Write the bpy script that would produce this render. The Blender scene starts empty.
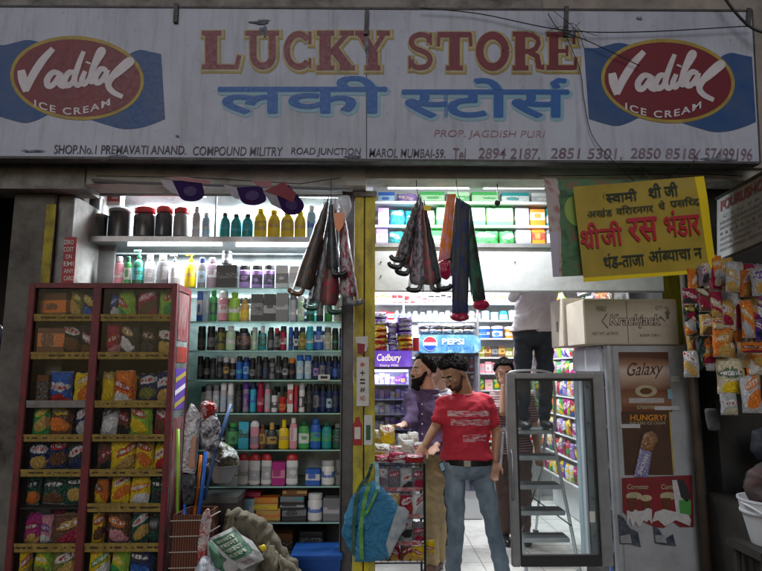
import bpy, bmesh, math, random
from mathutils import Vector, Matrix, noise
random.seed(7)
SC = bpy.context.scene
COL = SC.collection
R = math.radians
# ------------------------------------------------------------------ camera
F = 580.0; CAMZ = 1.55; PITCH = R(8.3); YAW = R(1.0)
cam = bpy.data.cameras.new('camera'); cam.sensor_width = 36; cam.lens = F/762*36
cam.clip_start = .05; cam.clip_end = 300
camo = bpy.data.objects.new('camera', cam); COL.objects.link(camo)
camo.location = (0, 0, CAMZ); camo.rotation_euler = (R(90)+PITCH, 0, -YAW)
SC.camera = camo
MC = Matrix.Rotation(-YAW, 3, 'Z') @ Matrix.Rotation(R(90)+PITCH, 3, 'X')
def P(px, py, Y):
    "point of the photograph at the distance Y of the plane it stands in"
    d = MC @ Vector(((px-381)/F, (285.5-py)/F, -1))
    return Vector((0, 0, CAMZ)) + d*(Y/d.y)
def PXP(px, py, X):
    d = MC @ Vector(((px-381)/F, (285.5-py)/F, -1))
    return Vector((0, 0, CAMZ)) + d*(X/d.x)
def wx(px, Y, py=380): return P(px, py, Y).x
def wz(py, Y, px=381): return P(px, py, Y).z
# ------------------------------------------------------------------ materials
def ntree(name):
    m = bpy.data.materials.new(name); m.use_nodes = True
    return m, m.node_tree, m.node_tree.nodes['Principled BSDF']
def lin(nt, a, b): nt.links.new(a, b)
_M = {}
def tex_noise(nt, scale, detail=4, rough=.6, src='Object', stretch=None):
    tc = nt.nodes.new('ShaderNodeTexCoord'); n = nt.nodes.new('ShaderNodeTexNoise')
    n.inputs['Scale'].default_value = scale; n.inputs['Detail'].default_value = detail; n.inputs['Roughness'].default_value = rough
    if stretch:
        mp = nt.nodes.new('ShaderNodeMapping'); mp.inputs['Scale'].default_value = stretch
        lin(nt, tc.outputs[src], mp.inputs[0]); lin(nt, mp.outputs[0], n.inputs['Vector'])
    else: lin(nt, tc.outputs[src], n.inputs['Vector'])
    return n
def ramp(nt, src, stops):
    r = nt.nodes.new('ShaderNodeValToRGB'); cr = r.color_ramp
    cr.elements[0].position = stops[0][0]; cr.elements[0].color = (*stops[0][1], 1)
    cr.elements[1].position = stops[-1][0]; cr.elements[1].color = (*stops[-1][1], 1)
    for p, c in stops[1:-1]:
        e = cr.elements.new(p); e.color = (*c, 1)
    lin(nt, src, r.inputs[0]); return r
def mixc(nt, fac, a, b, mode='MIX'):
    m = nt.nodes.new('ShaderNodeMix'); m.data_type = 'RGBA'; m.blend_type = mode
    if isinstance(fac, (int, float)): m.inputs[0].default_value = fac
    else: lin(nt, fac, m.inputs[0])
    for s, v in ((6, a), (7, b)):
        if isinstance(v, tuple): m.inputs[s].default_value = (*v, 1)
        else: lin(nt, v, m.inputs[s])
    return m.outputs[2]
def mth(nt, op, a, b=None, c=None):
    m = nt.nodes.new('ShaderNodeMath'); m.operation = op
    for i, v in enumerate((a, b, c)):
        if v is None: continue
        if isinstance(v, (int, float)): m.inputs[i].default_value = v
        else: lin(nt, v, m.inputs[i])
    return m.outputs[0]
def bump(nt, bsdf, h, strength, dist=.01):
    b = nt.nodes.new('ShaderNodeBump'); b.inputs['Strength'].default_value = strength; b.inputs['Distance'].default_value = dist
    lin(nt, h, b.inputs['Height']); lin(nt, b.outputs[0], bsdf.inputs['Normal'])
def mat(name, col, rough=.6, metal=0, dirt=0, dirtcol=(.03, .027, .022), dscale=6, bmp=0, bscale=60, stretch=None, alpha=1, trans=0, emit=None, estr=0, spec=.5, coat=0):
    if name in _M: return _M[name]
    m, nt, b = ntree(name)
    b.inputs['Base Color'].default_value = (*col, 1); b.inputs['Roughness'].default_value = rough
    b.inputs['Metallic'].default_value = metal; b.inputs['Specular IOR Level'].default_value = spec
    b.inputs['Coat Weight'].default_value = coat
    if trans: b.inputs['Transmission Weight'].default_value = trans
    if alpha < 1: b.inputs['Alpha'].default_value = alpha
    if emit: b.inputs['Emission Color'].default_value = (*emit, 1); b.inputs['Emission Strength'].default_value = estr
    if dirt:
        n = tex_noise(nt, dscale, 7, .65, stretch=stretch)
        r = ramp(nt, n.outputs['Fac'], [(.40, (0, 0, 0)), (.72, (1, 1, 1))])
        n2 = tex_noise(nt, dscale*7, 3, .6)
        f = mth(nt, 'MULTIPLY', mth(nt, 'MULTIPLY', r.outputs[0], dirt), mth(nt, 'ADD', n2.outputs['Fac'], .45))
        lin(nt, mixc(nt, f, col, dirtcol), b.inputs['Base Color'])
        lin(nt, mth(nt, 'ADD', mth(nt, 'MULTIPLY', n2.outputs['Fac'], .3), rough-.12), b.inputs['Roughness'])
    if bmp:
        n3 = tex_noise(nt, bscale, 4, .6); bump(nt, b, n3.outputs['Fac'], bmp)
    _M[name] = m; return m
C = dict(black=(.012,.012,.014), charcoal=(.04,.042,.046), grey=(.2,.2,.21), silver=(.5,.5,.52), white=(.78,.78,.77), cream=(.68,.6,.42),
 red=(.52,.02,.025), crimson=(.38,.012,.06), pink=(.7,.3,.36), magenta=(.45,.02,.22), orange=(.75,.2,.02), yellow=(.85,.6,.01), gold=(.6,.38,.1),
 green=(.05,.36,.08), lime=(.3,.55,.05), olive=(.2,.2,.04), teal=(.01,.28,.28), cyan=(.04,.45,.6), blue=(.02,.12,.5), navy=(.012,.025,.11),
 purple=(.13,.03,.33), lilac=(.4,.25,.6), brown=(.15,.06,.025), palegreen=(.45,.65,.42), paleblue=(.4,.6,.75), darkgreen=(.01,.09,.05), mauve=(.32,.24,.3))
def plain(c, rough=.4, coat=0): return mat('plain_'+c, C[c], rough, coat=coat, bmp=.05, bscale=30)
def labelled(c, c2='white', c3=None, lo=.28, hi=.72):
    "a printed pack: own colour with a label band, an emblem and small print lines"
    k = f'print_{c}_{c2}_{c3}_{lo}'
    if k in _M: return _M[k]
    m, nt, b = ntree(k); c3 = c3 or c
    tc = nt.nodes.new('ShaderNodeTexCoord'); sp = nt.nodes.new('ShaderNodeSeparateXYZ'); lin(nt, tc.outputs['Generated'], sp.inputs[0])
    oi = nt.nodes.new('ShaderNodeObjectInfo')
    x, z = sp.outputs[0], sp.outputs[2]
    rv = oi.outputs['Random']; r2 = mth(nt, 'FRACT', mth(nt, 'MULTIPLY', rv, 17.3)); r3 = mth(nt, 'FRACT', mth(nt, 'MULTIPLY', rv, 61.7)); r4 = mth(nt, 'FRACT', mth(nt, 'MULTIPLY', rv, 139.1))
    lo_ = mth(nt, 'ADD', mth(nt, 'MULTIPLY', r2, .28), lo-.14); hi_ = mth(nt, 'ADD', mth(nt, 'MULTIPLY', r3, .26), hi-.16)
    band = mth(nt, 'MULTIPLY', mth(nt, 'GREATER_THAN', z, lo_), mth(nt, 'LESS_THAN', z, hi_))
    dx = mth(nt, 'MULTIPLY', mth(nt, 'SUBTRACT', x, mth(nt, 'ADD', mth(nt, 'MULTIPLY', r4, .3), .35)), mth(nt, 'ADD', mth(nt, 'MULTIPLY', r3, 3), 1.4)); dz = mth(nt, 'MULTIPLY', mth(nt, 'SUBTRACT', z, mth(nt, 'ADD', mth(nt, 'MULTIPLY', r2, .3), (lo+hi)/2-.13)), mth(nt, 'ADD', mth(nt, 'MULTIPLY', r4, 7), 3.5))
    rr = mth(nt, 'ADD', mth(nt, 'POWER', mth(nt, 'ABSOLUTE', dx), mth(nt, 'ADD', mth(nt, 'MULTIPLY', r2, 5), 1.2)), mth(nt, 'POWER', mth(nt, 'ABSOLUTE', dz), mth(nt, 'ADD', mth(nt, 'MULTIPLY', r2, 5), 1.2)))
    emb = mth(nt, 'LESS_THAN', rr, mth(nt, 'MULTIPLY', r3, .8))
    nz = nt.nodes.new('ShaderNodeTexNoise'); nz.inputs['Scale'].default_value = 9; nz.noise_dimensions = '4D'; nz.inputs['Detail'].default_value = 3
    mp = nt.nodes.new('ShaderNodeMapping'); mp.inputs['Scale'].default_value = (1.2, .2, 4.5)
    lin(nt, tc.outputs['Generated'], mp.inputs[0]); lin(nt, mp.outputs[0], nz.inputs['Vector'])
    lin(nt, mth(nt, 'MULTIPLY', oi.outputs['Random'], 40), nz.inputs['W'])
    tx = mth(nt, 'GREATER_THAN', nz.outputs['Fac'], .60)
    c_ = mixc(nt, mth(nt, 'MULTIPLY', band, .9), C[c], C[c2])
    c_ = mixc(nt, mth(nt, 'MULTIPLY', emb, .9), c_, C[c3])
    inv = tuple(.05 if sum(C[c2]) > 1 else .6 for _ in range(3))
    c_ = mixc(nt, mth(nt, 'MULTIPLY', mth(nt, 'MULTIPLY', tx, band), .75), c_, inv)
    lin(nt, c_, b.inputs['Base Color']); b.inputs['Roughness'].default_value = .33
    _M[k] = m; return m
def foil(c, c2, c3):
    "crinkled snack wrapper: main colour, oval name patch, picture of another colour low on it"
    k = f'foil_{c}_{c2}_{c3}'
    if k in _M: return _M[k]
    m, nt, b = ntree(k)
    tc = nt.nodes.new('ShaderNodeTexCoord'); sp = nt.nodes.new('ShaderNodeSeparateXYZ'); lin(nt, tc.outputs['Generated'], sp.inputs[0])
    oi = nt.nodes.new('ShaderNodeObjectInfo'); x, z = sp.outputs[0], sp.outputs[2]
    def oval(cx, cz, rx, rz):
        dx = mth(nt, 'DIVIDE', mth(nt, 'SUBTRACT', x, cx), rx); dz = mth(nt, 'DIVIDE', mth(nt, 'SUBTRACT', z, cz), rz)
        return mth(nt, 'ADD', mth(nt, 'MULTIPLY', dx, dx), mth(nt, 'MULTIPLY', dz, dz))
    nz = nt.nodes.new('ShaderNodeTexNoise'); nz.inputs['Scale'].default_value = 5; nz.noise_dimensions = '4D'; nz.inputs['Detail'].default_value = 5
    lin(nt, tc.outputs['Generated'], nz.inputs['Vector']); lin(nt, mth(nt, 'MULTIPLY', oi.outputs['Random'], 50), nz.inputs['W'])
    wob = mth(nt, 'MULTIPLY', mth(nt, 'SUBTRACT', nz.outputs['Fac'], .5), 1.6)
    rv = oi.outputs['Random']; r2 = mth(nt, 'FRACT', mth(nt, 'MULTIPLY', rv, 17.3)); r3 = mth(nt, 'FRACT', mth(nt, 'MULTIPLY', rv, 61.7))
    x = mth(nt, 'ADD', x, mth(nt, 'MULTIPLY', mth(nt, 'SUBTRACT', r2, .5), .3)); z0_ = z
    z = mth(nt, 'ADD', z, mth(nt, 'ADD', mth(nt, 'MULTIPLY', mth(nt, 'SUBTRACT', r3, .5), .35), mth(nt, 'MULTIPLY', mth(nt, 'SUBTRACT', x, .5), mth(nt, 'MULTIPLY', mth(nt, 'SUBTRACT', r2, .5), .9))))
    wob2 = mth(nt, 'MULTIPLY', wob, mth(nt, 'ADD', .6, mth(nt, 'MULTIPLY', r3, 2.6)))
    pic = mth(nt, 'LESS_THAN', mth(nt, 'ADD', oval(.55, .25, .46, .24), wob), .8)
    nam = mth(nt, 'LESS_THAN', mth(nt, 'ADD', oval(.5, .68, .44, .15), wob2), .9)
    nt2 = nt.nodes.new('ShaderNodeTexNoise'); nt2.noise_dimensions = '4D'; nt2.inputs['Scale'].default_value = 11; nt2.inputs['Detail'].default_value = 2
    mp2 = nt.nodes.new('ShaderNodeMapping'); mp2.inputs['Scale'].default_value = (1.6, .2, .5); lin(nt, tc.outputs['Generated'], mp2.inputs[0]); lin(nt, mp2.outputs[0], nt2.inputs['Vector']); lin(nt, mth(nt, 'MULTIPLY', rv, 77), nt2.inputs['W'])
    nam2 = mth(nt, 'MULTIPLY', mth(nt, 'LESS_THAN', oval(.5, .68, .38, .065), 1), mth(nt, 'GREATER_THAN', nt2.outputs['Fac'], .5))
    seal = mth(nt, 'GREATER_THAN', mth(nt, 'ABSOLUTE', mth(nt, 'SUBTRACT', z0_, .5)), .46)
    c_ = mixc(nt, pic, C[c], C[c3]); c_ = mixc(nt, mth(nt, 'MULTIPLY', nam, .85), c_, C[c2]); c_ = mixc(nt, nam2, c_, C['white'] if c2 != 'white' else C['red'])
    c_ = mixc(nt, mth(nt, 'MULTIPLY', seal, .5), c_, C['silver'])
    lin(nt, c_, b.inputs['Base Color']); b.inputs['Roughness'].default_value = .25; b.inputs['Metallic'].default_value = .12
    n3 = nt.nodes.new('ShaderNodeTexNoise'); n3.inputs['Scale'].default_value = 7; n3.inputs['Detail'].default_value = 3; n3.inputs['Distortion'].default_value = 1.5
    lin(nt, tc.outputs['Generated'], n3.inputs['Vector']); bump(nt, b, n3.outputs['Fac'], .9, .02)
    _M[k] = m; return m
def emissive(name, col, s):
    if name in _M: return _M[name]
    m, nt, b = ntree(name); b.inputs['Base Color'].default_value = (*col, 1)
    b.inputs['Emission Color'].default_value = (*col, 1); b.inputs['Emission Strength'].default_value = s
    _M[name] = m; return m
def crinkle(name, col, c2=None, sc=12):
    if name in _M: return _M[name]
    m, nt, b = ntree(name); n = tex_noise(nt, sc, 3, .5); n.inputs['Distortion'].default_value = 1.2; n2 = tex_noise(nt, sc*.8, 5, .6)
    lin(nt, ramp(nt, n2.outputs['Fac'], [(.46, col), (.56, c2 or tuple(x*.6 for x in col))]).outputs[0], b.inputs['Base Color']); b.inputs['Roughness'].default_value = .2
    bump(nt, b, n.outputs['Fac'], 1.0, .06); _M[name] = m; return m
def glassy(name, tint=(.9, 1, .97), refl=.12, body=.0, rough=.05):
    "thin pane: mostly clear with a little mirror and grime"
    if name in _M: return _M[name]
    m = bpy.data.materials.new(name); m.use_nodes = True; nt = m.node_tree; nt.nodes.clear()
    out = nt.nodes.new('ShaderNodeOutputMaterial'); t = nt.nodes.new('ShaderNodeBsdfTransparent'); g = nt.nodes.new('ShaderNodeBsdfGlossy')
    d = nt.nodes.new('ShaderNodeBsdfDiffuse'); d.inputs[0].default_value = (.5, .55, .53, 1)
    t.inputs[0].default_value = (*tint, 1); g.inputs['Roughness'].default_value = rough; g.inputs[0].default_value = (.8, .85, .85, 1)
    x = nt.nodes.new('ShaderNodeMixShader'); lw = nt.nodes.new('ShaderNodeLayerWeight'); lw.inputs[0].default_value = .25
    lin(nt, mth(nt, 'ADD', mth(nt, 'MULTIPLY', lw.outputs['Fresnel'], .8), refl), x.inputs[0]); lin(nt, t.outputs[0], x.inputs[1]); lin(nt, g.outputs[0], x.inputs[2])
    y = nt.nodes.new('ShaderNodeMixShader'); n = tex_noise(nt, 5, 6, .7)
    lin(nt, mth(nt, 'MULTIPLY', mth(nt, 'POWER', n.outputs['Fac'], 2.0), body), y.inputs[0]); lin(nt, x.outputs[0], y.inputs[1]); lin(nt, d.outputs[0], y.inputs[2])
    lin(nt, y.outputs[0], out.inputs[0]); _M[name] = m; return m
# ------------------------------------------------------------------ mesh builder
class MB:
    def __init__(s): s.v = []; s.f = []
    def add(s, vs, fs):
        o = len(s.v); s.v += [Vector(v) for v in vs]; s.f += [tuple(i+o for i in f) for f in fs]; return s
    def box(s, x0, x1, y0, y1, z0, z1):
        return s.add([(x0,y0,z0),(x1,y0,z0),(x1,y1,z0),(x0,y1,z0),(x0,y0,z1),(x1,y0,z1),(x1,y1,z1),(x0,y1,z1)],
            [(0,3,2,1),(4,5,6,7),(0,1,5,4),(1,2,6,5),(2,3,7,6),(3,0,4,7)])
    def tube(s, pts, r, n=8, cap=True):
        pts = [Vector(p) for p in pts]; rs = r if isinstance(r, (list, tuple)) else [r]*len(pts)
        vs = []; up = None
        for i, p in enumerate(pts):
            t = (pts[min(i+1, len(pts)-1)]-pts[max(i-1, 0)]).normalized()
            if up is None: up = Vector((0,0,1)) if abs(t.z) < .9 else Vector((0,1,0))
            a = t.cross(up)
            if a.length < 1e-4: a = t.cross(Vector((1,0,0)))
            a.normalize(); b = a.cross(t).normalized(); up = b
            for k in range(n):
                q = 2*math.pi*k/n; vs.append(p+a*math.cos(q)*rs[i]+b*math.sin(q)*rs[i])
        fs = [(i*n+k, i*n+(k+1)%n, (i+1)*n+(k+1)%n, (i+1)*n+k) for i in range(len(pts)-1) for k in range(n)]
        if cap: fs += [tuple(range(n))[::-1], tuple((len(pts)-1)*n+k for k in range(n))]
        return s.add(vs, fs)
    def lathe(s, prof, c=(0,0,0), n=20, sx=1, sy=1):
        c = Vector(c); vs = [c+Vector((math.cos(2*math.pi*k/n)*r*sx, math.sin(2*math.pi*k/n)*r*sy, z)) for r, z in prof for k in range(n)]
        fs = [(i*n+k, i*n+(k+1)%n, (i+1)*n+(k+1)%n, (i+1)*n+k) for i in range(len(prof)-1) for k in range(n)]
        fs += [tuple(range(n))[::-1], tuple((len(prof)-1)*n+k for k in range(n))]
        return s.add(vs, fs)
    def ell(s, c, r, M=None, n=16, m=10):
        c = Vector(c); vs = []; M = M or Matrix.Identity(3)
        for i in range(m+1):
            a = math.pi*i/m
            a = min(max(a, .02), math.pi-.02)
            for k in range(n):
                b = 2*math.pi*k/n; vs.append(c+M@Vector((r[0]*math.sin(a)*math.cos(b), r[1]*math.sin(a)*math.sin(b), r[2]*math.cos(a))))
        fs = [(i*n+k, (i+1)*n+k, (i+1)*n+(k+1)%n, i*n+(k+1)%n) for i in range(m) for k in range(n)]
        fs += [tuple(range(n)), tuple(m*n+k for k in range(n))[::-1]]
        return s.add(vs, fs)
    def capsule(s, p0, p1, r0, r1, n=12):
        p0 = Vector(p0); p1 = Vector(p1); L = (p1-p0); t = L.normalized()
        pts = []; rs = []
        for a in (80, 50, 20): pts.append(p0-t*r0*math.sin(R(a))); rs.append(r0*math.cos(R(a)))
        pts += [p0+L*.5]; rs += [(r0+r1)/2]
        for a in (20, 50, 80): pts.append(p1+t*r1*math.sin(R(a))); rs.append(r1*math.cos(R(a)))
        return s.tube(pts, rs, n)
    def loft(s, rings, n=20):
        "rings: (centre, right vector*rx, forward vector*ry)"
        vs = []
        for c, a, b in rings:
            c, a, b = Vector(c), Vector(a), Vector(b)
            for k in range(n):
                q = 2*math.pi*k/n; vs.append(c+a*math.cos(q)+b*math.sin(q))
        m = len(rings)
        fs = [(i*n+k, i*n+(k+1)%n, (i+1)*n+(k+1)%n, (i+1)*n+k) for i in range(m-1) for k in range(n)]
        fs += [tuple(range(n))[::-1], tuple((m-1)*n+k for k in range(n))]
        return s.add(vs, fs)
    def prism(s, pts, d):
        "pts: 3-D polygon, d: extrusion vector"
        pts = [Vector(p) for p in pts]; d = Vector(d); n = len(pts)
        return s.add(pts+[p+d for p in pts], [tuple(range(n)), tuple(range(2*n-1, n-1, -1))]+[(i, i+n, (i+1)%n+n, (i+1)%n) for i in range(n)])
    def grid(s, fn, nu, nv):
        vs = [fn(i/nu, j/nv) for j in range(nv+1) for i in range(nu+1)]
        return s.add(vs, [(j*(nu+1)+i, j*(nu+1)+i+1, (j+1)*(nu+1)+i+1, (j+1)*(nu+1)+i) for j in range(nv) for i in range(nu)])
    def pillow(s, pts, d, rings=9, nz=.0, seed=0, nsc=8):
        "soft bag: polygon outline inflated by vector d on both sides"
        pts = [Vector(p) for p in pts]; d = Vector(d); q = []
        for i in range(len(pts)):
            a, b = pts[i], pts[(i+1)%len(pts)]; k = max(1, int((b-a).length/.018))
            q += [a.lerp(b, j/k) for j in range(k)]
        if nz > .25 and len(q) > 10:
            m_ = len(q); q = [(q[i-1]+q[i]*2+q[(i+1)%m_])/4 for i in range(m_)]
            c0 = sum(q, Vector())/m_; q = [p+(p-c0)*(.05*noise.noise(p*28+Vector((seed,3,1)))+.04*noise.noise(p*70)) for p in q]
        c = sum(q, Vector())/len(q); n = len(q); vs = []; fs = []
        for sgn in (-1, 1):
            o = len(vs)
            for r in range(rings+1):
                t = r/rings
                for p in q:
                    w = c.lerp(p, 1-t*.97); h = math.sqrt(max(0, 1-(1-t)**2.4))
                    h += nz*noise.fractal(w*nsc+Vector((seed, sgn, 0)), 1, 2, 3)*min(1, t*3)
                    if nz > .25: h += nz*.6*max(0, 1-abs(noise.noise(w*nsc*1.7+Vector((seed, 5, sgn))))*5)*min(1, t*4)
                    vs.append(w+d*sgn*h)
            for r in range(rings):
                for k in range(n):
                    f = (o+r*n+k, o+r*n+(k+1)%n, o+(r+1)*n+(k+1)%n, o+(r+1)*n+k); fs.append(f if sgn < 0 else f[::-1])
            fs.append(tuple(o+rings*n+k for k in range(n)))
        return s.add(vs, fs)
    def disp(s, amp, sc, seed=0):
        for i, v in enumerate(s.v): s.v[i] = v+noise.noise_vector(v*sc+Vector((seed, seed*.7, 0)))*amp
        return s
    def rot(s, M, c=(0,0,0)):
        c = Vector(c); s.v = [M@(v-c)+c for v in s.v]; return s
    def shift(s, d): d = Vector(d); s.v = [v+d for v in s.v]; return s
    def mesh(s, name='mesh', smooth=False, weld=False, bevel=0):
        me = bpy.data.meshes.new(name); me.from_pydata(s.v, [], s.f)
        if weld or bevel or True:
            bm = bmesh.new(); bm.from_mesh(me)
            if weld: bmesh.ops.remove_doubles(bm, verts=bm.verts, dist=1e-5)
            bmesh.ops.recalc_face_normals(bm, faces=bm.faces)
            if bevel: bmesh.ops.bevel(bm, geom=list(bm.edges), offset=bevel, segments=2, affect='EDGES', clamp_overlap=True)
            bm.to_mesh(me); bm.free()
        if smooth: me.shade_smooth()
        if smooth == 'auto':
            try: me.set_sharp_from_angle(angle=R(40))
            except Exception: pass
        return me
def link(name, me, m, parent=None):
    o = bpy.data.objects.new(name, me); COL.objects.link(o)
    if m is not None:
        if len(me.materials): me.materials.clear()
        me.materials.append(m)
    if parent: o.parent = parent; o.matrix_parent_inverse = parent.matrix_world.inverted() if False else Matrix.Identity(4)
    return o
def tag(o, label, cat, group=None, kind=None):
    if label: o['label'] = label
    if cat: o['category'] = cat
    if group: o['group'] = group
    if kind: o['kind'] = kind
    return o
def thing(name, label, cat, loc=(0,0,0), group=None, rz=0):
    o = bpy.data.objects.new(name, None); COL.objects.link(o); o.empty_display_size = .05
    o.location = loc; o.rotation_euler = (0, 0, rz); return tag(o, label, cat, group)
def part(parent, name, mb, m, smooth=False, bevel=0, world=True, weld=False):
    "mesh of its own under its thing; mb is in world coordinates when world is set"
    if world:
        r = parent
        off = Vector((0,0,0))
        while r: off += Vector(r.location); r = r.parent
        mb = MB().add([v-off for v in mb.v], mb.f)
    o = link(name, mb.mesh(name, smooth, weld, bevel), m, parent); return o
def single(name, mb, m, label, cat, group=None, base=None, smooth=False, bevel=0, kind=None):
    b = Vector(base) if base is not None else Vector((sum(v.x for v in mb.v)/len(mb.v), sum(v.y for v in mb.v)/len(mb.v), min(v.z for v in mb.v)))
    mm = MB().add([v-b for v in mb.v], mb.f); o = link(name, mm.mesh(name, smooth, False, bevel), m); o.location = b
    return tag(o, label, cat, group, kind)
def struct(name, mb, m): o = link(name, mb.mesh(name), m); o['kind'] = 'structure'; return o
def catmull(pts, k=6):
    pts = [Vector(p) for p in pts]; out = []
    q = [pts[0]*2-pts[1]]+pts+[pts[-1]*2-pts[-2]]
    for i in range(1, len(q)-2):
        for j in range(k):
            t = j/k; a, b, c, d = q[i-1], q[i], q[i+1], q[i+2]
            out.append(.5*((2*b)+(c-a)*t+(2*a-5*b+4*c-d)*t*t+(3*b-a-3*c+d)*t**3))
    out.append(pts[-1]); return out
def remesh(mb, voxel, it=4, name='body'):
    me = bpy.data.meshes.new('tmp'); me.from_pydata(mb.v, [], mb.f)
    o = bpy.data.objects.new('tmp', me); COL.objects.link(o)
    m = o.modifiers.new('r', 'REMESH'); m.mode = 'VOXEL'; m.voxel_size = voxel
    s = o.modifiers.new('s', 'SMOOTH'); s.iterations = it; s.factor = .6
    dg = bpy.context.evaluated_depsgraph_get(); ev = o.evaluated_get(dg); r = bpy.data.meshes.new_from_object(ev)
    out = MB(); out.v = [v.co.copy() for v in r.vertices]; out.f = [tuple(p.vertices) for p in r.polygons]
    bpy.data.objects.remove(o); bpy.data.meshes.remove(r); return out
# ------------------------------------------------------------------ lettering
_GC = {}
def _text_mesh(body, off=0):
    k = (body, off)
    if k in _GC: return _GC[k]
    c = bpy.data.curves.new('t', 'FONT'); c.body = body; c.size = 1; c.offset = off; c.resolution_u = 4
    o = bpy.data.objects.new('t', c); COL.objects.link(o)
    dg = bpy.context.evaluated_depsgraph_get(); me = bpy.data.meshes.new_from_object(o.evaluated_get(dg))
    v = [(p.co.x, p.co.y) for p in me.vertices]; f = [tuple(p.vertices) for p in me.polygons]
    bpy.data.objects.remove(o); bpy.data.curves.remove(c); bpy.data.meshes.remove(me)
    _GC[k] = (v, f); return _GC[k]
def _adv(ch):
    a = _text_mesh('x'+ch+'x')[0]; b = _text_mesh('xx')[0]
    return max(p[0] for p in a)-max(p[0] for p in b)
def _cut(v, f, x):
    bm = bmesh.new(); vs = [bm.verts.new((p[0], p[1], 0)) for p in v]
    for q in f:
        try: bm.faces.new([vs[i] for i in q])
        except ValueError: pass
    bmesh.ops.bisect_plane(bm, geom=bm.verts[:]+bm.edges[:]+bm.faces[:], plane_co=(x, 0, 0), plane_no=(1, 0, 0), clear_outer=True)
    bm.verts.index_update(); r = ([(p.co.x, p.co.y) for p in bm.verts], [tuple(w.index for w in q.verts) for q in bm.faces]); bm.free(); return r
def glyphs(s, off=0, italic=0, track=0):
    "2-D lettering as (x, y, layer) verts; '{x}' half letter, '^' flying r above, '/' foot stroke of a joined r"
    out = MB(); pen = 0; i = 0; lay = 0; low = 0
    def put(v, f, dx):
        nonlocal lay
        lay = (lay+1) % 4
        out.add([(p[0]+dx+italic*p[1], p[1], lay) for p in v], f)
    def bar(pts, w):
        nonlocal lay
        lay = (lay+1) % 4
        pts = [Vector((*p, 0)) for p in pts]; vs = []
        for k, p in enumerate(pts):
            t = (pts[min(k+1, len(pts)-1)]-pts[max(k-1, 0)]).normalized(); n = Vector((-t.y, t.x, 0))*w/2
            vs += [p+n, p-n]
        out.add([(v.x, v.y, lay) for v in vs], [(2*k, 2*k+1, 2*k+3, 2*k+2) for k in range(len(pts)-1)])
    last = 0
    while i < len(s):
        ch = s[i]
        if ch == '{':
            ch = s[i+1]; i += 3; v, f = _text_mesh(ch, off); a = _adv(ch); cx = a-.165
            v2, f2 = _cut(v, f, cx); put(v2, f2, pen); last = pen; pen += cx-.015; continue
        if ch == '^':
            bar([(pen-.12, .70), (pen-.15, .80), (pen-.09, .87), (pen-.02, .85)], .065+off*1.6); i += 1; continue
        if ch == '/':
            bar([(pen-.13, .28), (pen-.24, .12), (pen-.33, .04)], .07+off*1.6); i += 1; continue
        if ch == ' ': pen += .28+track; i += 1; continue
        v, f = _text_mesh(ch, off); put(v, f, pen); last = pen; pen += _adv(ch)+track; i += 1
    return out
def fit(mb):
    xs = [v.x for v in mb.v]; ys = [v.y for v in mb.v]; return min(xs), max(xs), min(ys), max(ys)
def bilin(q, u, v):
    a, b, c, d = q   # bottom-left, bottom-right, top-right, top-left
    return a.lerp(b, u).lerp(d.lerp(c, u), v)
def write(parent, s, quad, m, off=0, italic=0, lift=(0, -.003, 0), name='lettering', track=0, fn=None, stretch=True):
    dv = any(ord(ch) > 0x900 for ch in s)
    g = glyphs(s, 0 if dv else off, italic, track); x0, x1, y0, y1 = fit(g)
    L = Vector(lift)
    if dv and off > 0:      # Devanagari is thickened by shifted copies, each a hair in front of the last
        g0 = g; g = MB(); rr = off*1.25
        for k in range(8): g.add([(v.x+rr*math.cos(k*math.pi/4), v.y+rr*math.sin(k*math.pi/4), v.z*.25+k*.9*.2) for v in g0.v], g0.f)
    out = MB(); pl = []
    for v in g.v:
        u, w = (v.x-x0)/(x1-x0), (v.y-y0)/(y1-y0)
        p = fn(u, w) if fn else bilin(quad, u, w)
        pl.append(p+L*(1+.12*v.z))
    out.add(pl, g.f); return part(parent, name, out, m)
def quadpx(x0, y0, x1, y1, Y, dy=0):
    "x0,y0 top-left; x1,y1 bottom-right in the photo, dy drop of the right end"
    return [P(x0, y1, Y), P(x1, y1+dy, Y), P(x1, y0+dy, Y), P(x0, y0, Y)]
def ribbon(pts, w, taper=False):
    "flat brush stroke in the photo's plane units; pts 2-D, w width or list"
    vs = []; n = len(pts); pts = [Vector((p[0], p[1])) for p in pts]
    for k, p in enumerate(pts):
        t = (pts[min(k+1, n-1)]-pts[max(k-1, 0)]).normalized(); q = Vector((-t.y, t.x))*(w[k] if isinstance(w, list) else w)/2
        vs += [(p+q), (p-q)]
    return vs, [(2*k, 2*k+1, 2*k+3, 2*k+2) for k in range(n-1)]
# ================================================================== SETTING
YS = 3.60      # plane of the painted signboard
YF = 4.00      # shop front plane
YB = 7.45      # back wall of the shop
XR = 2.02      # right inner wall
asph, nt, b = ntree('street_asphalt')
n = tex_noise(nt, 3, 8, .7); n2 = tex_noise(nt, 90, 3, .6)
lin(nt, ramp(nt, n.outputs['Fac'], [(.3, (.035,.034,.033)), (.55, (.06,.058,.055)), (.75, (.1,.095,.085))]).outputs[0], b.inputs['Base Color'])
b.inputs['Roughness'].default_value = .85; bump(nt, b, n2.outputs['Fac'], .5)
struct('street', MB().box(-30, 30, -30, 3.2, -.3, -.12), asph)
pave = mat('pavement_concrete', (.22,.21,.19), .85, dirt=.8, dscale=3, bmp=.3, bscale=40)
struct('pavement', MB().box(-30, 30, 3.2, 3.97, -.3, 0), pave)
tile, nt, b = ntree('floor_tiles')
tc = nt.nodes.new('ShaderNodeTexCoord'); br = nt.nodes.new('ShaderNodeTexBrick'); br.offset = 0
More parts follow.
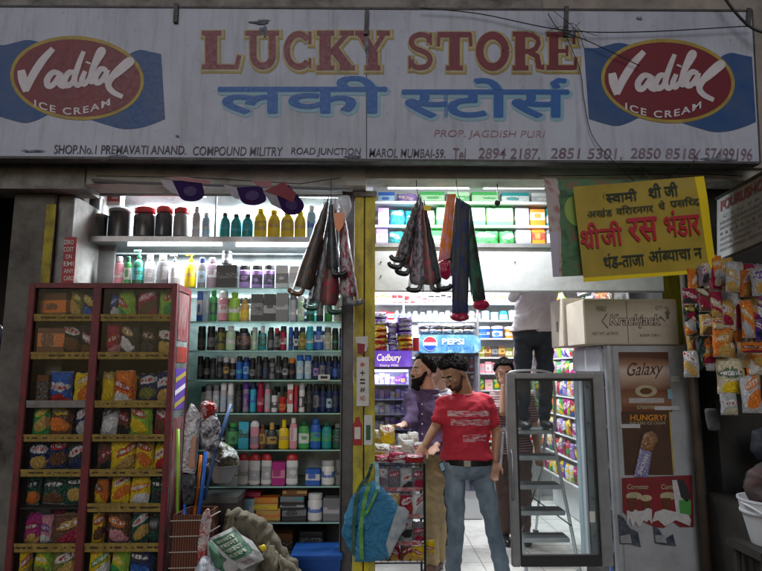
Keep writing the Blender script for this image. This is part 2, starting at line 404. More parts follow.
br.inputs['Scale'].default_value = 1; br.inputs['Brick Width'].default_value = .45; br.inputs['Row Height'].default_value = .45; br.inputs['Mortar Size'].default_value = .006
br.inputs['Color1'].default_value = (.74,.73,.70,1); br.inputs['Color2'].default_value = (.70,.70,.67,1); br.inputs['Mortar'].default_value = (.42,.40,.37,1)
lin(nt, tc.outputs['Object'], br.inputs['Vector']); n = tex_noise(nt, 5, 7, .7)
lin(nt, mixc(nt, mth(nt, 'MULTIPLY', ramp(nt, n.outputs['Fac'], [(.45,(0,0,0)),(.75,(1,1,1))]).outputs[0], .5), br.outputs['Color'], (.25,.22,.18)), b.inputs['Base Color'])
b.inputs['Roughness'].default_value = .25
struct('floor', MB().box(-4, 4.5, 3.97, 8.2, -.3, .012), tile)

whitewash = mat('white_painted_board', (.66,.67,.68), .55, dirt=.5, dirtcol=(.16,.15,.14), dscale=2.5, bmp=.08, bscale=12)
plaster = mat('grimy_grey_plaster', (.30,.29,.27), .85, dirt=1.0, dirtcol=(.035,.03,.027), dscale=3.2, bmp=.35, bscale=18)
whiteplaster = mat('stained_white_plaster', (.50,.49,.46), .8, dirt=.8, dirtcol=(.09,.08,.07), dscale=3, bmp=.25, bscale=14)
beige = mat('faded_beige_plaster', (.34,.30,.27), .85, dirt=.7, dscale=2, bmp=.3)
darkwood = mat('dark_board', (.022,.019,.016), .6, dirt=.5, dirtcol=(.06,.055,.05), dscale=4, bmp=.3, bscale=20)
innerwall = mat('inner_wall_paint', (.62,.63,.64), .6, dirt=.3, dirtcol=(.2,.2,.2), dscale=2)
black = mat('black_recess', (.012,.012,.012), .9)

bld = thing('shop_building', 'ground floor shop front with open entrance under a painted signboard', 'building', (0, YF, 0))
zS0 = wz(160, YS); zS1 = wz(5, YS)
# wall above and behind the signboard
part(bld, 'upper_wall', MB().box(-6, wx(545, 3.7, 5), 3.74, 3.983, zS0+.02, 7), plaster)
part(bld, 'upper_wall', MB().box(wx(545, 3.7, 5), 6, 3.76, 3.983, zS0+.02, 7), beige)
# lintel beam under the sign, lower on the left side
zbl = wz(190, 3.78); zbr = wz(178, 3.78); xp = wx(366, 3.8, 180)
part(bld, 'lintel_beam', MB().box(-4.2, wx(86, 3.78, 180), 3.76, 3.98, zbl-.01, zS0+.019), plaster)
part(bld, 'lintel_beam', MB().box(wx(86, 3.78, 180)+.002, xp, 3.775, 3.98, zbl+.03, zS0+.019), whiteplaster)
part(bld, 'lintel_beam', MB().box(xp+.002, 6, 3.79, 3.98, zbr, zS0+.019), whiteplaster)
mb = MB().tube([P(92,180,3.755), P(130,183,3.755), P(352,190,3.755)], .012, 6)   # conduit under the beam
part(bld, 'conduit', mb, mat('dull_metal', (.25,.25,.25), .5, .6))
# shop room
part(bld, 'inner_ceiling', MB().box(-4, 4.4, 3.985, 8.0, 3.12, 3.2), innerwall)
part(bld, 'back_wall', MB().box(-4, 4.4, YB, YB+.1, .012, 3.12), innerwall)
part(bld, 'partition_wall', MB().box(-.46, -.40, 4.62, YB-.002, .012, 3.12), innerwall)
part(bld, 'inner_right_wall', MB().box(XR+.28, XR+.36, 4.66, YB-.002, .012, 3.12), innerwall)
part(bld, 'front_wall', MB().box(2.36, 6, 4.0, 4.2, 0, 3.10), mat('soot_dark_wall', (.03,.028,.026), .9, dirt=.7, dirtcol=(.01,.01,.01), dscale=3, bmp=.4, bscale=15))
# left pillar, grimy, with an old yellow stripe
xl0, xl1 = wx(16, 3.95, 300), wx(76, 3.95, 230)
part(bld, 'pillar', MB().box(xl0-.02, xl1-.11, 3.86, 4.5, 0, zbl-.012), mat('sooty_pillar', (.15,.14,.125), .9, dirt=1.0, dirtcol=(.03,.025,.02), dscale=3.5, bmp=.4, bscale=18), bevel=.006)
part(bld, 'pillar', MB().box(xl1-.108, xl1, 3.9, 4.5, 0, zbl-.012), mat('half_clean_plaster', (.30,.30,.29), .8, dirt=.9, dirtcol=(.07,.065,.06), dscale=4, bmp=.25, bscale=14), bevel=.005)
part(bld, 'painted_stripe', MB().box(wx(44,3.855,240), wx(53,3.855,240), 3.852, 3.859, 1.9, wz(206,3.855)), mat('old_yellow_paint', (.38,.31,.02), .7, dirt=.9, dscale=9))
part(bld, 'alley_wall', MB().box(-6, xl0-.25, 5.2, 5.3, 0, 4), black)
# central post: white head, yellow shaft
yp = mat('yellow_post_paint', (.60,.50,.025), .55, dirt=1.1, dirtcol=(.13,.11,.05), dscale=9, bmp=.25, bscale=16, stretch=(1,1,.4))
px0, px1 = wx(354, 3.9, 300), wx(375, 3.9, 300)
post = thing('door_post', 'chipped yellow metal post standing left of the shop entrance', 'post', ((px0+px1)/2, 3.95, 0))
zt = wz(197, 3.9)
part(post, 'shaft', MB().box(px0, (px0+px1)/2-.006, 3.90, 4.0, 0, zt), yp, bevel=.004)
part(post, 'shaft', MB().box((px0+px1)/2+.003, px1, 3.90, 4.0, 0, zt), yp, bevel=.004)
part(post, 'shaft_core', MB().box(px0+.004, px1-.004, 3.93, 3.99, 0, zt-.01), mat('dark_groove', (.03,.028,.01), .8))
part(post, 'post_head', MB().box(px0-.012, px1+.012, 3.885, 4.015, zt+.002, zbl+.028), mat('sooty_head', (.33,.32,.3), .8, dirt=1, dscale=7), bevel=.004)
gs = mat('grey_steel_strip', (.12,.12,.125), .45, .6, dirt=.6, dscale=8)
t = thing('shutter_guide', 'dark steel shutter channel beside the glass shelves, left of the yellow post', 'channel', (px0-.05, 4.0, 0))
part(t, 'channel', MB().box(px0-.075, px0-.004, 3.93, 4.02, 0, zt+.12), gs, bevel=.004)
part(t, 'lip', MB().box(px0-.085, px0-.078, 3.90, 4.03, 0, zt+.12), gs)

# posters and stickers on the post
paper = mat('white_paper', (.7,.69,.66), .7, dirt=.4, dirtcol=(.35,.3,.25), dscale=25)
ink = mat('black_ink', (.02,.02,.022), .6); redink = mat('red_ink', (.45,.02,.02), .6); blueink = mat('blue_ink', (.03,.1,.4), .6)
t = thing('sticker_strip', 'tall white paper strip of printed symbols stuck on the yellow post', 'sticker', P(362, 406, 3.893))
def sheet(x0, y0, x1, y1, Y, th=.002): 
    a, b_ = P(x0, y1, Y), P(x1, y0, Y); return MB().box(a.x, b_.x, Y, Y+th, a.z, b_.z)
part(t, 'paper', sheet(356.5, 357, 369, 406, 3.893), paper)
for i, (s, c) in enumerate((('*', redink), ('+', ink), ('=', ink), ('#', ink), ('NO', redink))):
    write(t, s, quadpx(360, 362+i*8.4, 365, 367+i*8.4, 3.893), c, .01)
t = thing('bottle_sticker', 'cut-out picture of a red sauce bottle stuck low on the yellow post', 'sticker', P(357, 445, 3.894))
part(t, 'bottle_shape', MB().prism([P(x, y, 3.894) for x, y in ((353,445),(353,424),(355,421),(355.5,417),(359.5,417),(360,421),(362,424),(362,445))], (0,.003,0)), mat('sauce_red', (.4,.015,.02), .4))
part(t, 'label_patch', sheet(354.5, 427, 360.5, 439, 3.891), paper)
t = thing('bottle_sticker', 'cut-out picture of a pale bottle with dark centre beside the red bottle sticker', 'sticker', P(368, 445, 3.894))
part(t, 'bottle_shape', sheet(364, 415, 372.5, 445, 3.894), paper)
part(t, 'label_patch', sheet(366, 425, 370.5, 440, 3.891), mat('dark_green_ink', (.02,.12,.05), .5))
t = thing('torn_flyer', 'torn white flyer with dark red smudge on the yellow post, above the strip', 'flyer', P(362, 352, 3.893))
part(t, 'paper', MB().prism([P(x, y, 3.893) for x, y in ((355,337),(368,336),(368,345),(366,352),(361,349),(357,346))], (0,.002,0)), paper)
part(t, 'printing', MB().prism([P(x, y, 3.890) for x, y in ((357,343),(365,344),(364,355),(358,353))], (0,.002,0)), mat('dark_red_ink', (.25,.02,.03), .6))

# red notice strip beside the upper shelf
t = thing('red_notice', 'narrow red notice with white lettering above the snack cabinet', 'notice', P(70, 280, 3.885))
part(t, 'board', sheet(61, 237, 77, 284, 3.885, .006), mat('notice_red', (.33,.02,.03), .5, dirt=.3))
for i, s in enumerate(('ZERO', 'COST', 'ON', 'EMI', 'ANY', 'CARD')):
    write(t, s, quadpx(64+(i==2)*2, 240+i*7.2, 74-(i==2)*2, 244.5+i*7.2, 3.884), paper, .012)

# ================================================================== SIGNBOARD
boardm, nt, b = ntree('painted_board')
tc = nt.nodes.new('ShaderNodeTexCoord')
na = tex_noise(nt, 1.3, 7, .65); nb_ = tex_noise(nt, 7, 6, .7, stretch=(2.5, 1, .25)); nc = tex_noise(nt, 40, 4, .6)
base = ramp(nt, na.outputs['Fac'], [(.3, (.33,.35,.44)), (.5, (.45,.48,.58)), (.7, (.50,.54,.65))]).outputs[0]
st = ramp(nt, nb_.outputs['Fac'], [(.50, (0,0,0)), (.74, (1,1,1))]).outputs[0]
c_ = mixc(nt, mth(nt, 'MULTIPLY', st, .5), base, (.20,.19,.21))
sp = ramp(nt, nc.outputs['Fac'], [(.64, (0,0,0)), (.70, (1,1,1))]).outputs[0]
c_ = mixc(nt, mth(nt, 'MULTIPLY', sp, .45), c_, (.12,.10,.10))
lin(nt, c_, b.inputs['Base Color']); b.inputs['Roughness'].default_value = .55; bump(nt, b, na.outputs['Fac'], .12, .05)
sg = thing('signboard', 'long weathered white signboard with red LUCKY STORE lettering above the shop', 'signboard', P(381, 160, YS))
c00, c10, c11, c01 = P(-60, 157, YS), P(760, 163, YS), P(752, 11, YS), P(-60, 6, YS)
mb = MB(); mb.add([c00, c10, c11, c01, c00+Vector((0,.06,0)), c10+Vector((0,.06,0)), c11+Vector((0,.06,0)), c01+Vector((0,.06,0))],
    [(0,1,2,3),(7,6,5,4),(0,4,5,1),(1,5,6,2),(2,6,7,3),(3,7,4,0)])
part(sg, 'panel', mb, boardm)
fr = mat('rusty_frame_steel', (.10,.095,.10), .6, .4, dirt=.8, dscale=10)
def bar3(a, b_, w, d): 
    a, b_ = Vector(a), Vector(b_); t = (b_-a).normalized(); n_ = Vector((-t.z, 0, t.x))*w/2
    return MB().prism([a-n_, b_-n_, b_+n_, a+n_], (0, d, 0))
for a_, b2, w in ((c00, c10, .035), (c10, c11, .02), (c01, c11, .03)):
    part(sg, 'frame', bar3(a_+Vector((0,-.006,0)), b2+Vector((0,-.006,0)), w*.45, .075), fr)
for x in (366.5,):
    part(sg, 'panel_seam', bar3(P(x, 158, YS-.003), P(x, 12, YS-.003), .006, .002), mat('seam_dark', (.1,.1,.12), .8))
bluep = mat('sign_blue_paint', (.010,.065,.22), .5, dirt=.4, dirtcol=(.12,.13,.17), dscale=6)
redp = mat('sign_red_paint', (.17,.006,.018), .45, dirt=.45, dirtcol=(.07,.01,.015), dscale=5)
goldp = mat('sign_gold_paint', (.42,.30,.05), .5, dirt=.5, dscale=6)
creamp = mat('sign_cream_paint', (.46,.40,.24), .5, dirt=.5, dscale=6)
lightp = mat('sign_lightblue_paint', (.22,.42,.55), .5, dirt=.4, dirtcol=(.3,.35,.4), dscale=6)
whitep = mat('sign_white_paint', (.66,.62,.66), .5, dirt=.35, dirtcol=(.3,.25,.28), dscale=9)
def flat(pts, lift, m, name, th=.0015):
    return part(sg, name, MB().prism([P(x, y, YS-lift) for x, y in pts], (0, th, 0)), m)
def ice_logo(cx, cy, k, left_cut):
    "red oval, gold ring, white brush writing over a blue wave; pixel offsets from the oval's centre"
    def T(p): return (cx+p[0]*k, cy+p[1]*k)
    S = [(-84,-34),(-70,-34),(-60,-36),(-45,-40),(-20,-30),(0,0),(-10,30),(-30,38),(-34,40),(-45,44),(-58,44),(-68,42),(-79,39)]
    Wl = catmull([(p[0], p[1], 0) for p in [(-84,-33),(-72,-33),(-60,-36),(-48,-38),(-30,-34)]], 4)
    Wb = catmull([(p[0], p[1], 0) for p in [(-28,36),(-40,42),(-52,45),(-66,42),(-79,38)]], 4)
    lg = part(sg, 'ice_cream_logo', MB().prism([P(*T(p), YS-.002) for p in Wl+Wb], (0, .0015, 0)), bluep)
    def flat(pts, lift, m, name, th=.0015): return part(lg, name, MB().prism([P(x, y, YS-lift) for x, y in pts], (0, th, 0)), m)
    Wt = catmull([(p[0], p[1], 0) for p in [(40,-10),(50,-22),(62,-28),(74,-26),(84,-24)]], 4)
    Wr = catmull([(p[0], p[1], 0) for p in [(88,41),(76,46),(62,50),(46,51),(30,47),(14,42)]], 4)
    flat([T(p) for p in Wt+Wr], .002, bluep, 'blue_wave')
    an = R(4)
    def E(rx, ry): return [T((rx*math.cos(a)*math.cos(an)-ry*math.sin(a)*math.sin(an), rx*math.cos(a)*math.sin(an)+ry*math.sin(a)*math.cos(an))) for a in [2*math.pi*i/56 for i in range(56)]]
    flat(E(67, 42), .0035, goldp, 'gold_ring'); flat(E(63.5, 38.5), .005, redp, 'red_oval')
    def X(p): return ((p[0]-230)/2.93, (p[1]-228)/2.93)
    strokes = [([(66,205),(72,235),(82,268)], 17), ([(80,266),(98,225),(128,178),(160,142)], 15),
      ([(182,216),(160,212),(143,232),(145,250),(160,248),(180,218)], 12), ([(184,212),(176,240),(190,252),(204,244)], 11),
      ([(228,214),(208,212),(194,232),(197,248),(212,246),(228,220)], 12), ([(250,150),(236,185),(222,232),(232,250),(244,240)], 11),
      ([(254,208),(244,236),(252,246),(264,232)], 11), ([(262,186),(264,181)], 10),
      ([(262,236),(284,190),(306,152),(296,150),(276,200),(268,236),(278,242)], 11),
      ([(318,206),(300,202),(284,224),(286,240),(300,238),(318,210)], 12), ([(320,204),(312,232),(322,240)], 11),
      ([(320,236),(350,215),(388,182),(378,180),(342,214),(322,246),(334,268),(364,284)], 13)]
    mb = MB()
    for li, (pts, w) in enumerate(strokes):
        c3 = catmull([(p[0], p[1], 0) for p in pts], 5); nn = len(c3)
        ws = [w*1.6*(.6+.4*math.sin(math.pi*min(1, (i+2)/(nn+2)))) for i in range(nn)]
        v, f = ribbon([(p.x, p.y) for p in c3], ws)
        mb.add([P(*T(X(p)), YS-.0068-.00012*li-.000004*q) for q, p in enumerate(v)], f)
    part(lg, 'brush_writing', mb, whitep)
    # ICE CREAM on an arc
    g = glyphs('ICE CREAM', .02, .0, .12); x0, x1, y0, y1 = fit(g); mb = MB(); pl = []
    for v in g.v:
        u = (v.x-x0)/(x1-x0); w = (v.y-y0)/(y1-y0); px = 105+u*222; base_ = 300+math.sin(u*math.pi)*26-u*4
        pl.append(P(*T(X((px, base_+12-w*21))), YS-.0068-.0002*v.z))
    mb.add(pl, g.f); part(lg, 'oval_lettering', mb, whitep)
    for q in range(5):   # small trademark tick
        pass
ice_logo(77, 78, 1.0, True); ice_logo(668, 81, 1.0, False)
# slab-serif alphabet as thick strokes in a unit box
def slab(ch):
    S = .30; t = .125
    def v(x, y0=0, y1=1, w=S): return ([(x, y0), (x, y1)], w)
    def h(y, x0, x1, w=t): return ([(x0, y), (x1, y)], w)
    A = lambda cx, cy, rx, ry, a0, a1, n=18: [(cx+rx*math.cos(R(a0+(a1-a0)*i/n)), cy+ry*math.sin(R(a0+(a1-a0)*i/n))) for i in range(n+1)]
    G = {'L': [v(.26), h(.945,.02,.52), h(.055,.02,.95), ([(.9,.0),(.98,.36)], .11)],
     'U': [([(.24,1),(.24,.38)]+A(.52,.36,.28,.27,180,360)[1:]+[(.80,1)], .2), h(.945,.0,.48), h(.945,.62,1.0)],
     'C': [(A(.54,.5,.39,.42,42,318), .2), ([(.9,.66),(.9,.98)], .1), ([(.9,.05),(.9,.3)], .08)],
     'K': [v(.24), h(.945,.02,.48), h(.055,.02,.48), ([(.36,.42),(.84,.95)], .12), ([(.46,.56),(.84,.06)], .24), h(.945,.62,1.0), h(.055,.62,1.02)],
     'Y': [([(.18,.95),(.5,.45)], .24), ([(.84,.95),(.5,.45)], .13), v(.5,0,.48), h(.945,.0,.42), h(.945,.62,1.0), h(.055,.28,.72)],
     'S': [([(.84,.72),(.76,.88),(.5,.93),(.24,.86),(.16,.71),(.3,.58),(.52,.51),(.76,.42),(.86,.27),(.74,.11),(.48,.06),(.22,.12),(.14,.28)], .19), ([(.88,.66),(.88,.97)], .09), ([(.1,.03),(.1,.36)], .09)],
     'T': [v(.5), h(.93,.04,.96,.14), ([(.06,.98),(.03,.62)], .1), ([(.94,.98),(.97,.62)], .1), h(.055,.26,.74)],
     'O': [(A(.5,.5,.37,.41,0,360,28), .22)],
     'R': [v(.25), h(.945,.02,.5), h(.055,.02,.5), ([(.3,.93),(.62,.92),(.78,.82),(.80,.70),(.72,.56),(.56,.49),(.3,.48)], .15), ([(.54,.47),(.76,.36),(.82,.08),(.98,.08)], .18)],
     'E': [v(.25), h(.935,.02,.9,.13), h(.065,.02,.95,.13), h(.5,.25,.68,.1), ([(.9,.98),(.9,.68)], .1), ([(.94,.02),(.97,.34)], .1), ([(.68,.36),(.68,.64)], .08)]}
    return G[ch]
def painted_word(spec, lay):
    for mb_lift, grow, dx, dy, m, nm in lay:
        mb = MB(); z = 0
        for ch, x0, x1, y0, y1 in spec:
            W, H = x1-x0, y1-y0
            for pts, w in slab(ch):
                if len(pts) > 2 and ch == 'S' and len(pts) == 13: pts = [(p.x, p.y) for p in catmull([(a, b3, 0) for a, b3 in pts], 4)]
                q = [(x0+p[0]*W+dx, y1-p[1]*H+dy) for p in pts]
                if grow and len(q) == 2:
                    t_ = Vector((q[1][0]-q[0][0], q[1][1]-q[0][1])).normalized()*grow*.5
                    q = [(q[0][0]-t_.x, q[0][1]-t_.y), (q[1][0]+t_.x, q[1][1]+t_.y)]
                vert = len(pts) == 2 and abs(pts[0][1]-pts[1][1]) > abs(pts[0][0]-pts[1][0])*.5
                v, f = ribbon(q, w*(W if vert or len(pts) > 2 else H*1.0)*1.0+grow)
                z = (z+1) % 9
                mb.add([P(p[0], p[1], YS-mb_lift-.00014*z) for p in v], f)
        part(sg, nm, mb, m)
word = [('L',201,240,31,69),('U',245,279,31,69.5),('C',282,313,31,70),('K',316,354,31,70),('Y',355,390,31,70),
        ('S',407,434,32,70),('T',437,472,32,70),('O',475,510,32,70.5),('R',512,545,32,70),('E',546,577,32,70)]
painted_word(word, [(.0015, 5.0, 1.4, 1.6, goldp, 'gold_shadow'), (.003, 3.0, 1.0, 1.0, creamp, 'cream_outline'), (.0045, 0, 0, 0, redp, 'red_lettering')])
# blue Devanagari line
def dev_word(s, x0, y0, x1, y1):
    for lift, rad, dx, dy, m, nm in ((.0015, 2.9, 1.2, 2.0, lightp, 'pale_blue_shadow'), (.0035, 1.15, 0, 0, bluep2, 'blue_lettering')):
        g = glyphs(s, 0); a0, a1, b0, b1 = fit(g); mb = MB()
        for k in range(8):
            ox, oy = rad*math.cos(k*math.pi/4)*1.25, rad*math.sin(k*math.pi/4)
            mb.add([P(x0+(v.x-a0)/(a1-a0)*(x1-x0)+dx+ox, y1-(v.y-b0)/(b1-b0)*(y1-y0)+dy+oy, YS-lift-.00005*v.z-.0002*k) for v in g.v], g.f)
        part(sg, nm, mb, m)
bluep2 = mat('sign_letter_blue', (.012,.11,.40), .5, dirt=.4, dirtcol=(.06,.12,.3), dscale=7)
dev_word('लकी', 219, 77, 386, 113)
dev_word('{स}टो' + 'स^', 403, 79, 568, 117)
addr = [("SHOP.No.1 PREMAVATI ANAND.", 54, 186), ("COMPOUND MILITRY", 193, 283), ("ROAD JUNCTION", 291, 361), ("MAROL MUMBAI-59.", 369, 445)]
for s, x0, x1 in addr:
    write(sg, s, quadpx(x0, 145+(x0-54)*.011, x1, 154+(x0-54)*.011, YS, .8), mat('address_dark_paint', (.05,.035,.06), .6, dirt=.5, dirtcol=(.3,.3,.34), dscale=12), .008, .15, name='address_lettering')
for s, x0, x1 in (("Tel", 453, 466), ("2894 2187,", 478, 540), ("2851 5301,", 550, 622), ("2850 8518,", 630, 698), ("57499196", 704, 752)):
    write(sg, s, quadpx(x0, 148, x1, 160.5, YS, .6), mat('phone_faded_paint', (.16,.09,.13), .6, dirt=.6, dirtcol=(.4,.4,.45), dscale=12), .012, .12, name='phone_lettering')
write(sg, "PROP. JAGDISH PURI", quadpx(434, 130, 545, 139, YS, 1), mat('faint_red_paint', (.30,.12,.15), .6, dirt=.6, dirtcol=(.5,.5,.55), dscale=14), -.004, .15, name='owner_lettering')
# hooks and dark stubs along the top edge
for i, (x, y0, y1) in enumerate(((175,3,22),(366,10,34),(566,6,36),(749,8,24))):
    part(sg, 'fixing_strap', bar3(P(x, y1, YS-.02), P(x+1, y0, YS-.02), .028, .015), fr)
random.seed(51)
for cx, cy, rx, ry in ((262,22,9,2),(263,31,3,5),(367,46,1.6,12),(118,156,8,1),(352,157,7,1.8),(571,33,6,4),(718,159,15,1.8),(30,151,13,1.0),(640,18,3,1.4),(177,136,2,1)):
    pts = [(cx+rx*math.cos(a)*(1+.55*random.uniform(-1,1)), cy+ry*math.sin(a)*(1+.55*random.uniform(-1,1))) for a in [2*math.pi*i/15 for i in range(15)]]
    part(sg, 'flaked_patch', MB().prism([P(x, y, YS-.0075) for x, y in pts], (0,.0008,0)), mat('flaked_dark', (.09,.10,.13), .8, dirt=.9, dirtcol=(.35,.38,.45), dscale=30))
# cables over the board
cab = mat('black_cable', (.015,.015,.016), .5)
def cable(pts, r, label, Ys=None):
    mb = MB().tube(catmull([P(x, y, Y) for x, y, Y in pts], 6), r, 6); return single('cable', mb, cab, label, 'cable', smooth=True)
cable([(722,-6,3.5),(735,12,3.5),(752,28,3.5),(775,36,3.45)], .009, 'thick black cable looping across the top right corner of the signboard')
cable([(420,8,3.55),(480,14,3.56),(562,30,3.55),(640,32,3.56),(752,26,3.55)], .0035, 'thin wire strung along the top right of the signboard')
cable([(566,36,3.56),(580,70,3.57),(584,100,3.57),(592,135,3.57),(612,160,3.57),(634,181,3.7)], .0028, 'thin dark wire hanging down the board left of the right oval')
cable([(548,14,3.55),(560,30,3.55),(590,42,3.55),(640,66,3.56)], .003, 'short wire sagging from the strap right of the E of STORE')
cable([(700,150,3.57),(696,156,3.57),(688,170,3.6),(664,176,3.7)], .0028, 'thin wire drooping under the phone numbers to the yellow banner')
mb = MB()
random.seed(3)
for k in range(5):
    a = (560+random.uniform(-16,16), 18+random.uniform(-8,20)); b2 = (566+random.uniform(-8,14), 30+random.uniform(-8,12)); c2 = (572+random.uniform(-22,26), 36+random.uniform(-16,18))
    mb.tube(catmull([P(*a, 3.55), P(*b2, 3.545-.003*k), P(*c2, 3.55)], 5), .0018, 5)
single('wire_tangle', mb, cab, 'tangle of thin wires around the strap above STORE', 'wires')
# neighbour's hanging board at right
nb = thing('neighbour_board', 'grey white notice board with red heading hung beside the yellow banner, seen edge on', 'signboard', (2.3, 3.5, 2.4))
xq = 2.30
q = [PXP(717, 262, xq+.06), PXP(790, 232, xq-.02), PXP(790, 158, xq-.02), PXP(717, 199, xq+.06)]
part(nb, 'board', MB().prism(q, (.03, .01, 0)), mat('faded_notice_paint', (.42,.42,.43), .6, dirt=.6, dirtcol=(.2,.2,.2), dscale=7))
dull = mat('dull_red_paint', (.26,.06,.07), .6); dg = mat('dull_grey_paint', (.16,.14,.15), .7, dirt=.4, dirtcol=(.35,.34,.34), dscale=15)
def nbfn(u0, v0, u1, v1): return lambda u, w: bilin(q, u0+(u1-u0)*u, v0+(v1-v0)*w)
write(nb, 'POURUSHOTTAM', None, dull, .03, fn=nbfn(.07,.76,1.0,.93), lift=(-.004,0,0))
for k, s in enumerate(('C E N T R E', '~~~~~~~~~~~', 'xxxxx xxxxxxx', '- - - - - - - - -', 'xxxxxx xxxxxxx xxx', 'xxxx xxxxx - xxxx', 'xxxxxxxx xxxxx')):
    s = s.replace('x', 'n').replace('~', 'u')
    write(nb, s, None, dg, .0, fn=nbfn(.06+.05*(k==0),.64-.085*k,.75+.03*(k%3),.685-.085*k), lift=(-.004,0,0))
part(nb, 'frame', MB().tube([q[0]+Vector((-.01,0,0)), q[1]+Vector((-.01,0,0))], .009, 6).tube([q[3]+Vector((-.01,0,0)), q[2]+Vector((-.01,0,0))], .009, 6), cab)
# ================================================================== BANNERS OVER THE ENTRANCE
def clothfn(q, amp, seed, sag=0):
    def fn(u, v):
        p = bilin(q, u, v)
        w = Vector((u*3+seed, v*2, 0))
        p = p+Vector((0, 1, 0))*(noise.noise(w)*amp+math.sin(u*9+v*3+seed)*amp*.3)
        p.z -= sag*math.sin(u*math.pi)*v
        return p
    return fn
YN = 3.72
bq = [P(553,277,YN), P(700,270,YN), P(694,181,YN), P(544,178,YN)]
f1 = clothfn(bq, .02, 3)
bt = thing('printed_banner', 'white and green picture banner hung half behind the yellow banner', 'banner', P(600,277,YN))
pm, nt, b = ntree('picture_banner_print')
tc = nt.nodes.new('ShaderNodeTexCoord'); sp = nt.nodes.new('ShaderNodeSeparateXYZ'); lin(nt, tc.outputs['Generated'], sp.inputs[0])
vo = nt.nodes.new('ShaderNodeTexVoronoi'); vo.inputs['Scale'].default_value = 9; lin(nt, tc.outputs['Generated'], vo.inputs['Vector'])
nz = nt.nodes.new('ShaderNodeTexNoise'); nz.inputs['Scale'].default_value = 7; lin(nt, tc.outputs['Generated'], nz.inputs['Vector'])
grn = ramp(nt, nz.outputs['Fac'], [(.35,(.05,.10,.05)), (.5,(.08,.20,.10)), (.58,(.10,.16,.07)), (.66,(.2,.12,.08))]).outputs[0]
edge = ramp(nt, vo.outputs['Distance'], [(.2,(.33,.16,.14)), (.5,(.45,.38,.38))]).outputs[0]
fx = mth(nt, 'ADD', sp.outputs[0], mth(nt, 'MULTIPLY', nz.outputs['Fac'], .04))
c1 = mixc(nt, mth(nt, 'GREATER_THAN', fx, .11), edge, grn)
c1 = mixc(nt, mth(nt, 'MULTIPLY', mth(nt, 'LESS_THAN', fx, .09), mth(nt, 'LESS_THAN', sp.outputs[2], .45)), c1, (.46,.42,.55))
lin(nt, c1, b.inputs['Base Color']); b.inputs['Roughness'].default_value = .4
mb = MB().grid(f1, 40, 24); mb.add([v+Vector((0,.0015,0)) for v in mb.v], mb.f[:])
part(bt, 'sheet', mb, pm, smooth=True)
part(bt, 'mango_picture', MB().grid(lambda u, v: f1(.20+.085*math.cos(u*2*math.pi)*v, .66+.16*math.sin(u*2*math.pi)*v)+Vector((0,-.003,0)), 24, 3), mat('picture_yellowgreen', (.28,.42,.10), .45))
YN2 = 3.655
yq = [P(584,282,YN2), P(717,272,YN2), P(704,176,YN2), P(573,187,YN2)]
f2 = clothfn(yq, .009, 8)
ybt = thing('yellow_banner', 'yellow cloth banner with red and dark Devanagari lettering hung over the entrance', 'banner', P(645,280,YN2))
ym, nt, b = ntree('mustard_banner_cloth')
tc = nt.nodes.new('ShaderNodeTexCoord'); sp = nt.nodes.new('ShaderNodeSeparateXYZ'); lin(nt, tc.outputs['Generated'], sp.inputs[0])
n = tex_noise(nt, 4, 5, .6)
dull_y = ramp(nt, n.outputs['Fac'], [(.3,(.30,.21,.02)), (.55,(.40,.29,.025)), (.7,(.36,.28,.07))]).outputs[0]
brd = mth(nt, 'MAXIMUM', mth(nt, 'GREATER_THAN', mth(nt, 'ADD', sp.outputs[0], mth(nt, 'MULTIPLY', sp.outputs[2], .06)), .955), mth(nt, 'LESS_THAN', mth(nt, 'ADD', sp.outputs[2], mth(nt, 'MULTIPLY', sp.outputs[0], -.09)), .035))
lin(nt, mixc(nt, brd, dull_y, (.80,.60,.0)), b.inputs['Base Color']); b.inputs['Roughness'].default_value = .55
mb = MB().grid(f2, 44, 30); mb.add([v+Vector((0,.0015,0)) for v in mb.v], mb.f[:])
part(ybt, 'sheet', mb, ym, smooth=True)
dkg = mat('banner_dark_ink', (.02,.035,.025), .6); crm = mat('banner_crimson_ink', (.42,.01,.025), .55)
def bw(s, u0, v0, u1, v1, m, off, slope=0):
    write(ybt, s, None, m, off, fn=lambda u, w: f2(u0+(u1-u0)*u, v0+(v1-v0)*w+slope*u), lift=(0,-.010,0), name='banner_lettering')
bw('(', .215,.84,.225,.91, dkg, 0)
bw('{स}वामी', .235,.80,.47,.93, dkg, .012)
bw('श/ी जी', .56,.81,.78,.96, dkg, .012)
bw('अखंड', .08,.66,.27,.745, dkg, .004)
bw('विरारनगर', .30,.665,.58,.76, dkg, .008)
bw('चे', .62,.68,.67,.775, dkg, .008)
bw('प/सि{ध}द', .71,.69,.93,.79, dkg, .008)
bw('श/ी', .01,.34,.15,.60, crm, .018)
bw('जी', .16,.35,.32,.60, crm, .018)
bw('रस', .37,.37,.59,.61, crm, .018)
bw('भंडार', .65,.39,.91,.66, crm, .018)
bw('थंड-ताजा', .16,.12,.46,.27, dkg, .01)
bw('आं{ब}याचा न', .50,.15,.90,.29, dkg, .01)
for i, (a, b2) in enumerate((((545,176),(545,180)), ((703,165),(704,176)), ((573,176),(574,187)))):
    pass
cable([(640,166,3.7),(648,176,3.68),(656,186,3.665)], .003, 'short tie wire falling onto the top of the yellow banner, left one')
cable([(682,166,3.7),(668,178,3.68),(656,187,3.664)], .003, 'short tie wire falling onto the top of the yellow banner, right one')
tube_ = MB().tube([P(540,176,3.74), P(700,174,3.74), P(742,176,3.74)], .004, 6)
single('rope', tube_, cab, 'dark cord under the beam from which both banners hang', 'cord')

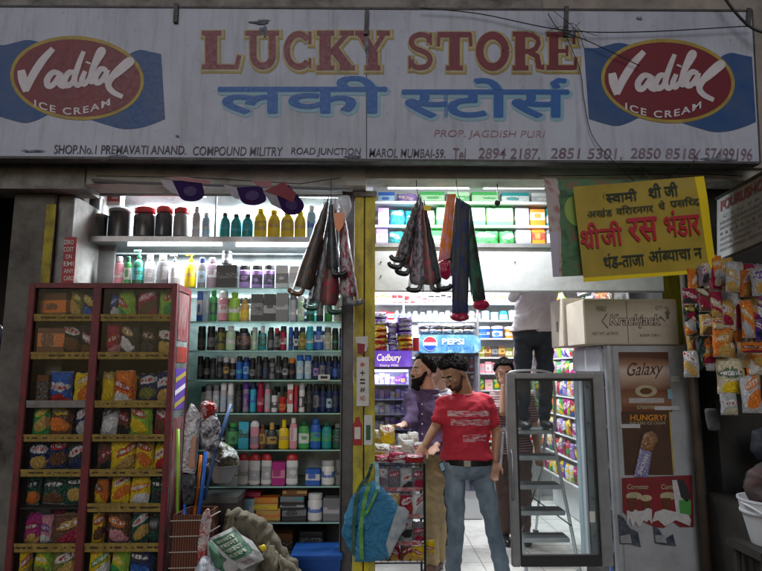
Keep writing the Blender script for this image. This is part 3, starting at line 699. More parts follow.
# purple danglers under the left beam
def dangler(shape, strip, red, emb, label, Y, tilt):
    c = sum((P(x, y, Y) for x, y in shape), Vector())/len(shape)
    t = thing('shop_dangler', label, 'dangler', c, 'purple card danglers hanging under the beam')
    M = Matrix.Rotation(R(tilt), 3, 'Z')
    def poly(pts, lift, m, nm, smooth=True):
        q = [P(x, y, Y-lift) for x, y in pts]
        part(t, nm, MB().prism(q, (0,.0022,0)).rot(M, c), m)
    s2 = [(p.x, p.y) for p in catmull([(x, y, 0) for x, y in shape], 3)] if len(shape) > 6 else shape
    poly(s2, 0, mat('dangler_purple', (.028,.010,.075), .75, spec=.15), 'card')
    poly(strip, .004, mat('dangler_lilac_white', (.30,.27,.32), .4, dirt=.5, dscale=12), 'pale_panel')
    poly(red, .007, mat('dangler_crimson', (.20,.012,.03), .4), 'red_panel')
    q = [P(x, y, Y-.004) for x, y in emb]
    part(t, 'emblem', MB().prism(q, (0,.001,0)).rot(M, c), mat('dangler_emblem', (.07,.045,.14), .4, dirt=.9, dirtcol=(.03,.012,.07), dscale=40, spec=.1))
def d2(px, py): return (150+px/4.48, 160+py/4.48)
def ring(cx, cy, rx, ry, n=20): return [(cx+rx*math.cos(2*math.pi*i/n), cy+ry*math.sin(2*math.pi*i/n)) for i in range(n)]
dangler([d2(*p) for p in ((100,95),(220,98),(232,110),(242,150),(228,172),(200,184),(160,184),(138,172),(125,150))], [d2(*p) for p in ((48,92),(102,96),(132,160),(108,152),(70,128))], [d2(*p) for p in ((60,84),(160,76),(268,90),(262,104),(170,98))], ring(*d2(180,140), 6.5, 5), 'purple and white card dangler, leftmost of three under the beam', 3.60, 8)
dangler([d2(*p) for p in ((385,122),(490,120),(512,150),(522,180),(500,196),(470,203),(430,198),(408,184),(398,160))], [d2(*p) for p in ((325,105),(385,120),(402,176),(375,168),(345,140))], [d2(*p) for p in ((455,92),(548,98),(545,130),(480,116))], ring(*d2(458,160), 7, 5), 'purple card dangler with white flank, middle one of three under the beam', 3.62, -6)
dangler([d2(*p) for p in ((560,160),(612,112),(640,135),(682,180),(690,210),(668,236),(638,246),(604,238),(580,215))], [d2(*p) for p in ((508,150),(560,140),(590,226),(545,205))], [d2(*p) for p in ((512,148),(596,100),(655,148),(640,190),(575,165))], ring(*d2(634,200), 6, 5.5), 'largest purple and crimson card dangler, rightmost of three, overlapping yellow bottles', 3.56, 14)
single('rope', MB().tube([P(96,176,3.64), P(200,178,3.64), P(300,184,3.62), P(340,178,3.66)], .003, 5), cab, 'thin cord under the left beam carrying the purple danglers', 'cord')
# ================================================================== GOODS KIT
ORD = ['zeroth','first','second','third','fourth','fifth','sixth','seventh','eighth','ninth','tenth','eleventh','twelfth','thirteenth','fourteenth','fifteenth','sixteenth','seventeenth','eighteenth','nineteenth','twentieth','twenty-first','twenty-second','twenty-third','twenty-fourth','twenty-fifth','twenty-sixth','twenty-seventh','twenty-eighth','twenty-ninth','thirtieth']
def prof(pts): return pts
def squash(mb, sy): mb.v = [Vector((v.x, v.y*sy, v.z)) for v in mb.v]; return mb
def unitpillow(sd=0):
    mb = MB()
    def fn(sgn):
        def f(u, v):
            x = (u-.5)*2; z = (v-.5)*2
            t = max(0, (1-abs(x)**3))*max(0, (1-abs(z)**2.6))
            pinch = 1-.10*(1-abs(z)**2)*.0-.06*math.cos(z*1.5)
            k = sgn*(.5*t**.55 if t > 0 else 0)
            k += (.10*noise.noise(Vector((x*2.5+sd, z*2.5, sgn*2)))+.06*noise.noise(Vector((x*7, z*7+sd, sgn*2))))*(t > .05)
            ex = 1+.10*noise.noise(Vector((sd*3.1, z*2.2, x)))-.10*abs(z)**3*(1 if z > 0 else .3)*(sd % 3)*.6
            lean = .06*noise.noise(Vector((sd*7.7, z*1.5, 4)))
            return Vector((x*.5*pinch*ex+lean, k+.25*noise.noise(Vector((sd*1.3, z*1.2, 9)))*(z > 0)*z, v+(.05*noise.noise(Vector((x*1.8+sd*5, 2, 2))) if v > .5 else 0)))
        return f
    mb.grid(fn(-1), 12, 16); mb.grid(fn(1), 12, 16); return mb
def rbox(s=.03):
    mb = MB().box(-.5,.5,-.5,.5,0,1); return mb
KIT = {
 'can': dict(body=(MB().lathe([(.42,0),(.5,.02),(.5,.72),(.44,.76)], n=18), 1), cap=(MB().lathe([(.42,.755),(.46,.765),(.46,.95),(.38,1)], n=18), 1)),
 'shampoo': dict(body=(squash(MB().lathe([(.44,0),(.5,.04),(.5,.66),(.42,.78),(.26,.83)], n=18), .6), 1), cap=(squash(MB().lathe([(.27,.832),(.3,.84),(.3,.98),(.26,1)], n=16), .8), 1)),
 'domecap': dict(body=(squash(MB().lathe([(.42,0),(.5,.05),(.46,.4),(.5,.70),(.46,.78)], n=18), .55), 1), cap=(squash(MB().lathe([(.47,.782),(.49,.80),(.46,.90),(.30,.98),(.12,1)], n=18), .55), 1)),
 'detergent': dict(body=(squash(MB().lathe([(.46,0),(.5,.05),(.5,.55),(.44,.72),(.24,.84),(.22,.87)], n=20), .55), 1), cap=(MB().lathe([(.24,.872),(.26,.88),(.26,.98),(.22,1)], n=14), 1)),
 'pump': dict(body=(MB().lathe([(.46,0),(.5,.03),(.5,.55),(.4,.68),(.18,.74),(.18,.78)], n=18), 1), cap=(MB().lathe([(.2,.782),(.2,.84),(.08,.85),(.08,.95),(.16,.955),(.16,1)], n=12).box(-.48,.0,-.08,.08,.955,.998), 1)),
 'jar': dict(body=(MB().lathe([(.44,0),(.5,.04),(.5,.70),(.44,.78),(.42,.80)], n=22), 1), cap=(MB().lathe([(.46,.802),(.48,.82),(.48,.98),(.44,1)], n=22), 1)),
 'tin': dict(body=(MB().lathe([(.48,0),(.5,.02),(.5,.86),(.48,.88)], n=22), 1), cap=(MB().lathe([(.51,.882),(.515,.90),(.51,.98),(.47,1)], n=22), 1)),
 'tub': dict(body=(MB().lathe([(.42,0),(.48,.78)], n=22), 1), cap=(MB().lathe([(.5,.782),(.5,.96),(.46,1)], n=22), 1)),
 'box': dict(body=(rbox(), 0)),
 'packet': dict(body=(unitpillow(), 1)), 'packet1': dict(body=(unitpillow(1.7), 1)), 'packet2': dict(body=(unitpillow(5.3), 1)), 'packet3': dict(body=(unitpillow(11.9), 1)), 'packet4': dict(body=(unitpillow(20.4), 1)),
 'perfume': dict(body=(squash(MB().lathe([(.46,0),(.5,.04),(.5,.62),(.40,.70),(.16,.72)], n=8), .6), 1), cap=(MB().lathe([(.2,.722),(.22,.73),(.22,.97),(.18,1)], n=12), 1)),
}
_KM = {}
def kitmesh(kind, p):
    k = (kind, p)
    if k not in _KM:
        mb, sm = KIT[kind][p]; _KM[k] = mb.mesh(f'{kind}_{p}', 'auto' if sm else False, bevel=.0 if sm else .018)
        _KM[k].materials.append(None)
    return _KM[k]
ROT = {}
def goods(name, kind, x, y, z, w, d, h, m, capm, label, cat, group=None, rz=0, tilt=0):
    t = bpy.data.objects.new(name, None); COL.objects.link(t); t.location = (x, y, z); t.rotation_euler = (tilt, 0, rz); t.scale = (w, d, h); t.empty_display_size = .3
    tag(t, label, cat, group); vk = kind
    if kind == 'packet': kind = 'packet'+random.choice(('', '1', '2', '3', '4'))
    for p in KIT[kind]:
        o = bpy.data.objects.new({'body': 'body', 'cap': 'cap'}[p] if len(KIT[kind]) > 1 else 'wrapper' if vk == 'packet' else 'carton', kitmesh(kind, p)); COL.objects.link(o); o.parent = t
        o.material_slots[0].link = 'OBJECT'; o.material_slots[0].material = m if p == 'body' else capm
    if vk in ('box', 'packet'):   # one piece only: the thing is its own mesh
        o = [c for c in COL.objects if c.parent == t][0] if False else o
        COL.objects.unlink(o); bpy.data.objects.remove(o); bpy.data.objects.remove(t)
        t = bpy.data.objects.new(name, kitmesh(kind, 'body')); COL.objects.link(t); t.location = (x, y, z); t.rotation_euler = (tilt, 0, rz); t.scale = (w, d, h)
        t.material_slots[0].link = 'OBJECT'; t.material_slots[0].material = m; tag(t, label, cat, group)
    return t
KN = dict(can=('spray_can','can','spray can'), shampoo=('shampoo_bottle','bottle','bottle'), domecap=('shampoo_bottle','bottle','bottle'), detergent=('detergent_bottle','bottle','bottle'), pump=('pump_bottle','bottle','pump bottle'),
  jar=('jar','jar','jar'), tin=('tin','tin','tin'), tub=('tub','tub','tub'), box=('box','box','box'), packet=('packet','packet','packet'), perfume=('perfume_bottle','bottle','perfume bottle'))
SHORT = dict(palegreen='pale green', paleblue='pale blue', darkgreen='dark green')
def cn(c): return SHORT.get(c, c)
def row(items, base, Y, where, group, jit=.012, depth=None):
    "items: (kind, px0, px1, top py, colour, label-band colour, cap colour)"
    tot = len(items)
    for i, it in enumerate(items):
        kind, a, b_, top, c, c2, cc = it[:7]
        xa, xb = wx(a, Y, base), wx(b_, Y, base); z = wz(base, Y, (a+b_)/2); w = (xb-xa)*(1.06 if kind in ('shampoo','detergent','domecap','pump') else 1.0); h = wz(top, Y, (a+b_)/2)-z
        y = Y+w*.3+random.uniform(0, jit)
        nm, cat, word_ = KN[kind]
        m = labelled(c, c2) if c2 else plain(c, .25)
        if kind == 'packet': m = foil(c, c2 or 'white', cc or 'gold')
        extra = f' with {cn(cc)} cap' if kind not in ('box', 'packet') and cc != c and cc else ''
        lab = f'{cn(c)} {word_}{extra}, {ORD[i+1]} from left on {where}'
        goods(nm, kind, (xa+xb)/2, y, z, w, min(w, .12)*(1 if kind in ('can','pump','jar','tin','tub') else .8) if kind != 'packet' else w*.35, h, m, plain(cc or c, .35), lab, cat, group, rz=random.uniform(-.12,.12))
# ================================================================== GLASS SHELF UNIT
YU = 4.16; YUb = 4.58
glassm = glassy('shelf_glass_top', (.93,1,.97), .06, .03); glassedge = mat('shelf_glass_edge', (.38,.68,.60), .25)
unit = thing('display_unit', 'tall lit display unit of green edged glass shelves left of the yellow post', 'display unit', (wx(210, YU), YU, 0))
ux0, ux1 = wx(78, YU, 300), wx(345, YU, 300)
mirror, nt, b = ntree('unit_back_mirror'); b.inputs['Base Color'].default_value = (.50,.53,.53,1); b.inputs['Metallic'].default_value = .25
nn = tex_noise(nt, 8, 4); b.inputs['Roughness'].default_value = .25
lin(nt, ramp(nt, nn.outputs['Fac'], [(.3,(.20,.25,.27)),(.7,(.46,.52,.53))]).outputs[0], b.inputs['Base Color'])  # blotchy reflection painted into the mirror's base colour
zb = {k: wz(k, YU, 230) for k in (237, 288, 321.5, 350.5, 380, 413, 449.5, 486, 522)}
part(unit, 'back_panel', MB().box(ux0, ux1, YUb, YUb+.02, zb[486], 3.0), mirror)
part(unit, 'back_panel', MB().box(ux0, ux1, YUb, YUb+.02, .02, zb[486]-.004), mat('unit_dark_back', (.05,.055,.06), .5, dirt=.5))
part(unit, 'top_board', MB().box(ux0, ux1, YU-.04, YUb, 3.0, 3.03), whitewash)
part(unit, 'side_panel', MB().box(ux0-.02, ux0-.002, YU-.02, YUb, .02, 3.0), plaster)
part(unit, 'side_panel', MB().box(ux1+.002, ux1+.02, YU-.02, YUb, .02, 3.0), mat('unit_dark_side', (.05,.05,.05), .5))
alu = mat('brushed_aluminium', (.36,.36,.37), .35, .7, dirt=.5, dirtcol=(.1,.1,.1), dscale=8)
a_, b2 = P(80, 236, YU), P(345, 241, YU)
part(unit, 'upper_shelf', MB().prism([(ux0,YU-.02,zb[237]-.001),(ux1,YU-.02,zb[237]-.001),(ux1,YU-.02,zb[237]-.04),(ux0,YU-.02,zb[237]-.04)], (0,.42,0)), alu)
for y in (288, 321.5, 350.5, 380, 413, 449.5, 486, 522):
    s = MB().box(ux0, ux1, YU-.012, YUb-.02, zb[y]-.007, zb[y]-.001)
    part(unit, 'glass_shelf', s, glassm)
    e = MB().box(ux0+.001, ux1-.001, YU-.018, YU-.0125, zb[y]-.0085, zb[y]-.0005)
    part(unit, 'shelf_edge', e, glassedge)
for px in (216,):   # divider of the upper shelf
    part(unit, 'divider', MB().box(wx(px,YU,215)-.004, wx(px,YU,215)+.006, YU-.02, YU-.005, zb[237], wz(197,YU)), gs)
part(unit, 'rail', MB().box(ux0, ux1, YU-.025, YU-.008, wz(198,YU), wz(195,YU)), gs)
for px in (95,):
    part(unit, 'inner_panel', MB().box(wx(84,4.2,260), wx(108,4.2,260), 4.30, 4.33, zb[288], zb[237]-.045), mat('grey_sheet', (.16,.16,.16), .6, dirt=.5))
random.seed(11)
row([('tin',80,103,213,'charcoal',None,'grey'), ('tin',104,126,207,'charcoal',None,'grey'), ('jar',130,152,206,'charcoal',None,'red'), ('jar',153,170,206,'charcoal',None,'red'), ('jar',171,187,207,'grey',None,'red'),
 ('shampoo',191,199,206,'silver','white','silver'), ('shampoo',201,209,212,'paleblue','white','white'),
 ('detergent',218,228.5,212,'teal','cyan','charcoal'), ('detergent',229.5,240,213,'teal','cyan','charcoal'), ('detergent',241,251.5,213,'teal','cyan','charcoal'),
 ('detergent',253,265.5,208,'yellow','gold','yellow'), ('detergent',266.5,279,209,'yellow','gold','yellow'), ('detergent',280,293,210,'yellow','gold','yellow'), ('detergent',294,305,210,'yellow','gold','yellow'),
 ('shampoo',306.5,315,205,'paleblue','blue','white'), ('detergent',336,350,204,'blue','cyan','blue')], 236.5, YU+.06, 'the topmost shelf', 'bottles and jars on the topmost shelf')
goods('tin', 'tin', wx(92,4.28,200), 4.3, wz(212,4.26,92), .15, .15, .13, plain('charcoal'), plain('grey'), 'dark tin stacked on the leftmost tin of the topmost shelf', 'tin', 'bottles and jars on the topmost shelf')
goods('box', 'box', wx(117,4.28,200), 4.26, wz(206.5,4.26,117), .10, .08, .12, labelled('white','red'), None, 'white and red box lying on a dark tin at the top left', 'box', None)
row([('shampoo',112,121,256,'pink','white','white'), ('shampoo',122,129,256,'green','white','darkgreen'), ('pump',130,141,249,'darkgreen','teal','darkgreen'), ('shampoo',142,152,254,'white','silver','white'), ('shampoo',154,166,254,'grey','silver','white'), ('pump',167,178,254,'silver','white','grey'),
 ('pump',183,194,253,'yellow','gold','yellow'), ('shampoo',196,204,257,'grey','paleblue','navy'), ('shampoo',205,215,257,'mauve','white','mauve'), ('box',216,237,265,'black','charcoal',None), ('can',238,249,264,'lilac','black','black'), ('can',250.5,261.5,264,'lilac','black','black'), ('can',262.5,274,264,'lilac','black','black'),
 ('box',275.5,288,265,'silver','charcoal',None), ('box',289.5,306,266,'white','silver',None), ('shampoo',308,316,264,'paleblue','white','white'), ('can',318,326,266,'silver','blue','grey'), ('can',328,336,266,'white','blue','black')], 287.5, YU+.04, 'first glass shelf', 'toiletries on the first glass shelf')
goods('jar', 'jar', wx(226,YU+.06,260), YU+.09, wz(264.2,YU+.07,226), .075, .075, .10, labelled('charcoal','grey'), plain('charcoal'), 'dark grey jar stacked on the black box of the first glass shelf', 'jar')
row([('box',196,201.5,291,'blue','white',None), ('box',202,207.5,291,'paleblue','white',None), ('shampoo',208.5,216,290,'green','darkgreen','green'), ('can',217,227,291,'pink','white','white'), ('shampoo',228,238.5,292,'lime','white','lime'), ('shampoo',239.5,248,299,'gold','yellow','gold'),
 ('box',250,262,294,'charcoal','grey',None), ('box',263,275,294,'charcoal','silver',None), ('box',276,288,293,'grey','silver',None), ('can',289,296,293,'silver','white','grey'), ('can',297,304,295,'palegreen','white','white'), ('perfume',306,314,297,'darkgreen','teal','black'), ('can',316,323,296,'black','grey','silver'), ('can',325,332,296,'green','white','black'), ('shampoo',334,341,297,'white','silver','silver')], 321, YU+.04, 'second glass shelf', 'toiletries on the second glass shelf')
row([('can',196.5,204.5,326,'black','charcoal','black'), ('can',206,214,326,'black','grey','black'), ('can',215.5,224,327,'olive','black','charcoal'), ('shampoo',225,234,326,'palegreen','white','white'), ('shampoo',235.5,249,328,'black','brown','black'), ('can',251,256.5,327,'palegreen','white','silver'), ('perfume',257.5,266,326,'teal','darkgreen','white'), ('can',267.5,273,327,'charcoal','grey','black'), ('can',274,278.5,328,'black','grey','red'), ('can',279.5,286,326,'crimson','white','charcoal'), ('can',288,292.5,327,'blue','navy','blue'), ('can',293.5,298,327,'navy','white','navy'),
 ('can',299,305,327,'olive','gold','navy'), ('can',306,313,326,'cyan','white','cyan'), ('shampoo',314,323,326,'blue','white','blue'), ('can',324,331,327,'silver','white','grey'), ('can',332,338,328,'charcoal','teal','black'), ('can',339,344,328,'navy','blue','black')], 350, YU+.04, 'third glass shelf', 'bottles and cans on the third glass shelf')
row([('can',196+i*6.6,202+i*6.6,356+(i%3),c,b4,k) for i, (c, b4, k) in enumerate((('black','charcoal','black'),('black','grey','black'),('charcoal','black','black'),('black','charcoal','grey'),('charcoal','gold','silver'),('black','grey','silver'),('blue','cyan','black'),('blue','paleblue','navy'),('black','grey','black'),('black','charcoal','black'),('charcoal','navy','black'),('grey','black','charcoal'),('black','grey','black'),('charcoal','silver','black'),('black','brown','orange')))]
 +[('can',296,303,355,'paleblue','white','blue'), ('can',304,311,355,'paleblue','white','blue')]+[('can',312.5+i*6.5,318.5+i*6.5,356,'navy',b4,'black') for i, b4 in enumerate(('lilac','grey','navy','blue','navy'))], 379.3, YU+.04, 'fourth glass shelf', 'spray cans on the fourth glass shelf')
t = thing('price_card', 'small white price card on the edge of the fourth glass shelf', 'price card', P(324, 380, YU-.03))
part(t, 'card', sheet(318, 374.5, 330, 380.5, YU-.03), paper); part(t, 'printing', sheet(320.5, 376, 327.5, 378.6, YU-.0325, .0015), ink)
row([('can',204,210.5,384,'silver','white','grey'), ('can',211.5,218,384,'silver','white','grey'), ('can',219,225.5,383,'silver','paleblue','white'), ('can',226.5,233,383,'white','silver','white'), ('can',234.5,241,384,'charcoal','black','black'), ('can',242,248,382,'mauve','purple','purple'), ('can',249,255.5,382,'cyan','blue','navy'), ('can',256.5,263,382,'crimson','pink','crimson'), ('can',264,270,382,'pink','silver','grey'), ('can',271,277,390,'white','black','black'), ('tub',278,286,397,'red','orange','red'), ('box',287,292.5,384,'white','red',None), ('can',293.5,297.5,385,'red','crimson','red'), ('can',298.5,304.5,383,'white','black','silver'),
 ('can',305.5,312,384,'charcoal','black','black')]+[('can',313+i*6.4,319+i*6.4,384,'navy',b4,'black') for i, b4 in enumerate(('grey','navy','paleblue','charcoal','navy'))], 412.3, YU+.04, 'fifth glass shelf', 'spray cans on the fifth glass shelf')
row([('shampoo',226,237,423,'darkgreen','green','green'), ('box',238,248,422,'cyan','darkgreen',None), ('domecap',249,258,421,'pink','mauve','white'), ('shampoo',259,264.5,424,'brown','gold','brown'), ('perfume',265.5,276,423,'charcoal','gold','gold'), ('perfume',278,288,420,'yellow','gold','yellow'), ('shampoo',289,296.5,418,'pink','white','white'), ('shampoo',298,308.5,421,'green','white','darkgreen'), ('shampoo',310,320,419,'blue','green','blue'), ('shampoo',321.5,331,422,'teal','green','darkgreen'), ('shampoo',332.5,343,424,'darkgreen','charcoal','grey')], 448.8, YU+.04, 'sixth glass shelf', 'bottles on the sixth glass shelf')
row([('domecap',236.5,247,454,'white','silver','red'), ('domecap',248,259,454,'white','silver','red'), ('domecap',260,270.5,454,'white','silver','red'), ('box',271.5,284.5,462,'magenta','pink',None), ('domecap',285.5,297,454,'white','silver','red'), ('box',306,320,469,'blue','white',None), ('jar',321,334.5,461,'white','blue','silver'), ('box',336,341,460,'grey','charcoal',None)], 485.3, YU+.04, 'seventh glass shelf', 'bottles and boxes on the seventh glass shelf')
row([('box',226,238,503,'brown','white',None), ('box',240,253.5,499,'paleblue','white',None), ('box',255,279.5,509,'gold','orange',None), ('box',281,305,508,'charcoal','grey',None), ('jar',307,322,494,'white','blue','white'), ('box',323.5,341,498,'grey','silver',None)], 521.2, YU+.04, 'lowest glass shelf', 'boxes on the lowest glass shelf')
for i, (a, b4, y0, y1, c, c2, l) in enumerate(((255,279.5,508.5,502,'gold','yellow','gold box stacked second in the gold pile, lowest glass shelf'), (255,279.5,501.6,496,'orange','gold','orange topped box on the gold pile, lowest glass shelf'), (281,305,507.6,501,'charcoal','silver','dark box stacked second in the grey pile, lowest glass shelf'), (281,305,500.6,495,'grey','teal','grey green box topping the grey pile, lowest glass shelf'), (283,308,494.5,488.5,'brown','gold','flat brown box lying across the grey pile'), (241,262,495.5,491,'crimson','brown','dark red flat box on the pale blue box'))):
    Y = YU+.09; goods('box', 'box', wx((a+b4)/2,Y,500), Y, wz(y0,Y,270), (wx(b4,Y,500)-wx(a,Y,500))*.97, .1, (wz(y1,Y)-wz(y0,Y)), labelled(c,c2), None, l, 'box', 'stacked boxes on the lowest glass shelf', rz=random.uniform(-.04,.04))
# second line of goods, half hidden behind the front one
random.seed(5)
for bi, (base, top, nm_) in enumerate(((321,296,'second'), (350,330,'third'), (379.3,360,'fourth'), (412.3,388,'fifth'), (448.8,428,'sixth'))):
    x = 198
    k = 0
    while x < 338:
        w = random.uniform(6, 9); x += random.choice((0,0,0,2)); c = random.choice(['charcoal','black','grey','silver','teal','navy','brown','palegreen','white']); Y = YU+.22; k += 1
        z = wz(base, YU+.04, x)
        goods('spray_can', 'can', wx(x+w/2,Y,base), Y, z, (wx(x+w,Y,base)-wx(x,Y,base))*.9, .05, (wz(top,Y)-wz(base,Y)), labelled(c, random.choice(['white','grey','black'])), plain('black'), f'{c} can, {ORD[k]} from left, back line of {nm_} glass shelf', 'can', 'cans in the back line of the glass shelves')
        x += w+random.uniform(0, 3)
# storage below: dark cartons and a blue bin
for i, (x0, x1, y0, y1, c) in enumerate(((232,262,540,568,'charcoal'), (264,292,532,566,'brown'), (300,322,530,560,'black'))):
    Y = YU+.12; goods('carton', 'box', wx((x0+x1)/2,Y,y1), Y+.06, wz(y1,Y), wx(x1,Y)-wx(x0,Y), .2, wz(y0,Y)-wz(y1,Y), labelled(c,'charcoal'), None, ['dark carton in the shadow under the lowest glass shelf','brown carton in shadow under the gold boxes','black carton under the lowest shelf above the blue bin'][i], 'carton')
bb = thing('blue_bin', 'blue plastic storage bin on the floor under the glass shelves', 'bin', (wx(318,3.95,571), 3.98, 0))
z1 = wz(557, 3.9); x0, x1 = wx(293,3.9,560), wx(341,3.9,560)
part(bb, 'tub', MB().add([(x0+.02,3.86,.0),(x1-.02,3.86,.0),(x1-.02,4.1,.0),(x0+.02,4.1,.0),(x0,3.84,z1),(x1,3.84,z1),(x1,4.12,z1),(x0,4.12,z1)], [(0,3,2,1),(0,1,5,4),(1,2,6,5),(2,3,7,6),(3,0,4,7),(4,5,6,7)]), mat('bin_blue', (.01,.07,.30), .4))
part(bb, 'rim', MB().box(x0-.012, x1+.012, 3.83, 4.13, z1+.001, z1+.03), mat('bin_blue', C['blue']), bevel=.004)

# ================================================================== RED SNACK CABINET
YC = 3.70
cbl, cbr = wx(28.5,YC,290), wx(177,YC,290); czt = wz(283,YC,100); cdep = .30
cab_ = thing('snack_cabinet', 'tall dark red steel cabinet with two glazed bays of snack packets', 'cabinet', ((cbl+cbr)/2, YC+.15, 0))
cred = mat('cabinet_red_paint', (.17,.016,.024), .5, .1, dirt=.8, dirtcol=(.04,.015,.015), dscale=9, bmp=.1)
cin = mat('cabinet_inside', (.018,.016,.016), .7)
st = .042; cm0, cm1 = wx(93.5,YC,290), wx(101.5,YC,290)
for x0, x1, nm in ((cbl,cbl+st,'stile'), (cbr-st*.8,cbr,'stile'), (cm0,cm1,'mullion')):
    part(cab_, nm, MB().box(x0, x1, YC, YC+.03, .03, czt), cred, bevel=.003)
part(cab_, 'top_rail', MB().box(cbl+st+.001, cbr-st*.8-.001, YC-.002, YC+.028, czt-.032, czt), cred)
part(cab_, 'roof', MB().box(cbl, cbr, YC+.031, YC+cdep, czt-.015, czt), cred)
part(cab_, 'back_panel', MB().box(cbl+.01, cbr-.01, YC+cdep-.01, YC+cdep, .03, czt-.016), cin)
part(cab_, 'side_panel', MB().box(cbl, cbl+.008, YC+.031, YC+cdep-.011, .03, czt-.016), cred)
part(cab_, 'side_glass', MB().box(cbr-.006, cbr-.001, YC+.034, YC+cdep-.03, .03, czt-.04), glassy('cabinet_side_glass', (.55,.5,.5), .12, .9))
part(cab_, 'side_rail', MB().box(cbr-.012, cbr+.001, YC+cdep-.03, YC+cdep, .03, czt-.016), cred)
part(cab_, 'side_rail', MB().box(cbr-.010, cbr+.002, YC+.034, YC+cdep-.032, czt-.05, czt-.017), cred)
# faded stickers on the cabinet's side
stk = mat('side_sticker_red', (.34,.04,.05), .5, dirt=.8, dirtcol=(.25,.2,.2), dscale=12)
for i, (z0, z1, m) in enumerate(((1.74,2.06,'dirty'),(1.60,1.70,'orange'),(1.30,1.56,'violet'),(.35,1.25,'dirty'))):
    mm = {'red': stk, 'dirty': mat('side_sticker_grey', (.16,.02,.025), .5, dirt=1, dirtcol=(.28,.22,.22), dscale=14, stretch=(1,3,.6)), 'orange': mat('side_sticker_orange', (.30,.03,.02), .5, dirt=.8, dscale=12), 'violet': mat('side_sticker_violet', (.10,.05,.30), .5)}[m]
    part(cab_, 'side_sticker', MB().box(cbr+.0005, cbr+.002, YC+.05, YC+cdep-.05, z0, z1), mm)
for k, z in enumerate((1.50, 1.42, 1.34)):
    part(cab_, 'sticker_stripe', MB().add([(cbr+.004,YC+.05,z-.03),(cbr+.004,YC+cdep-.05,z+.015),(cbr+.004,YC+cdep-.05,z+.045),(cbr+.004,YC+.05,z)], [(0,1,2,3)]), mat('sticker_yellow', (.35,.28,.05), .5) if k != 1 else whitep)
railm, nt, b = ntree('price_rail_card')
n = tex_noise(nt, 30, 3, .6, stretch=(1,1,.5)); n2 = tex_noise(nt, 60, 2, .5, stretch=(1,1,.8)); tc = nt.nodes.new('ShaderNodeTexCoord'); sp = nt.nodes.new('ShaderNodeSeparateXYZ'); lin(nt, tc.outputs['Generated'], sp.inputs[0])
mid = mth(nt, 'LESS_THAN', mth(nt, 'ABSOLUTE', mth(nt, 'SUBTRACT', sp.outputs[2], .5)), .13)
base = ramp(nt, n.outputs['Fac'], [(.35,(.22,.15,.04)),(.65,(.34,.24,.06))]).outputs[0]
lin(nt, mixc(nt, mth(nt, 'MULTIPLY', mid, mth(nt, 'GREATER_THAN', n2.outputs['Fac'], .5)), base, (.05,.03,.02)), b.inputs['Base Color']); b.inputs['Roughness'].default_value = .45
greyrail = mat('torn_grey_rail', (.26,.24,.23), .6, dirt=.6, dscale=20)
# rows: price rail centre py, contents (photo pixels) for both bays
CW = [
 (317.5, [('box',38,64,296,'brown','orange',None), ('packet',66,80,293,'olive','yellow','gold'), ('packet',80,93,293,'navy','yellow','blue')], [('packet',108,116,294,'navy','blue','white'), ('packet',111,133,293,'lime','red','green'), ('packet',135,154,294,'crimson','pink','brown'), ('packet',157,174,293,'lime','red','green')]),
 (355.5, [('box',36,58,332,'brown','orange',None), ('packet',60,76,330,'black','white','brown'), ('packet',78,91,330,'black','pink','brown')], [('packet',104,116,328,'crimson','red','pink'), ('packet',118,136,329,'charcoal','gold','white'), ('packet',138,152,329,'black','brown','charcoal'), ('packet',155,172,330,'black','white','gold')]),
 (404, [('box',34,46,380,'brown','charcoal',None), ('packet',47,67,377,'blue','white','red'), ('packet',70,90,378,'yellow','gold','orange')], [('packet',98,110,377,'yellow','gold','yellow'), ('packet',112,132,376,'orange','red','white'), ('packet',135,152,379,'navy','white','olive'), ('packet',153,171,377,'navy','white','gold')]),
 (438, [('packet',27,43,412,'green','yellow','gold'), ('packet',44,66,412,'brown','yellow','orange'), ('packet',72,86,411,'navy','white','silver')], [('packet',96,113,411,'silver','charcoal','white'), ('packet',115,126,413,'brown','crimson','black'), ('packet',128,149,412,'lime','red','yellow'), ('packet',151,168,411,'crimson','white','brown')]),
 (473, [('packet',22,42,448,'navy','white','gold'), ('packet',44,62,448,'navy','red','brown'), ('packet',64,83,448,'charcoal','white','navy')], [('packet',94,107,448,'brown','crimson','black'), ('packet',108,131,446,'yellow','red','gold'), ('packet',133,149,449,'yellow','red','orange'), ('packet',151,165,450,'yellow','white','red')]),
 (508, [('packet',16,34,482,'darkgreen','black','orange'), ('packet',36,60,480,'darkgreen','charcoal','brown'), ('packet',62,80,484,'darkgreen','black','gold')], [('packet',88,103,486,'orange','brown','yellow'), ('packet',106,125,484,'yellow','white','orange'), ('packet',126,146,484,'yellow','orange','white'), ('packet',148,160,486,'darkgreen','black','charcoal')]),
 (548, [('packet',12,34,522,'magenta','crimson','gold'), ('packet',36,48,524,'pink','purple','white'), ('packet',50,78,523,'brown','gold','crimson')], [('packet',84,99,522,'yellow','red','brown'), ('packet',105,126,520,'brown','orange','pink'), ('packet',128,144,522,'darkgreen','white','gold'), ('packet',146,158,524,'charcoal','grey','darkgreen')]),
 (586, [('packet',6,26,559,'yellow','red','gold'), ('packet',28,46,560,'lime','yellow','olive'), ('packet',48,70,560,'olive','white','gold')], [('packet',84,104,560,'yellow','green','white'), ('packet',106,124,560,'lime','yellow','green'), ('packet',126,150,560,'navy','charcoal','blue')]),
]
random.seed(21)
rown = ['top','second','third','fourth','fifth','sixth','seventh','lowest']
zmin = .05
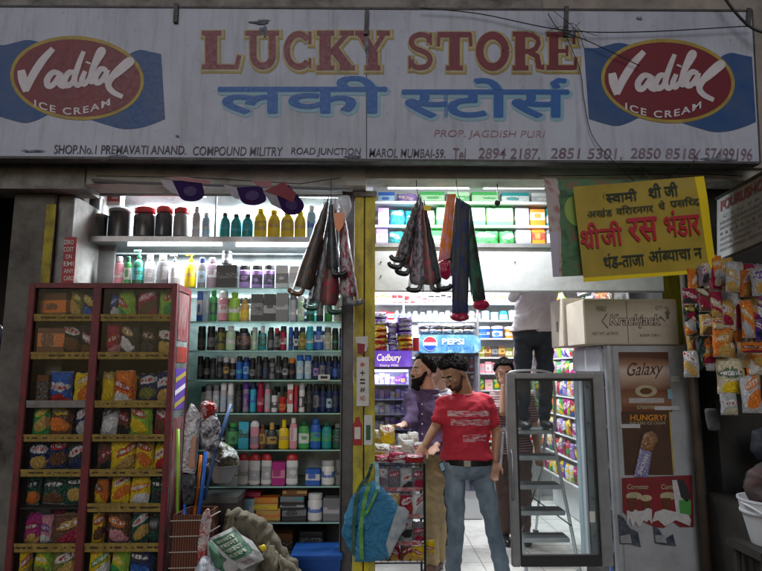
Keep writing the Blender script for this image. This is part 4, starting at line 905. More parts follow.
for ri, (py, L_, R_) in enumerate(CW):
    zc = wz(py, YC, 90); hw = .022 if ri < 5 else .026
    zlip = zc
    for bay, (x0, x1) in enumerate(((cbl+st+.002, cm0-.002), (cm1+.002, cbr-st*.8-.002))):
        if not (ri == 5 and bay == 0):
            part(cab_, 'price_rail', MB().add([(x0,YC+.012,zc-hw),(x1,YC+.012,zc-hw),(x1,YC+.004,zc+hw),(x0,YC+.004,zc+hw),(x0,YC+.020,zc-hw),(x1,YC+.020,zc-hw),(x1,YC+.012,zc+hw),(x0,YC+.012,zc+hw)], [(0,1,2,3),(7,6,5,4),(0,4,5,1),(3,2,6,7),(0,3,7,4),(1,5,6,2)]), greyrail if (ri == 2 and bay == 0) else railm)
        part(cab_, 'shelf', MB().box(x0-.03*(bay == 1)*0, x1, YC+.031, YC+cdep-.012, zc-.012, zc-.004), cin)
        items = (L_, R_)[bay]
        for k, (kind, a, b4, top, c, c2, c3) in enumerate(items):
            Y = YC+.10+.02*(k%2); z = zc-.002; xa, xb = wx(a, Y-.05, py), wx(b4, Y-.05, py)
            xa = max(xa, x0+.002); xb = min(xb, x1-.002)
            h = (wz(top, YC, 90)-zc)*1.22; w = max(.06, (xb-xa)*1.16)
            lab = f'{cn(c)} {"biscuit box" if kind == "box" else "snack packet"}, {ORD[k+1]} from left, {("left", "right")[bay]} bay, {rown[ri]} cabinet shelf'
            m = foil(c, c2, c3) if kind == 'packet' else labelled(c, c2)
            goods('snack_packet' if kind == 'packet' else 'biscuit_box', kind, (xa+xb)/2, Y, z, w, .075 if kind == 'packet' else .055, h, m, None, lab, 'packet' if kind == 'packet' else 'box', 'snacks on the shelves of the red cabinet', rz=random.uniform(-.3,.3), tilt=random.uniform(-.15,.12))
random.seed(61)
for ri, (py, L_, R_) in enumerate(CW):
    zc = wz(py, YC, 90); k = 0
    for bay, (x0, x1) in enumerate(((cbl+st+.03, cm0-.03), (cm1+.03, cbr-st*.8-.04))):
        for q in range(4):
            k += 1; c = random.choice(['yellow','green','brown','crimson','navy','orange','gold','darkgreen','lime','red']); h = random.uniform(.15,.185)
            goods('snack_packet', 'packet', x0+(x1-x0)*(q+.5)/4+random.uniform(-.015,.015), YC+.225, zc-.002, (x1-x0)/4*1.15, .07, h, foil(c, random.choice(['white','yellow','red']), random.choice(['gold','orange','brown'])), None, f'{cn(c)} packet, {ORD[q+1]} from left in back line, {("left", "right")[bay]} bay, {rown[ri]} cabinet shelf', 'packet', 'snacks on the shelves of the red cabinet', rz=random.uniform(-.25,.25), tilt=random.uniform(-.1,.1))
part(cab_, 'base', MB().box(cbl, cbr, YC, YC+cdep, 0, .028), cred)
pane = glassy('cabinet_pane', (.96,.96,.96), .0, .015, .1)
for x0, x1 in ((cbl+st, cm0), (cm1, cbr-st*.8)):
    part(cab_, 'glass_pane', MB().box(x0-.004, x1+.004, YC+.0215, YC+.0235, .04, czt-.035), pane)
# ================================================================== LAMPS
tubeglow = emissive('lit_tube', (.93,.97,1.0), 9)
def tube_lamp(p0, p1, label, power, r=.016, size_y=.03):
    p0, p1 = Vector(p0), Vector(p1); c = (p0+p1)/2
    t = thing('tube_lamp', label, 'lamp', c, 'lit fluorescent tubes')
    part(t, 'tube', MB().tube([p0, p1], r, 10), tubeglow, smooth=True)
    part(t, 'batten', MB().box(min(p0.x,p1.x)-.03, max(p0.x,p1.x)+.03, c.y-.02+.0, c.y+.02, c.z+r+.006, c.z+r+.036) if abs(p0.y-p1.y) < .01 else MB().box(c.x-.02, c.x+.02, p0.y-.03, p1.y+.03, c.z+r+.006, c.z+r+.036), whitewash)
    L = bpy.data.lights.new('tube_light', 'AREA'); L.shape = 'RECTANGLE'; L.size = max((p1-p0).length, .1); L.size_y = size_y; L.energy = power; L.color = (.93,.97,1.0)
    o = bpy.data.objects.new('tube_light', L); COL.objects.link(o); o.location = c-Vector((0,0,r+.012)); o.parent = None
    if abs(p0.y-p1.y) > .01: o.rotation_euler = (0,0,R(90))
    return t
tube_lamp(P(388,185,4.25), P(544,185,4.25), 'bright fluorescent tube under the beam across the entrance, above the green packs', 40, .03)
tube_lamp(P(128,193,4.40), P(206,195,4.40), 'fluorescent tube at the top of the glass shelf unit, left of the divider', 34, .018)
tube_lamp(P(228,194,4.40), P(338,196,4.40), 'fluorescent tube at the top of the glass shelf unit, right of the divider', 40, .018)
tube_lamp(P(128,245,4.22), P(222,245,4.22), 'short fluorescent tube lighting the first glass shelf, left one', 20, .008)
tube_lamp(P(236,245.5,4.22), P(338,246,4.22), 'short fluorescent tube lighting the first glass shelf, right one', 40, .008)
tube_lamp((.1,5.9,2.98), (1.5,5.9,2.98), 'fluorescent tube on the ceiling in the middle of the shop', 85)
tube_lamp((.1,6.9,2.98), (1.5,6.9,2.98), 'fluorescent tube on the ceiling at the back of the shop', 80)
# ================================================================== LOFT OVER THE ENTRANCE
YL = 4.42
lx0, lx1 = wx(373,YL,270), wx(664,YL,290)
loft = thing('overhead_loft', 'white painted loft box with open shelf of packs over the entrance', 'loft', ((lx0+lx1)/2, YL, wz(291,YL,500)))
zf0, zf1 = wz(292,YL,450), wz(246,YL,450)
part(loft, 'fascia', MB().box(lx0, lx1, YL, YL+.02, zf0, zf1), whitewash)
part(loft, 'fascia_lip', MB().box(lx0, lx1, YL-.012, YL-.001, zf1-.012, zf1+.02), alu)
part(loft, 'fascia_lip', MB().box(lx0, lx1, YL-.008, YL-.001, zf0, zf0+.012), alu)
part(loft, 'shelf_floor', MB().box(lx0, lx1, YL+.021, 4.78, zf1-.02, zf1), innerwall)
part(loft, 'back_panel', MB().box(lx0, lx1, 4.78, 4.80, zf1-.02, 3.11), innerwall)
zk1 = wz(226.5,4.52,450); zk2 = wz(204,4.55,450)
part(loft, 'shelf', MB().box(lx0, lx1, 4.50, 4.775, zk1-.012, zk1+.006), whitewash)
part(loft, 'shelf', MB().box(lx0, lx1, 4.50, 4.775, zk2-.012, zk2+.008), whitewash)
for x in (386, 400): 
    for y in (256, 266, 276): pass
part(loft, 'screw', MB().ell(P(381,262,YL-.004), (.006,.004,.006)).ell(P(381,276,YL-.004), (.006,.004,.006)).ell(P(515,262,YL-.004), (.006,.004,.006)), ink)
random.seed(9)
def softrow(spec, Y, base, top, where):
    for i, (a, b4, c, c2, kind) in enumerate(spec):
        z = wz(base, Y, a); x0, x1 = wx(a,Y,base), wx(b4,Y,base)
        goods('wrapped_pack', kind, (x0+x1)/2, Y+.07, z, (x1-x0)*(.98 if kind == 'box' else 1.08), .12, (wz(top,Y)-z)*random.uniform(.92,1.02), labelled(c,c2) if kind == 'box' else foil(c,c2,c), None, f'{cn(c)} wrapped pack, {ORD[i+1]} from left on {where}', 'pack', 'packs stored on the loft shelves')
softrow([(378,389,'lilac','white','box'),(390,405,'cyan','palegreen','packet'),(406,420,'cyan','teal','packet'),(421,436,'palegreen','green','packet'),(437,446,'green','palegreen','box'),(447,470,'green','palegreen','packet'),(471,486,'green','palegreen','box'),(487,514,'green','lime','box'),(516,530,'grey','white','box'),(531,546,'orange','cream','box'),(548,565,'teal','white','box')], 4.53, 226, 207, 'the middle loft shelf')
softrow([(376,388,'lilac','white','box'),(389,404,'teal','paleblue','packet'),(405,425,'palegreen','green','packet'),(427,450,'green','palegreen','box'),(452,474,'green','palegreen','box'),(476,500,'green','palegreen','packet'),(501,516,'green','palegreen','packet'),(517,532,'grey','silver','box'),(533,546,'orange','red','box'),(548,566,'grey','white','box')], 4.46, 245.5, 229, 'the lowest loft shelf')
softrow([(378,395,'blue','paleblue','box'),(397,418,'lilac','white','packet'),(420,445,'green','palegreen','box'),(447,470,'palegreen','green','box'),(472,500,'green','palegreen','box'),(502,530,'teal','white','box'),(532,560,'white','silver','box')], 4.54, 203.5, 191, 'the top loft shelf')
# ================================================================== BACK WALL SHELVES
YK = 7.12
rk = thing('wall_rack', 'white steel rack of many shelves along the back wall of the shop', 'rack', (.9, YK, .012))
rx0, rx1 = -.3, 2.0
rkz = {}
for py in (303, 320, 338, 357, 373, 390, 407, 424, 441, 458):
    z = wz(py, YK); rkz[py] = z
    part(rk, 'shelf', MB().box(rx0, rx1, YK, YB-.02, z-.018, z), whitewash)
part(rk, 'back_sheet', MB().box(rx0, rx1, YB-.018, YB-.012, .02, 2.75), innerwall)
for x in (rx0, wx(403,YK), wx(478,YK), rx1-.03): part(rk, 'upright', MB().box(x, x+.025, YK-.006, YK-.001, .012, 2.75), alu)
PAL = {303: [('jar','cream','gold','orange'),('tub','red','white','red'),('tub','red','white','white'),('can','mauve','purple','black'),('can','mauve','blue','black'),('jar','white','gold','pink'),('jar','cream','gold','pink'),('can','white','silver','gold'),('jar','white','red','orange'),('can','white','gold','white')],
 320: [('box','red','white',None),('shampoo','white','teal','silver'),('shampoo','paleblue','white','white'),('can','white','paleblue','silver'),('domecap','white','palegreen','white'),('domecap','white','green','white'),('domecap','white','palegreen','pink'),('domecap','white','red','white'),('domecap','white','pink','red'),('tub','white','teal','white')],
 338: [('tub','white','grey','white'),('box','white','silver',None),('tub','cream','white','gold'),('box','grey','white',None)],
 357: [('box','olive','cream',None),('box','brown','gold',None),('shampoo','gold','cream','white'),('box','charcoal','grey',None)],
 373: [('box','pink','white',None),('box','pink','silver',None),('box','mauve','pink',None)],
 390: [('box','pink','cream',None),('packet','orange','white','red'),('packet','green','lime','yellow'),('box','red','white',None)],
 407: [('packet','green','white','lime'),('box','red','cream',None),('packet','orange','yellow','red')],
 424: [('box','pink','white',None),('packet','gold','red','white')], 441: [('box','white','red',None),('box','red','white',None)], 458: [('packet','red','white','gold'),('box','cream','red',None)]}
random.seed(31)
RN = {303:'top',320:'second',338:'third',357:'fourth',373:'fifth',390:'sixth',407:'seventh',424:'eighth',441:'ninth',458:'lowest visible'}
for py, pal in PAL.items():
    spans = [(375, 540)] if py <= 320 else [(478, 536)] if py > 338 else [(378, 416), (478, 538)]
    k = 0
    for s0, s1 in spans:
        x = s0
        while x < s1:
            if py == 320 and 487 < x < 506:
                pass
            w = random.uniform(5.2, 7.4) if py <= 320 else random.uniform(6, 9)
            kind, c, c2, cc = pal[min(len(pal)-1, int((x-s0)/(s1-s0)*len(pal)))] if py <= 320 else random.choice(pal)
            if py == 338 and x > 476: kind, c, c2, cc = ('tub','blue','white','white') if x < 494 else ('tub','orange','white','white'); w = 13
            if py == 320 and x > 480: kind, c, c2, cc = [('tub','paleblue','white','paleblue'),('can','cyan','white','cyan'),('tub','white','silver','white')][0 if x < 492 else 1 if x < 503 else 2]; w = 9
            k += 1; h = {303:.105,320:.115,338:.16}.get(py,.13)*random.uniform(.85,1.08); Y = YK+.06
            nm, cat, wd = KN[kind]; W = (wx(x+w,Y,py)-wx(x,Y,py))*.94
            goods(nm, kind, wx(x+w/2,Y,py), Y, rkz[py]+.001, W, W*.8, h, (foil(c,c2,cc) if kind == 'packet' else labelled(c,c2)), plain(cc or c), f'{cn(c)} {wd}, {ORD[min(k,30)]} from left on the {RN[py]} shelf of the back rack', cat, 'goods on the back rack')
            x += w
# ================================================================== PURPLE COOLER + PACKS ON IT
YV = 5.55
vx0, vx1 = wx(350,YV), wx(412,YV)
cw = thing('chocolate_cooler', 'purple topped glass fronted chocolate cooler behind the snack rack', 'cooler', ((vx0+vx1)/2, YV+.25, .012))
grey_in = mat('cooler_inside', (.5,.52,.58), .4); vz1, vz0 = wz(351,YV,392), wz(369,YV,392)
part(cw, 'cabinet', MB().box(vx0, vx0+.03, YV, YV+.5, .02, vz0-.002).box(vx1-.03, vx1, YV, YV+.5, .02, vz0-.002).box(vx0+.0301, vx1-.0301, YV+.46, YV+.5, .02, vz0-.002).box(vx0+.0301, vx1-.0301, YV, YV+.459, .02, .25), mat('cooler_grey', (.3,.3,.34), .4))
hd, nt, b = ntree('lit_purple_header'); tc = nt.nodes.new('ShaderNodeTexCoord'); n = tex_noise(nt, 5, 3)
cc_ = ramp(nt, n.outputs['Fac'], [(.35,(.10,.03,.42)),(.6,(.20,.10,.62)),(.75,(.35,.2,.75))]).outputs[0]
lin(nt, cc_, b.inputs['Base Color']); lin(nt, cc_, b.inputs['Emission Color']); b.inputs['Emission Strength'].default_value = .7
hdr = part(cw, 'header', MB().box(vx0, vx1, YV-.03, YV+.5, vz0, vz1), hd, bevel=.006)
part(cw, 'header_trim', MB().box(vx0, vx1, YV-.034, YV-.0305, vz0-.001, vz0+.02), mat('cooler_dark_trim', (.04,.02,.08), .4))
write(hdr, 'Cadbury', quadpx(377, 354, 401, 363, YV-.032), emissive('header_cream_letters', (.95,.85,.6), .9), .012, .15)
write(hdr, 'Dairy Milk', quadpx(380, 364.2, 399, 367, YV-.036), emissive('header_cream_letters', (.95,.85,.6), .9), .0)
for i, py in enumerate((384, 399, 414, 429, 444, 459, 474)):
    z = wz(py, YV); part(cw, 'shelf', MB().box(vx0+.031, vx1-.031, YV+.04, YV+.455, z-.012, z), mat('lit_white_shelf', (.7,.72,.78), .4))
    for k in range(7):
        x = 374+k*5.3
        if x > 408: break
        c = random.choice(['lilac','purple','silver','lilac','paleblue','mauve'])
        Y = YV+.12; goods('chocolate_bar', 'box', wx(x+2.4,Y), Y, z+.001, .043, .09, random.uniform(.06,.10), labelled(c, random.choice(['white','purple','gold'])), None, f'{cn(c)} chocolate pack, {ORD[k+1]} from left on the {ORD[i+1]} shelf of the cooler', 'chocolate', 'chocolate packs inside the cooler')
cl = bpy.data.lights.new('cooler_light','AREA'); cl.shape = 'RECTANGLE'; cl.size = .4; cl.size_y = .05; cl.energy = 5; cl.color = (.75,.78,1)
co_ = bpy.data.objects.new('cooler_light', cl); COL.objects.link(co_); co_.location = ((vx0+vx1)/2, YV+.05, vz0-.02); co_.rotation_euler = (R(25),0,0)
part(cw, 'lamp_tube', MB().tube([((vx0+.04), YV+.03, vz0-.015), (vx1-.04, YV+.03, vz0-.015)], .008, 8), tubeglow)
part(cw, 'glass_door', MB().box(vx0+.02, vx1-.02, YV-.012, YV-.006, .26, vz0-.022), glassy('cooler_pane', (.9,.92,1), .06, .05))
random.seed(4)
stacks = [(373,387,[('purple',2),('yellow',4)]), (388,397,[('lilac',2),('purple',3)]), (397.5,412,[('purple',4),('yellow',3)])]
for si, (a, b4, cs) in enumerate(stacks):
    seq = [c for c, n_ in cs for _ in range(n_)][::-1]; top = (313, 322, 317)[si]; hpx = (351-top)/len(seq)
    for k, c in enumerate(seq):
        Y = YV+.06; y1 = 351-k*hpx; z = wz(y1, Y, 390)
        goods('chip_packet', 'packet', wx((a+b4)/2+random.uniform(-1,1),Y,340), Y, z, (wx(b4,Y)-wx(a,Y))*1.12, .16, (wz(y1-hpx,Y)-z)*1.12, foil(c, 'orange' if c == 'yellow' else 'lilac', 'red' if c == 'yellow' else 'white'), None, f'{"yellow and red" if c == "yellow" else cn(c)} packet, {ORD[len(seq)-k]} from top of the {("left","middle","right")[si]} cooler pile', 'packet', 'packets piled on the purple cooler', rz=random.uniform(-.2,.2))
goods('tin', 'tin', wx(416.5,5.6), 5.62, wz(351,5.6), .06, .06, .13, plain('red'), plain('red'), 'red tin standing between the purple cooler and the blue lit cooler', 'tin')
# ================================================================== COLA COOLER
YQ = 6.3
qx0, qx1 = wx(417,YQ), wx(481,YQ); qz1, qz0 = wz(335,YQ), wz(353,YQ)
pc = thing('cola_cooler', 'drinks cooler with blue lit PEPSI header behind the two shoppers', 'cooler', ((qx0+qx1)/2, YQ+.3, .012))
part(pc, 'cabinet', MB().box(qx0+.02, qx0+.06, YQ, YQ+.6, .02, qz0-.03).box(qx1-.06, qx1-.02, YQ, YQ+.6, .02, qz0-.03).box(qx0+.0601, qx1-.0601, YQ+.56, YQ+.6, .02, qz0-.03).box(qx0+.0601, qx1-.0601, YQ, YQ+.559, .02, .3), mat('cooler_white', (.5,.52,.54), .4))
ph, nt, b = ntree('lit_blue_header'); n = tex_noise(nt, 9, 4)
cc_ = ramp(nt, n.outputs['Fac'], [(.35,(.06,.22,.46)),(.55,(.13,.36,.60)),(.7,(.35,.58,.75))]).outputs[0]
lin(nt, cc_, b.inputs['Base Color']); lin(nt, cc_, b.inputs['Emission Color']); b.inputs['Emission Strength'].default_value = .22
cx_, cz_ = (qx0+qx1)/2, (qz0+qz1)/2; hw_, hh_ = (qx1-qx0)/2, (qz1-qz0)/2
oct_ = [(cx_-hw_+.0, YQ-.03, cz_-hh_*.6), (cx_-hw_+.06, YQ-.03, cz_-hh_), (cx_+hw_-.06, YQ-.03, cz_-hh_), (cx_+hw_, YQ-.03, cz_-hh_*.6), (cx_+hw_, YQ-.03, cz_+hh_*.6), (cx_+hw_-.06, YQ-.03, cz_+hh_), (cx_-hw_+.06, YQ-.03, cz_+hh_), (cx_-hw_, YQ-.03, cz_+hh_*.6)]
hdr = part(pc, 'header', MB().prism(oct_, (0,.6,0)), ph)
part(pc, 'header_base', MB().box(qx0+.02, qx1-.02, YQ-.02, YQ+.6, qz0-.029, qz0-.001), mat('cooler_black_trim', (.02,.025,.03), .4))
g0 = P(430, 343.5, YQ-.033); gr = .078
def disc(r, y, a0, a1, fn=None, n=24): return MB().prism([(g0.x+r*math.cos(R(a0+(a1-a0)*i/n)), y, g0.z+r*math.sin(R(a0+(a1-a0)*i/n))) for i in range(n+1)], (0,.002,0))
glb = part(hdr, 'globe', disc(gr, g0.y, 0, 359), emissive('globe_white', (.85,.88,.9), .5))
part(hdr, 'globe_red', disc(gr*.93, g0.y-.004, 12, 168), emissive('globe_red', (.62,.03,.05), .35))
part(hdr, 'globe_blue', disc(gr*.93, g0.y-.004, 196, 344), emissive('globe_blue', (.01,.07,.45), .35))
write(hdr, 'PEPSI', quadpx(442, 338.5, 464, 344.5, YQ-.032), emissive('globe_white', (.85,.88,.9), .5), .02)
write(hdr, 'PEPSI', quadpx(446, 346, 474, 350, YQ-.032), emissive('header_blue_letters', (.05,.2,.6), .3), .01)
for i, py in enumerate((372, 392, 412)):
    z = wz(py, YQ); part(pc, 'shelf', MB().box(qx0+.061, qx1-.061, YQ+.05, YQ+.555, z-.012, z), mat('lit_white_shelf', (.7,.72,.78), .4))
    for k in range(9):
        x = 421+k*6.4; c = ['red','charcoal','orange','green','blue','lime','silver','red','black'][(k*2+i) % 9]
        goods('drink_bottle', 'shampoo', wx(x,YQ+.12), YQ+.12, z+.001, .055, .055, .17, labelled(c,'white'), plain('white'), f'{cn(c)} drink bottle, {ORD[k+1]} from left on the {ORD[i+1]} shelf of the cola cooler', 'bottle', 'drinks inside the cola cooler')
part(pc, 'glass_door', MB().box(qx0+.03, qx1-.03, YQ-.012, YQ-.006, .3, qz0-.035), glassy('cooler_pane', (.9,.92,1), .06, .05))
random.seed(8)
for k, (a, b4) in enumerate(((419,430),(430,442),(442,453),(453,464),(464,476))):
    Y = YQ+.1
    for j in range(2): goods('rice_packet', 'packet', wx((a+b4)/2,Y), Y, wz(334.5-j*5.2,Y), (wx(b4,Y)-wx(a,Y))*1.15, .2, .064, foil(['grey','white','silver','cream','silver'][(k+j)%5], 'white', 'grey'), None, f'pale packet lying on the cola cooler, {ORD[k+1]} from left, {("lower","upper")[j]} layer', 'packet', 'pale packets lying on the cola cooler', rz=random.uniform(-.2,.2))
# ================================================================== RIGHT WALL OF HANGING SNACKS
rw = thing('side_rack', 'tall side rack densely hung with colourful small packets along the right wall', 'rack', (XR, 6.1, .012))
part(rw, 'back_sheet', MB().box(XR+.12, XR+.13, 4.75, YB-.4, .02, 2.7), innerwall)
random.seed(13)
zsh = [.42,.66,.88,1.08,1.28,1.48,1.68,1.88,2.08,2.28]
cols = ['red','orange','yellow','purple','green','white','crimson','lilac','gold','cream','blue','lime','brown','magenta']
for r_, z in enumerate(zsh):
    part(rw, 'shelf', MB().box(XR, XR+.119, 4.78, YB-.42, z-.012, z-.002), whitewash)
    y = 4.85; k = 0
    base = random.sample(cols, 5)
    while y < YB-.5:
        w = random.uniform(.085,.13); k += 1; c = random.choice(base+['white'])
        goods('sachet_packet', 'packet', XR+.02+random.uniform(0,.02), y+w/2, z, w, .05, random.uniform(.14,.19), foil(c, random.choice(['white','yellow','red','purple']), random.choice(cols)), None, f'small {cn(c)} packet, {ORD[min(k,30)]} from the front on side rack shelf {ORD[len(zsh)-r_]} from top', 'packet', 'small packets on the right side rack', rz=R(-90)+random.uniform(-.2,.3))
        y += w*1.02
# ================================================================== FRIDGE WITH OPEN DOOR
YG = 4.02
fx0 = wx(606,YG,360); fx1 = wx(694,YG,360); fz = wz(345,YG,650)
fg = thing('display_fridge', 'grey drinks fridge with poster covered side and its glass door standing open', 'fridge', ((fx0+fx1)/2, 4.35, 0))
fgm = mat('fridge_grey_paint', (.38,.40,.43), .42, .15, dirt=.5, dirtcol=(.16,.165,.17), dscale=5, bmp=.05, bscale=9)
fwm = mat('fridge_white_plastic', (.62,.66,.70), .35, dirt=.2, dirtcol=(.3,.3,.28), dscale=4)
part(fg, 'side_panel', MB().box(fx0+.045, fx1, YG, YG+.03, .06, fz), fgm, bevel=.006)
part(fg, 'corner_column', MB().lathe([(.034,.06),(.034,fz)], (fx0+.035,YG+.036,0), 20), fgm, smooth='auto')
part(fg, 'side_panel', MB().box(fx0+.045, fx1, 4.66, 4.69, .06, fz), fgm)
part(fg, 'back_panel', MB().box(fx1-.03, fx1, YG+.031, 4.659, .06, fz), fgm)
part(fg, 'top_panel', MB().box(fx0+.03, fx1, YG+.031, 4.659, fz-.03, fz-.001), fgm)
zh = wz(374,4.3,590)
part(fg, 'header', MB().box(fx0-.01, fx0+.05, YG+.075, 4.68, zh, fz-.002), fwm, bevel=.02)
part(fg, 'base', MB().box(fx0+.02, fx1-.02, YG+.031, 4.65, .0, .14), mat('fridge_base_dark', (.05,.05,.05), .6))
part(fg, 'inner_wall', MB().box(fx0+.052, fx1-.032, YG+.031, YG+.05, .16, fz-.035).box(fx0+.052, fx1-.032, 4.61, 4.655, .16, fz-.035), fwm)
for k in range(5): part(fg, 'inner_shelf', MB().box(fx0+.06, fx1-.04, YG+.06, 4.60, .3+k*.28, .308+k*.28), alu)
part(fg, 'door_gasket', MB().box(fx0+.008, fx0+.022, 4.56, 4.62, .16, zh-.01), fwm)
part(fg, 'light_strip', MB().box(fx0-.002, fx0+.03, 4.622, 4.69, .16, zh-.01), mat('fridge_jamb_paleblue', (.45,.58,.64), .4))
# open door, parallel to the shop front
dx0, dx1 = wx(507,YG,400), wx(604,YG,400); dz1, dz0 = wz(373,YG,550), wz(566,YG,550)
dfm = mat('door_frame_grey', (.34,.35,.37), .35, .45, dirt=.3, dscale=10); dbk = mat('door_gasket_black', (.012,.012,.013), .5)
Yd = YG-.02
for bx_ in ((dx0, dx0+.054, dz0, dz1), (dx1-.075, dx1, dz0, dz1)):
    f_ = part(fg if bx_[0] == dx0 else dr, 'door' if bx_[0] == dx0 else 'stile', MB().box(bx_[0], bx_[1], Yd, Yd+.045, bx_[2], bx_[3]), dfm, bevel=.005); dr = f_ if bx_[0] == dx0 else dr
part(dr, 'rail', MB().box(dx0+.0545, dx1-.0755, Yd+.002, Yd+.043, dz1-.036, dz1), dfm, bevel=.004)
part(dr, 'rail', MB().box(dx0+.0545, dx1-.0755, Yd+.002, Yd+.043, dz0, dz0+.07), mat('door_rail_dark', (.03,.03,.032), .4), bevel=.004)
gk = MB().box(dx0+.055, dx0+.067, Yd+.004, Yd+.04, dz0+.071, dz1-.037).box(dx1-.091, dx1-.076, Yd+.004, Yd+.04, dz0+.071, dz1-.037).box(dx0+.068, dx1-.092, Yd+.004, Yd+.04, dz1-.054, dz1-.037)
part(dr, 'gasket', gk, dbk)
part(dr, 'glass', MB().box(dx0+.058, dx1-.085, Yd+.018, Yd+.023, dz0+.06, dz1-.034), glassy('fridge_door_glass', (.93,.96,.96), .03, .05))
part(dr, 'handle', MB().tube([(dx0+.012,Yd-.002,1.02),(dx0+.012,Yd-.03,1.0),(dx0+.012,Yd-.03,.72),(dx0+.012,Yd-.002,.70)], .008, 8), dfm, smooth=True)
part(dr, 'sticker', MB().box(dx1-.14, dx1-.105, Yd+.0145, Yd+.0165, .55, .62), paper)
# the blue white red strip behind the hinge side
single('edge_strip', MB().box(dx1+.004, dx1+.022, YG+.055, YG+.07, .18, zh-.02), labelled('silver','blue','red',.05,.95), 'narrow blue red and white printed strip between the door hinge and fridge column', 'strip')
# posters on the fridge side
YPo = YG-.003
brown_p, nt, b = ntree('choc_poster_print')
tc = nt.nodes.new('ShaderNodeTexCoord'); sp = nt.nodes.new('ShaderNodeSeparateXYZ'); lin(nt, tc.outputs['Generated'], sp.inputs[0]); n = tex_noise(nt, 7, 4)
zz = mth(nt, 'ADD', sp.outputs[2], mth(nt, 'MULTIPLY', n.outputs['Fac'], .12))
lin(nt, ramp(nt, zz, [(.0,(.10,.03,.015)),(.12,(.14,.045,.02)),(.22,(.25,.12,.07)),(.42,(.16,.06,.03)),(.62,(.42,.30,.23)),(.76,(.52,.44,.38)),(.86,(.30,.16,.10)),(.98,(.08,.03,.018))]).outputs[0], b.inputs['Base Color']); b.inputs['Roughness'].default_value = .4
t = thing('chocolate_poster', 'brown and cream chocolate poster with script lettering, topmost on the fridge side', 'poster', P(645,413,YPo))
part(t, 'sheet', sheet(622, 352, 668, 412, YPo), brown_p)
write(t, 'Galaxy', quadpx(627, 363, 663, 380, YPo-.001, -2), mat('poster_dark_script', (.06,.02,.012), .5), .0, .35)
part(t, 'cup_picture', MB().prism([P(x, y, YPo-.003) for x, y in ring(646,391,11,6)], (0,.0015,0)), creamp); part(t, 'cup_middle', MB().prism([P(x, y, YPo-.006) for x, y in ring(646,391,6,3.2)], (0,.0015,0)), mat('poster_choc', (.10,.035,.015), .4))
part(t, 'white_panel', sheet(629, 398, 664, 403, YPo-.003, .001), mat('poster_white', (.42,.39,.38), .5, dirt=.3, dscale=30)); write(t, 'creamier', quadpx(637, 404.5, 657, 409, YPo-.001), creamp, .008)
t = thing('bar_poster', 'dark brown poster with an orange word and half peeled chocolate bar, middle of fridge side', 'poster', P(645,476,YPo))
part(t, 'sheet', sheet(625, 411.5, 669, 475, YPo-.002), mat('poster_darkbrown', (.055,.025,.015), .4, dirt=.4, dirtcol=(.13,.06,.03), dscale=6))
part(t, 'gold_edge', MB().box(P(668.2,411,YPo).x, P(669.6,411,YPo).x, YPo-.006, YPo-.0045, P(0,475,YPo).z, P(0,412,YPo).z), goldp)
write(t, 'HUNGRY?', quadpx(630, 414.5, 666, 420.5, YPo-.004), mat('poster_orange', (.55,.22,.02), .5), .025)
write(t, 'SNICKERS ICE CREAM', quadpx(629, 421.5, 665, 424.5, YPo-.004), creamp, .008)
def Q(x, y, l=.005): return P(x, y, YPo-l)
part(t, 'bar_wrapper', MB().pillow([Q(634,476,.012),Q(648,478,.012),Q(652,452,.012),Q(640,448,.012)], (0,.008,0), nz=.2, nsc=60), mat('wrapper_print', (.10,.09,.28), .35, dirt=.9, dirtcol=(.5,.5,.55), dscale=60), smooth=True)
part(t, 'bar_end', MB().pillow([Q(640,449,.014),Q(652,452,.014),Q(659,438,.014),Q(652,430,.014),Q(643,434,.014)], (0,.010,0), nz=.5, nsc=50), mat('bar_choc', (.17,.07,.03), .35, dirt=.9, dirtcol=(.45,.28,.15), dscale=60), smooth=True)
write(t, 'SNICKERS', [Q(641,475,.022), Q(649,455,.022), Q(646,453,.022), Q(637,473,.022)], whitep, .02, lift=(0,-.001,0))
t = thing('torn_poster', 'torn red double ice cream poster at the bottom of the fridge side', 'poster', P(658,529,YPo))
part(t, 'sheet', MB().prism([Q(x, y, .006) for x, y in ((622,478),(692,475),(694,527),(680,527),(672,521),(664,528),(655,527),(648,524),(640,520),(630,518),(623,512))], (0,.002,0)), mat('poster_red', (.20,.012,.02), .45, dirt=.6, dirtcol=(.08,.02,.02), dscale=8))
for cx in (634, 668):
    part(t, 'cornet_cream', MB().prism([Q(x, y, .008) for x, y in ring(cx,496,8,4)], (0,.001,0)), creamp)
    part(t, 'choc_cone', MB().prism([Q(x, y, .010) for x, y in ((cx-6,498),(cx+3,498),(cx+2,508),(cx-2,512),(cx-5,506))], (0,.001,0)), mat('poster_choc', (.10,.035,.015), .4))
    part(t, 'choc_cone', MB().prism([Q(x, y, .0095) for x, y in ((cx+8,499),(cx+17,502),(cx+14,512),(cx+9,512))], (0,.001,0)), mat('poster_choc', (.10,.035,.015), .4))
    part(t, 'cornet_cream', MB().prism([Q(x, y, .0115) for x, y in ring(cx+12,498,6,3.2)], (0,.001,0)), creamp)
    write(t, 'Cornetto', quadpx(cx-7, 484, cx+14, 489, YPo-.007), creamp, .01, .2)
tw = mat('torn_paper_white', (.5,.5,.5), .7, dirt=.5, dirtcol=(.2,.2,.21), dscale=40)
random.seed(17)
def rag(x0, y0, x1, y1, n=16):
    pts = [(x0+(x1-x0)*i/n, y0+random.uniform(-2,2)) for i in range(n+1)]+[(x1-(x1-x0)*i/n, y1+random.uniform(-5,5)) for i in range(n+1)]
    return pts
part(t, 'torn_patch', MB().prism([Q(x, y, .013) for x, y in rag(627,510,652,522,9)], (0,.001,0)), tw)
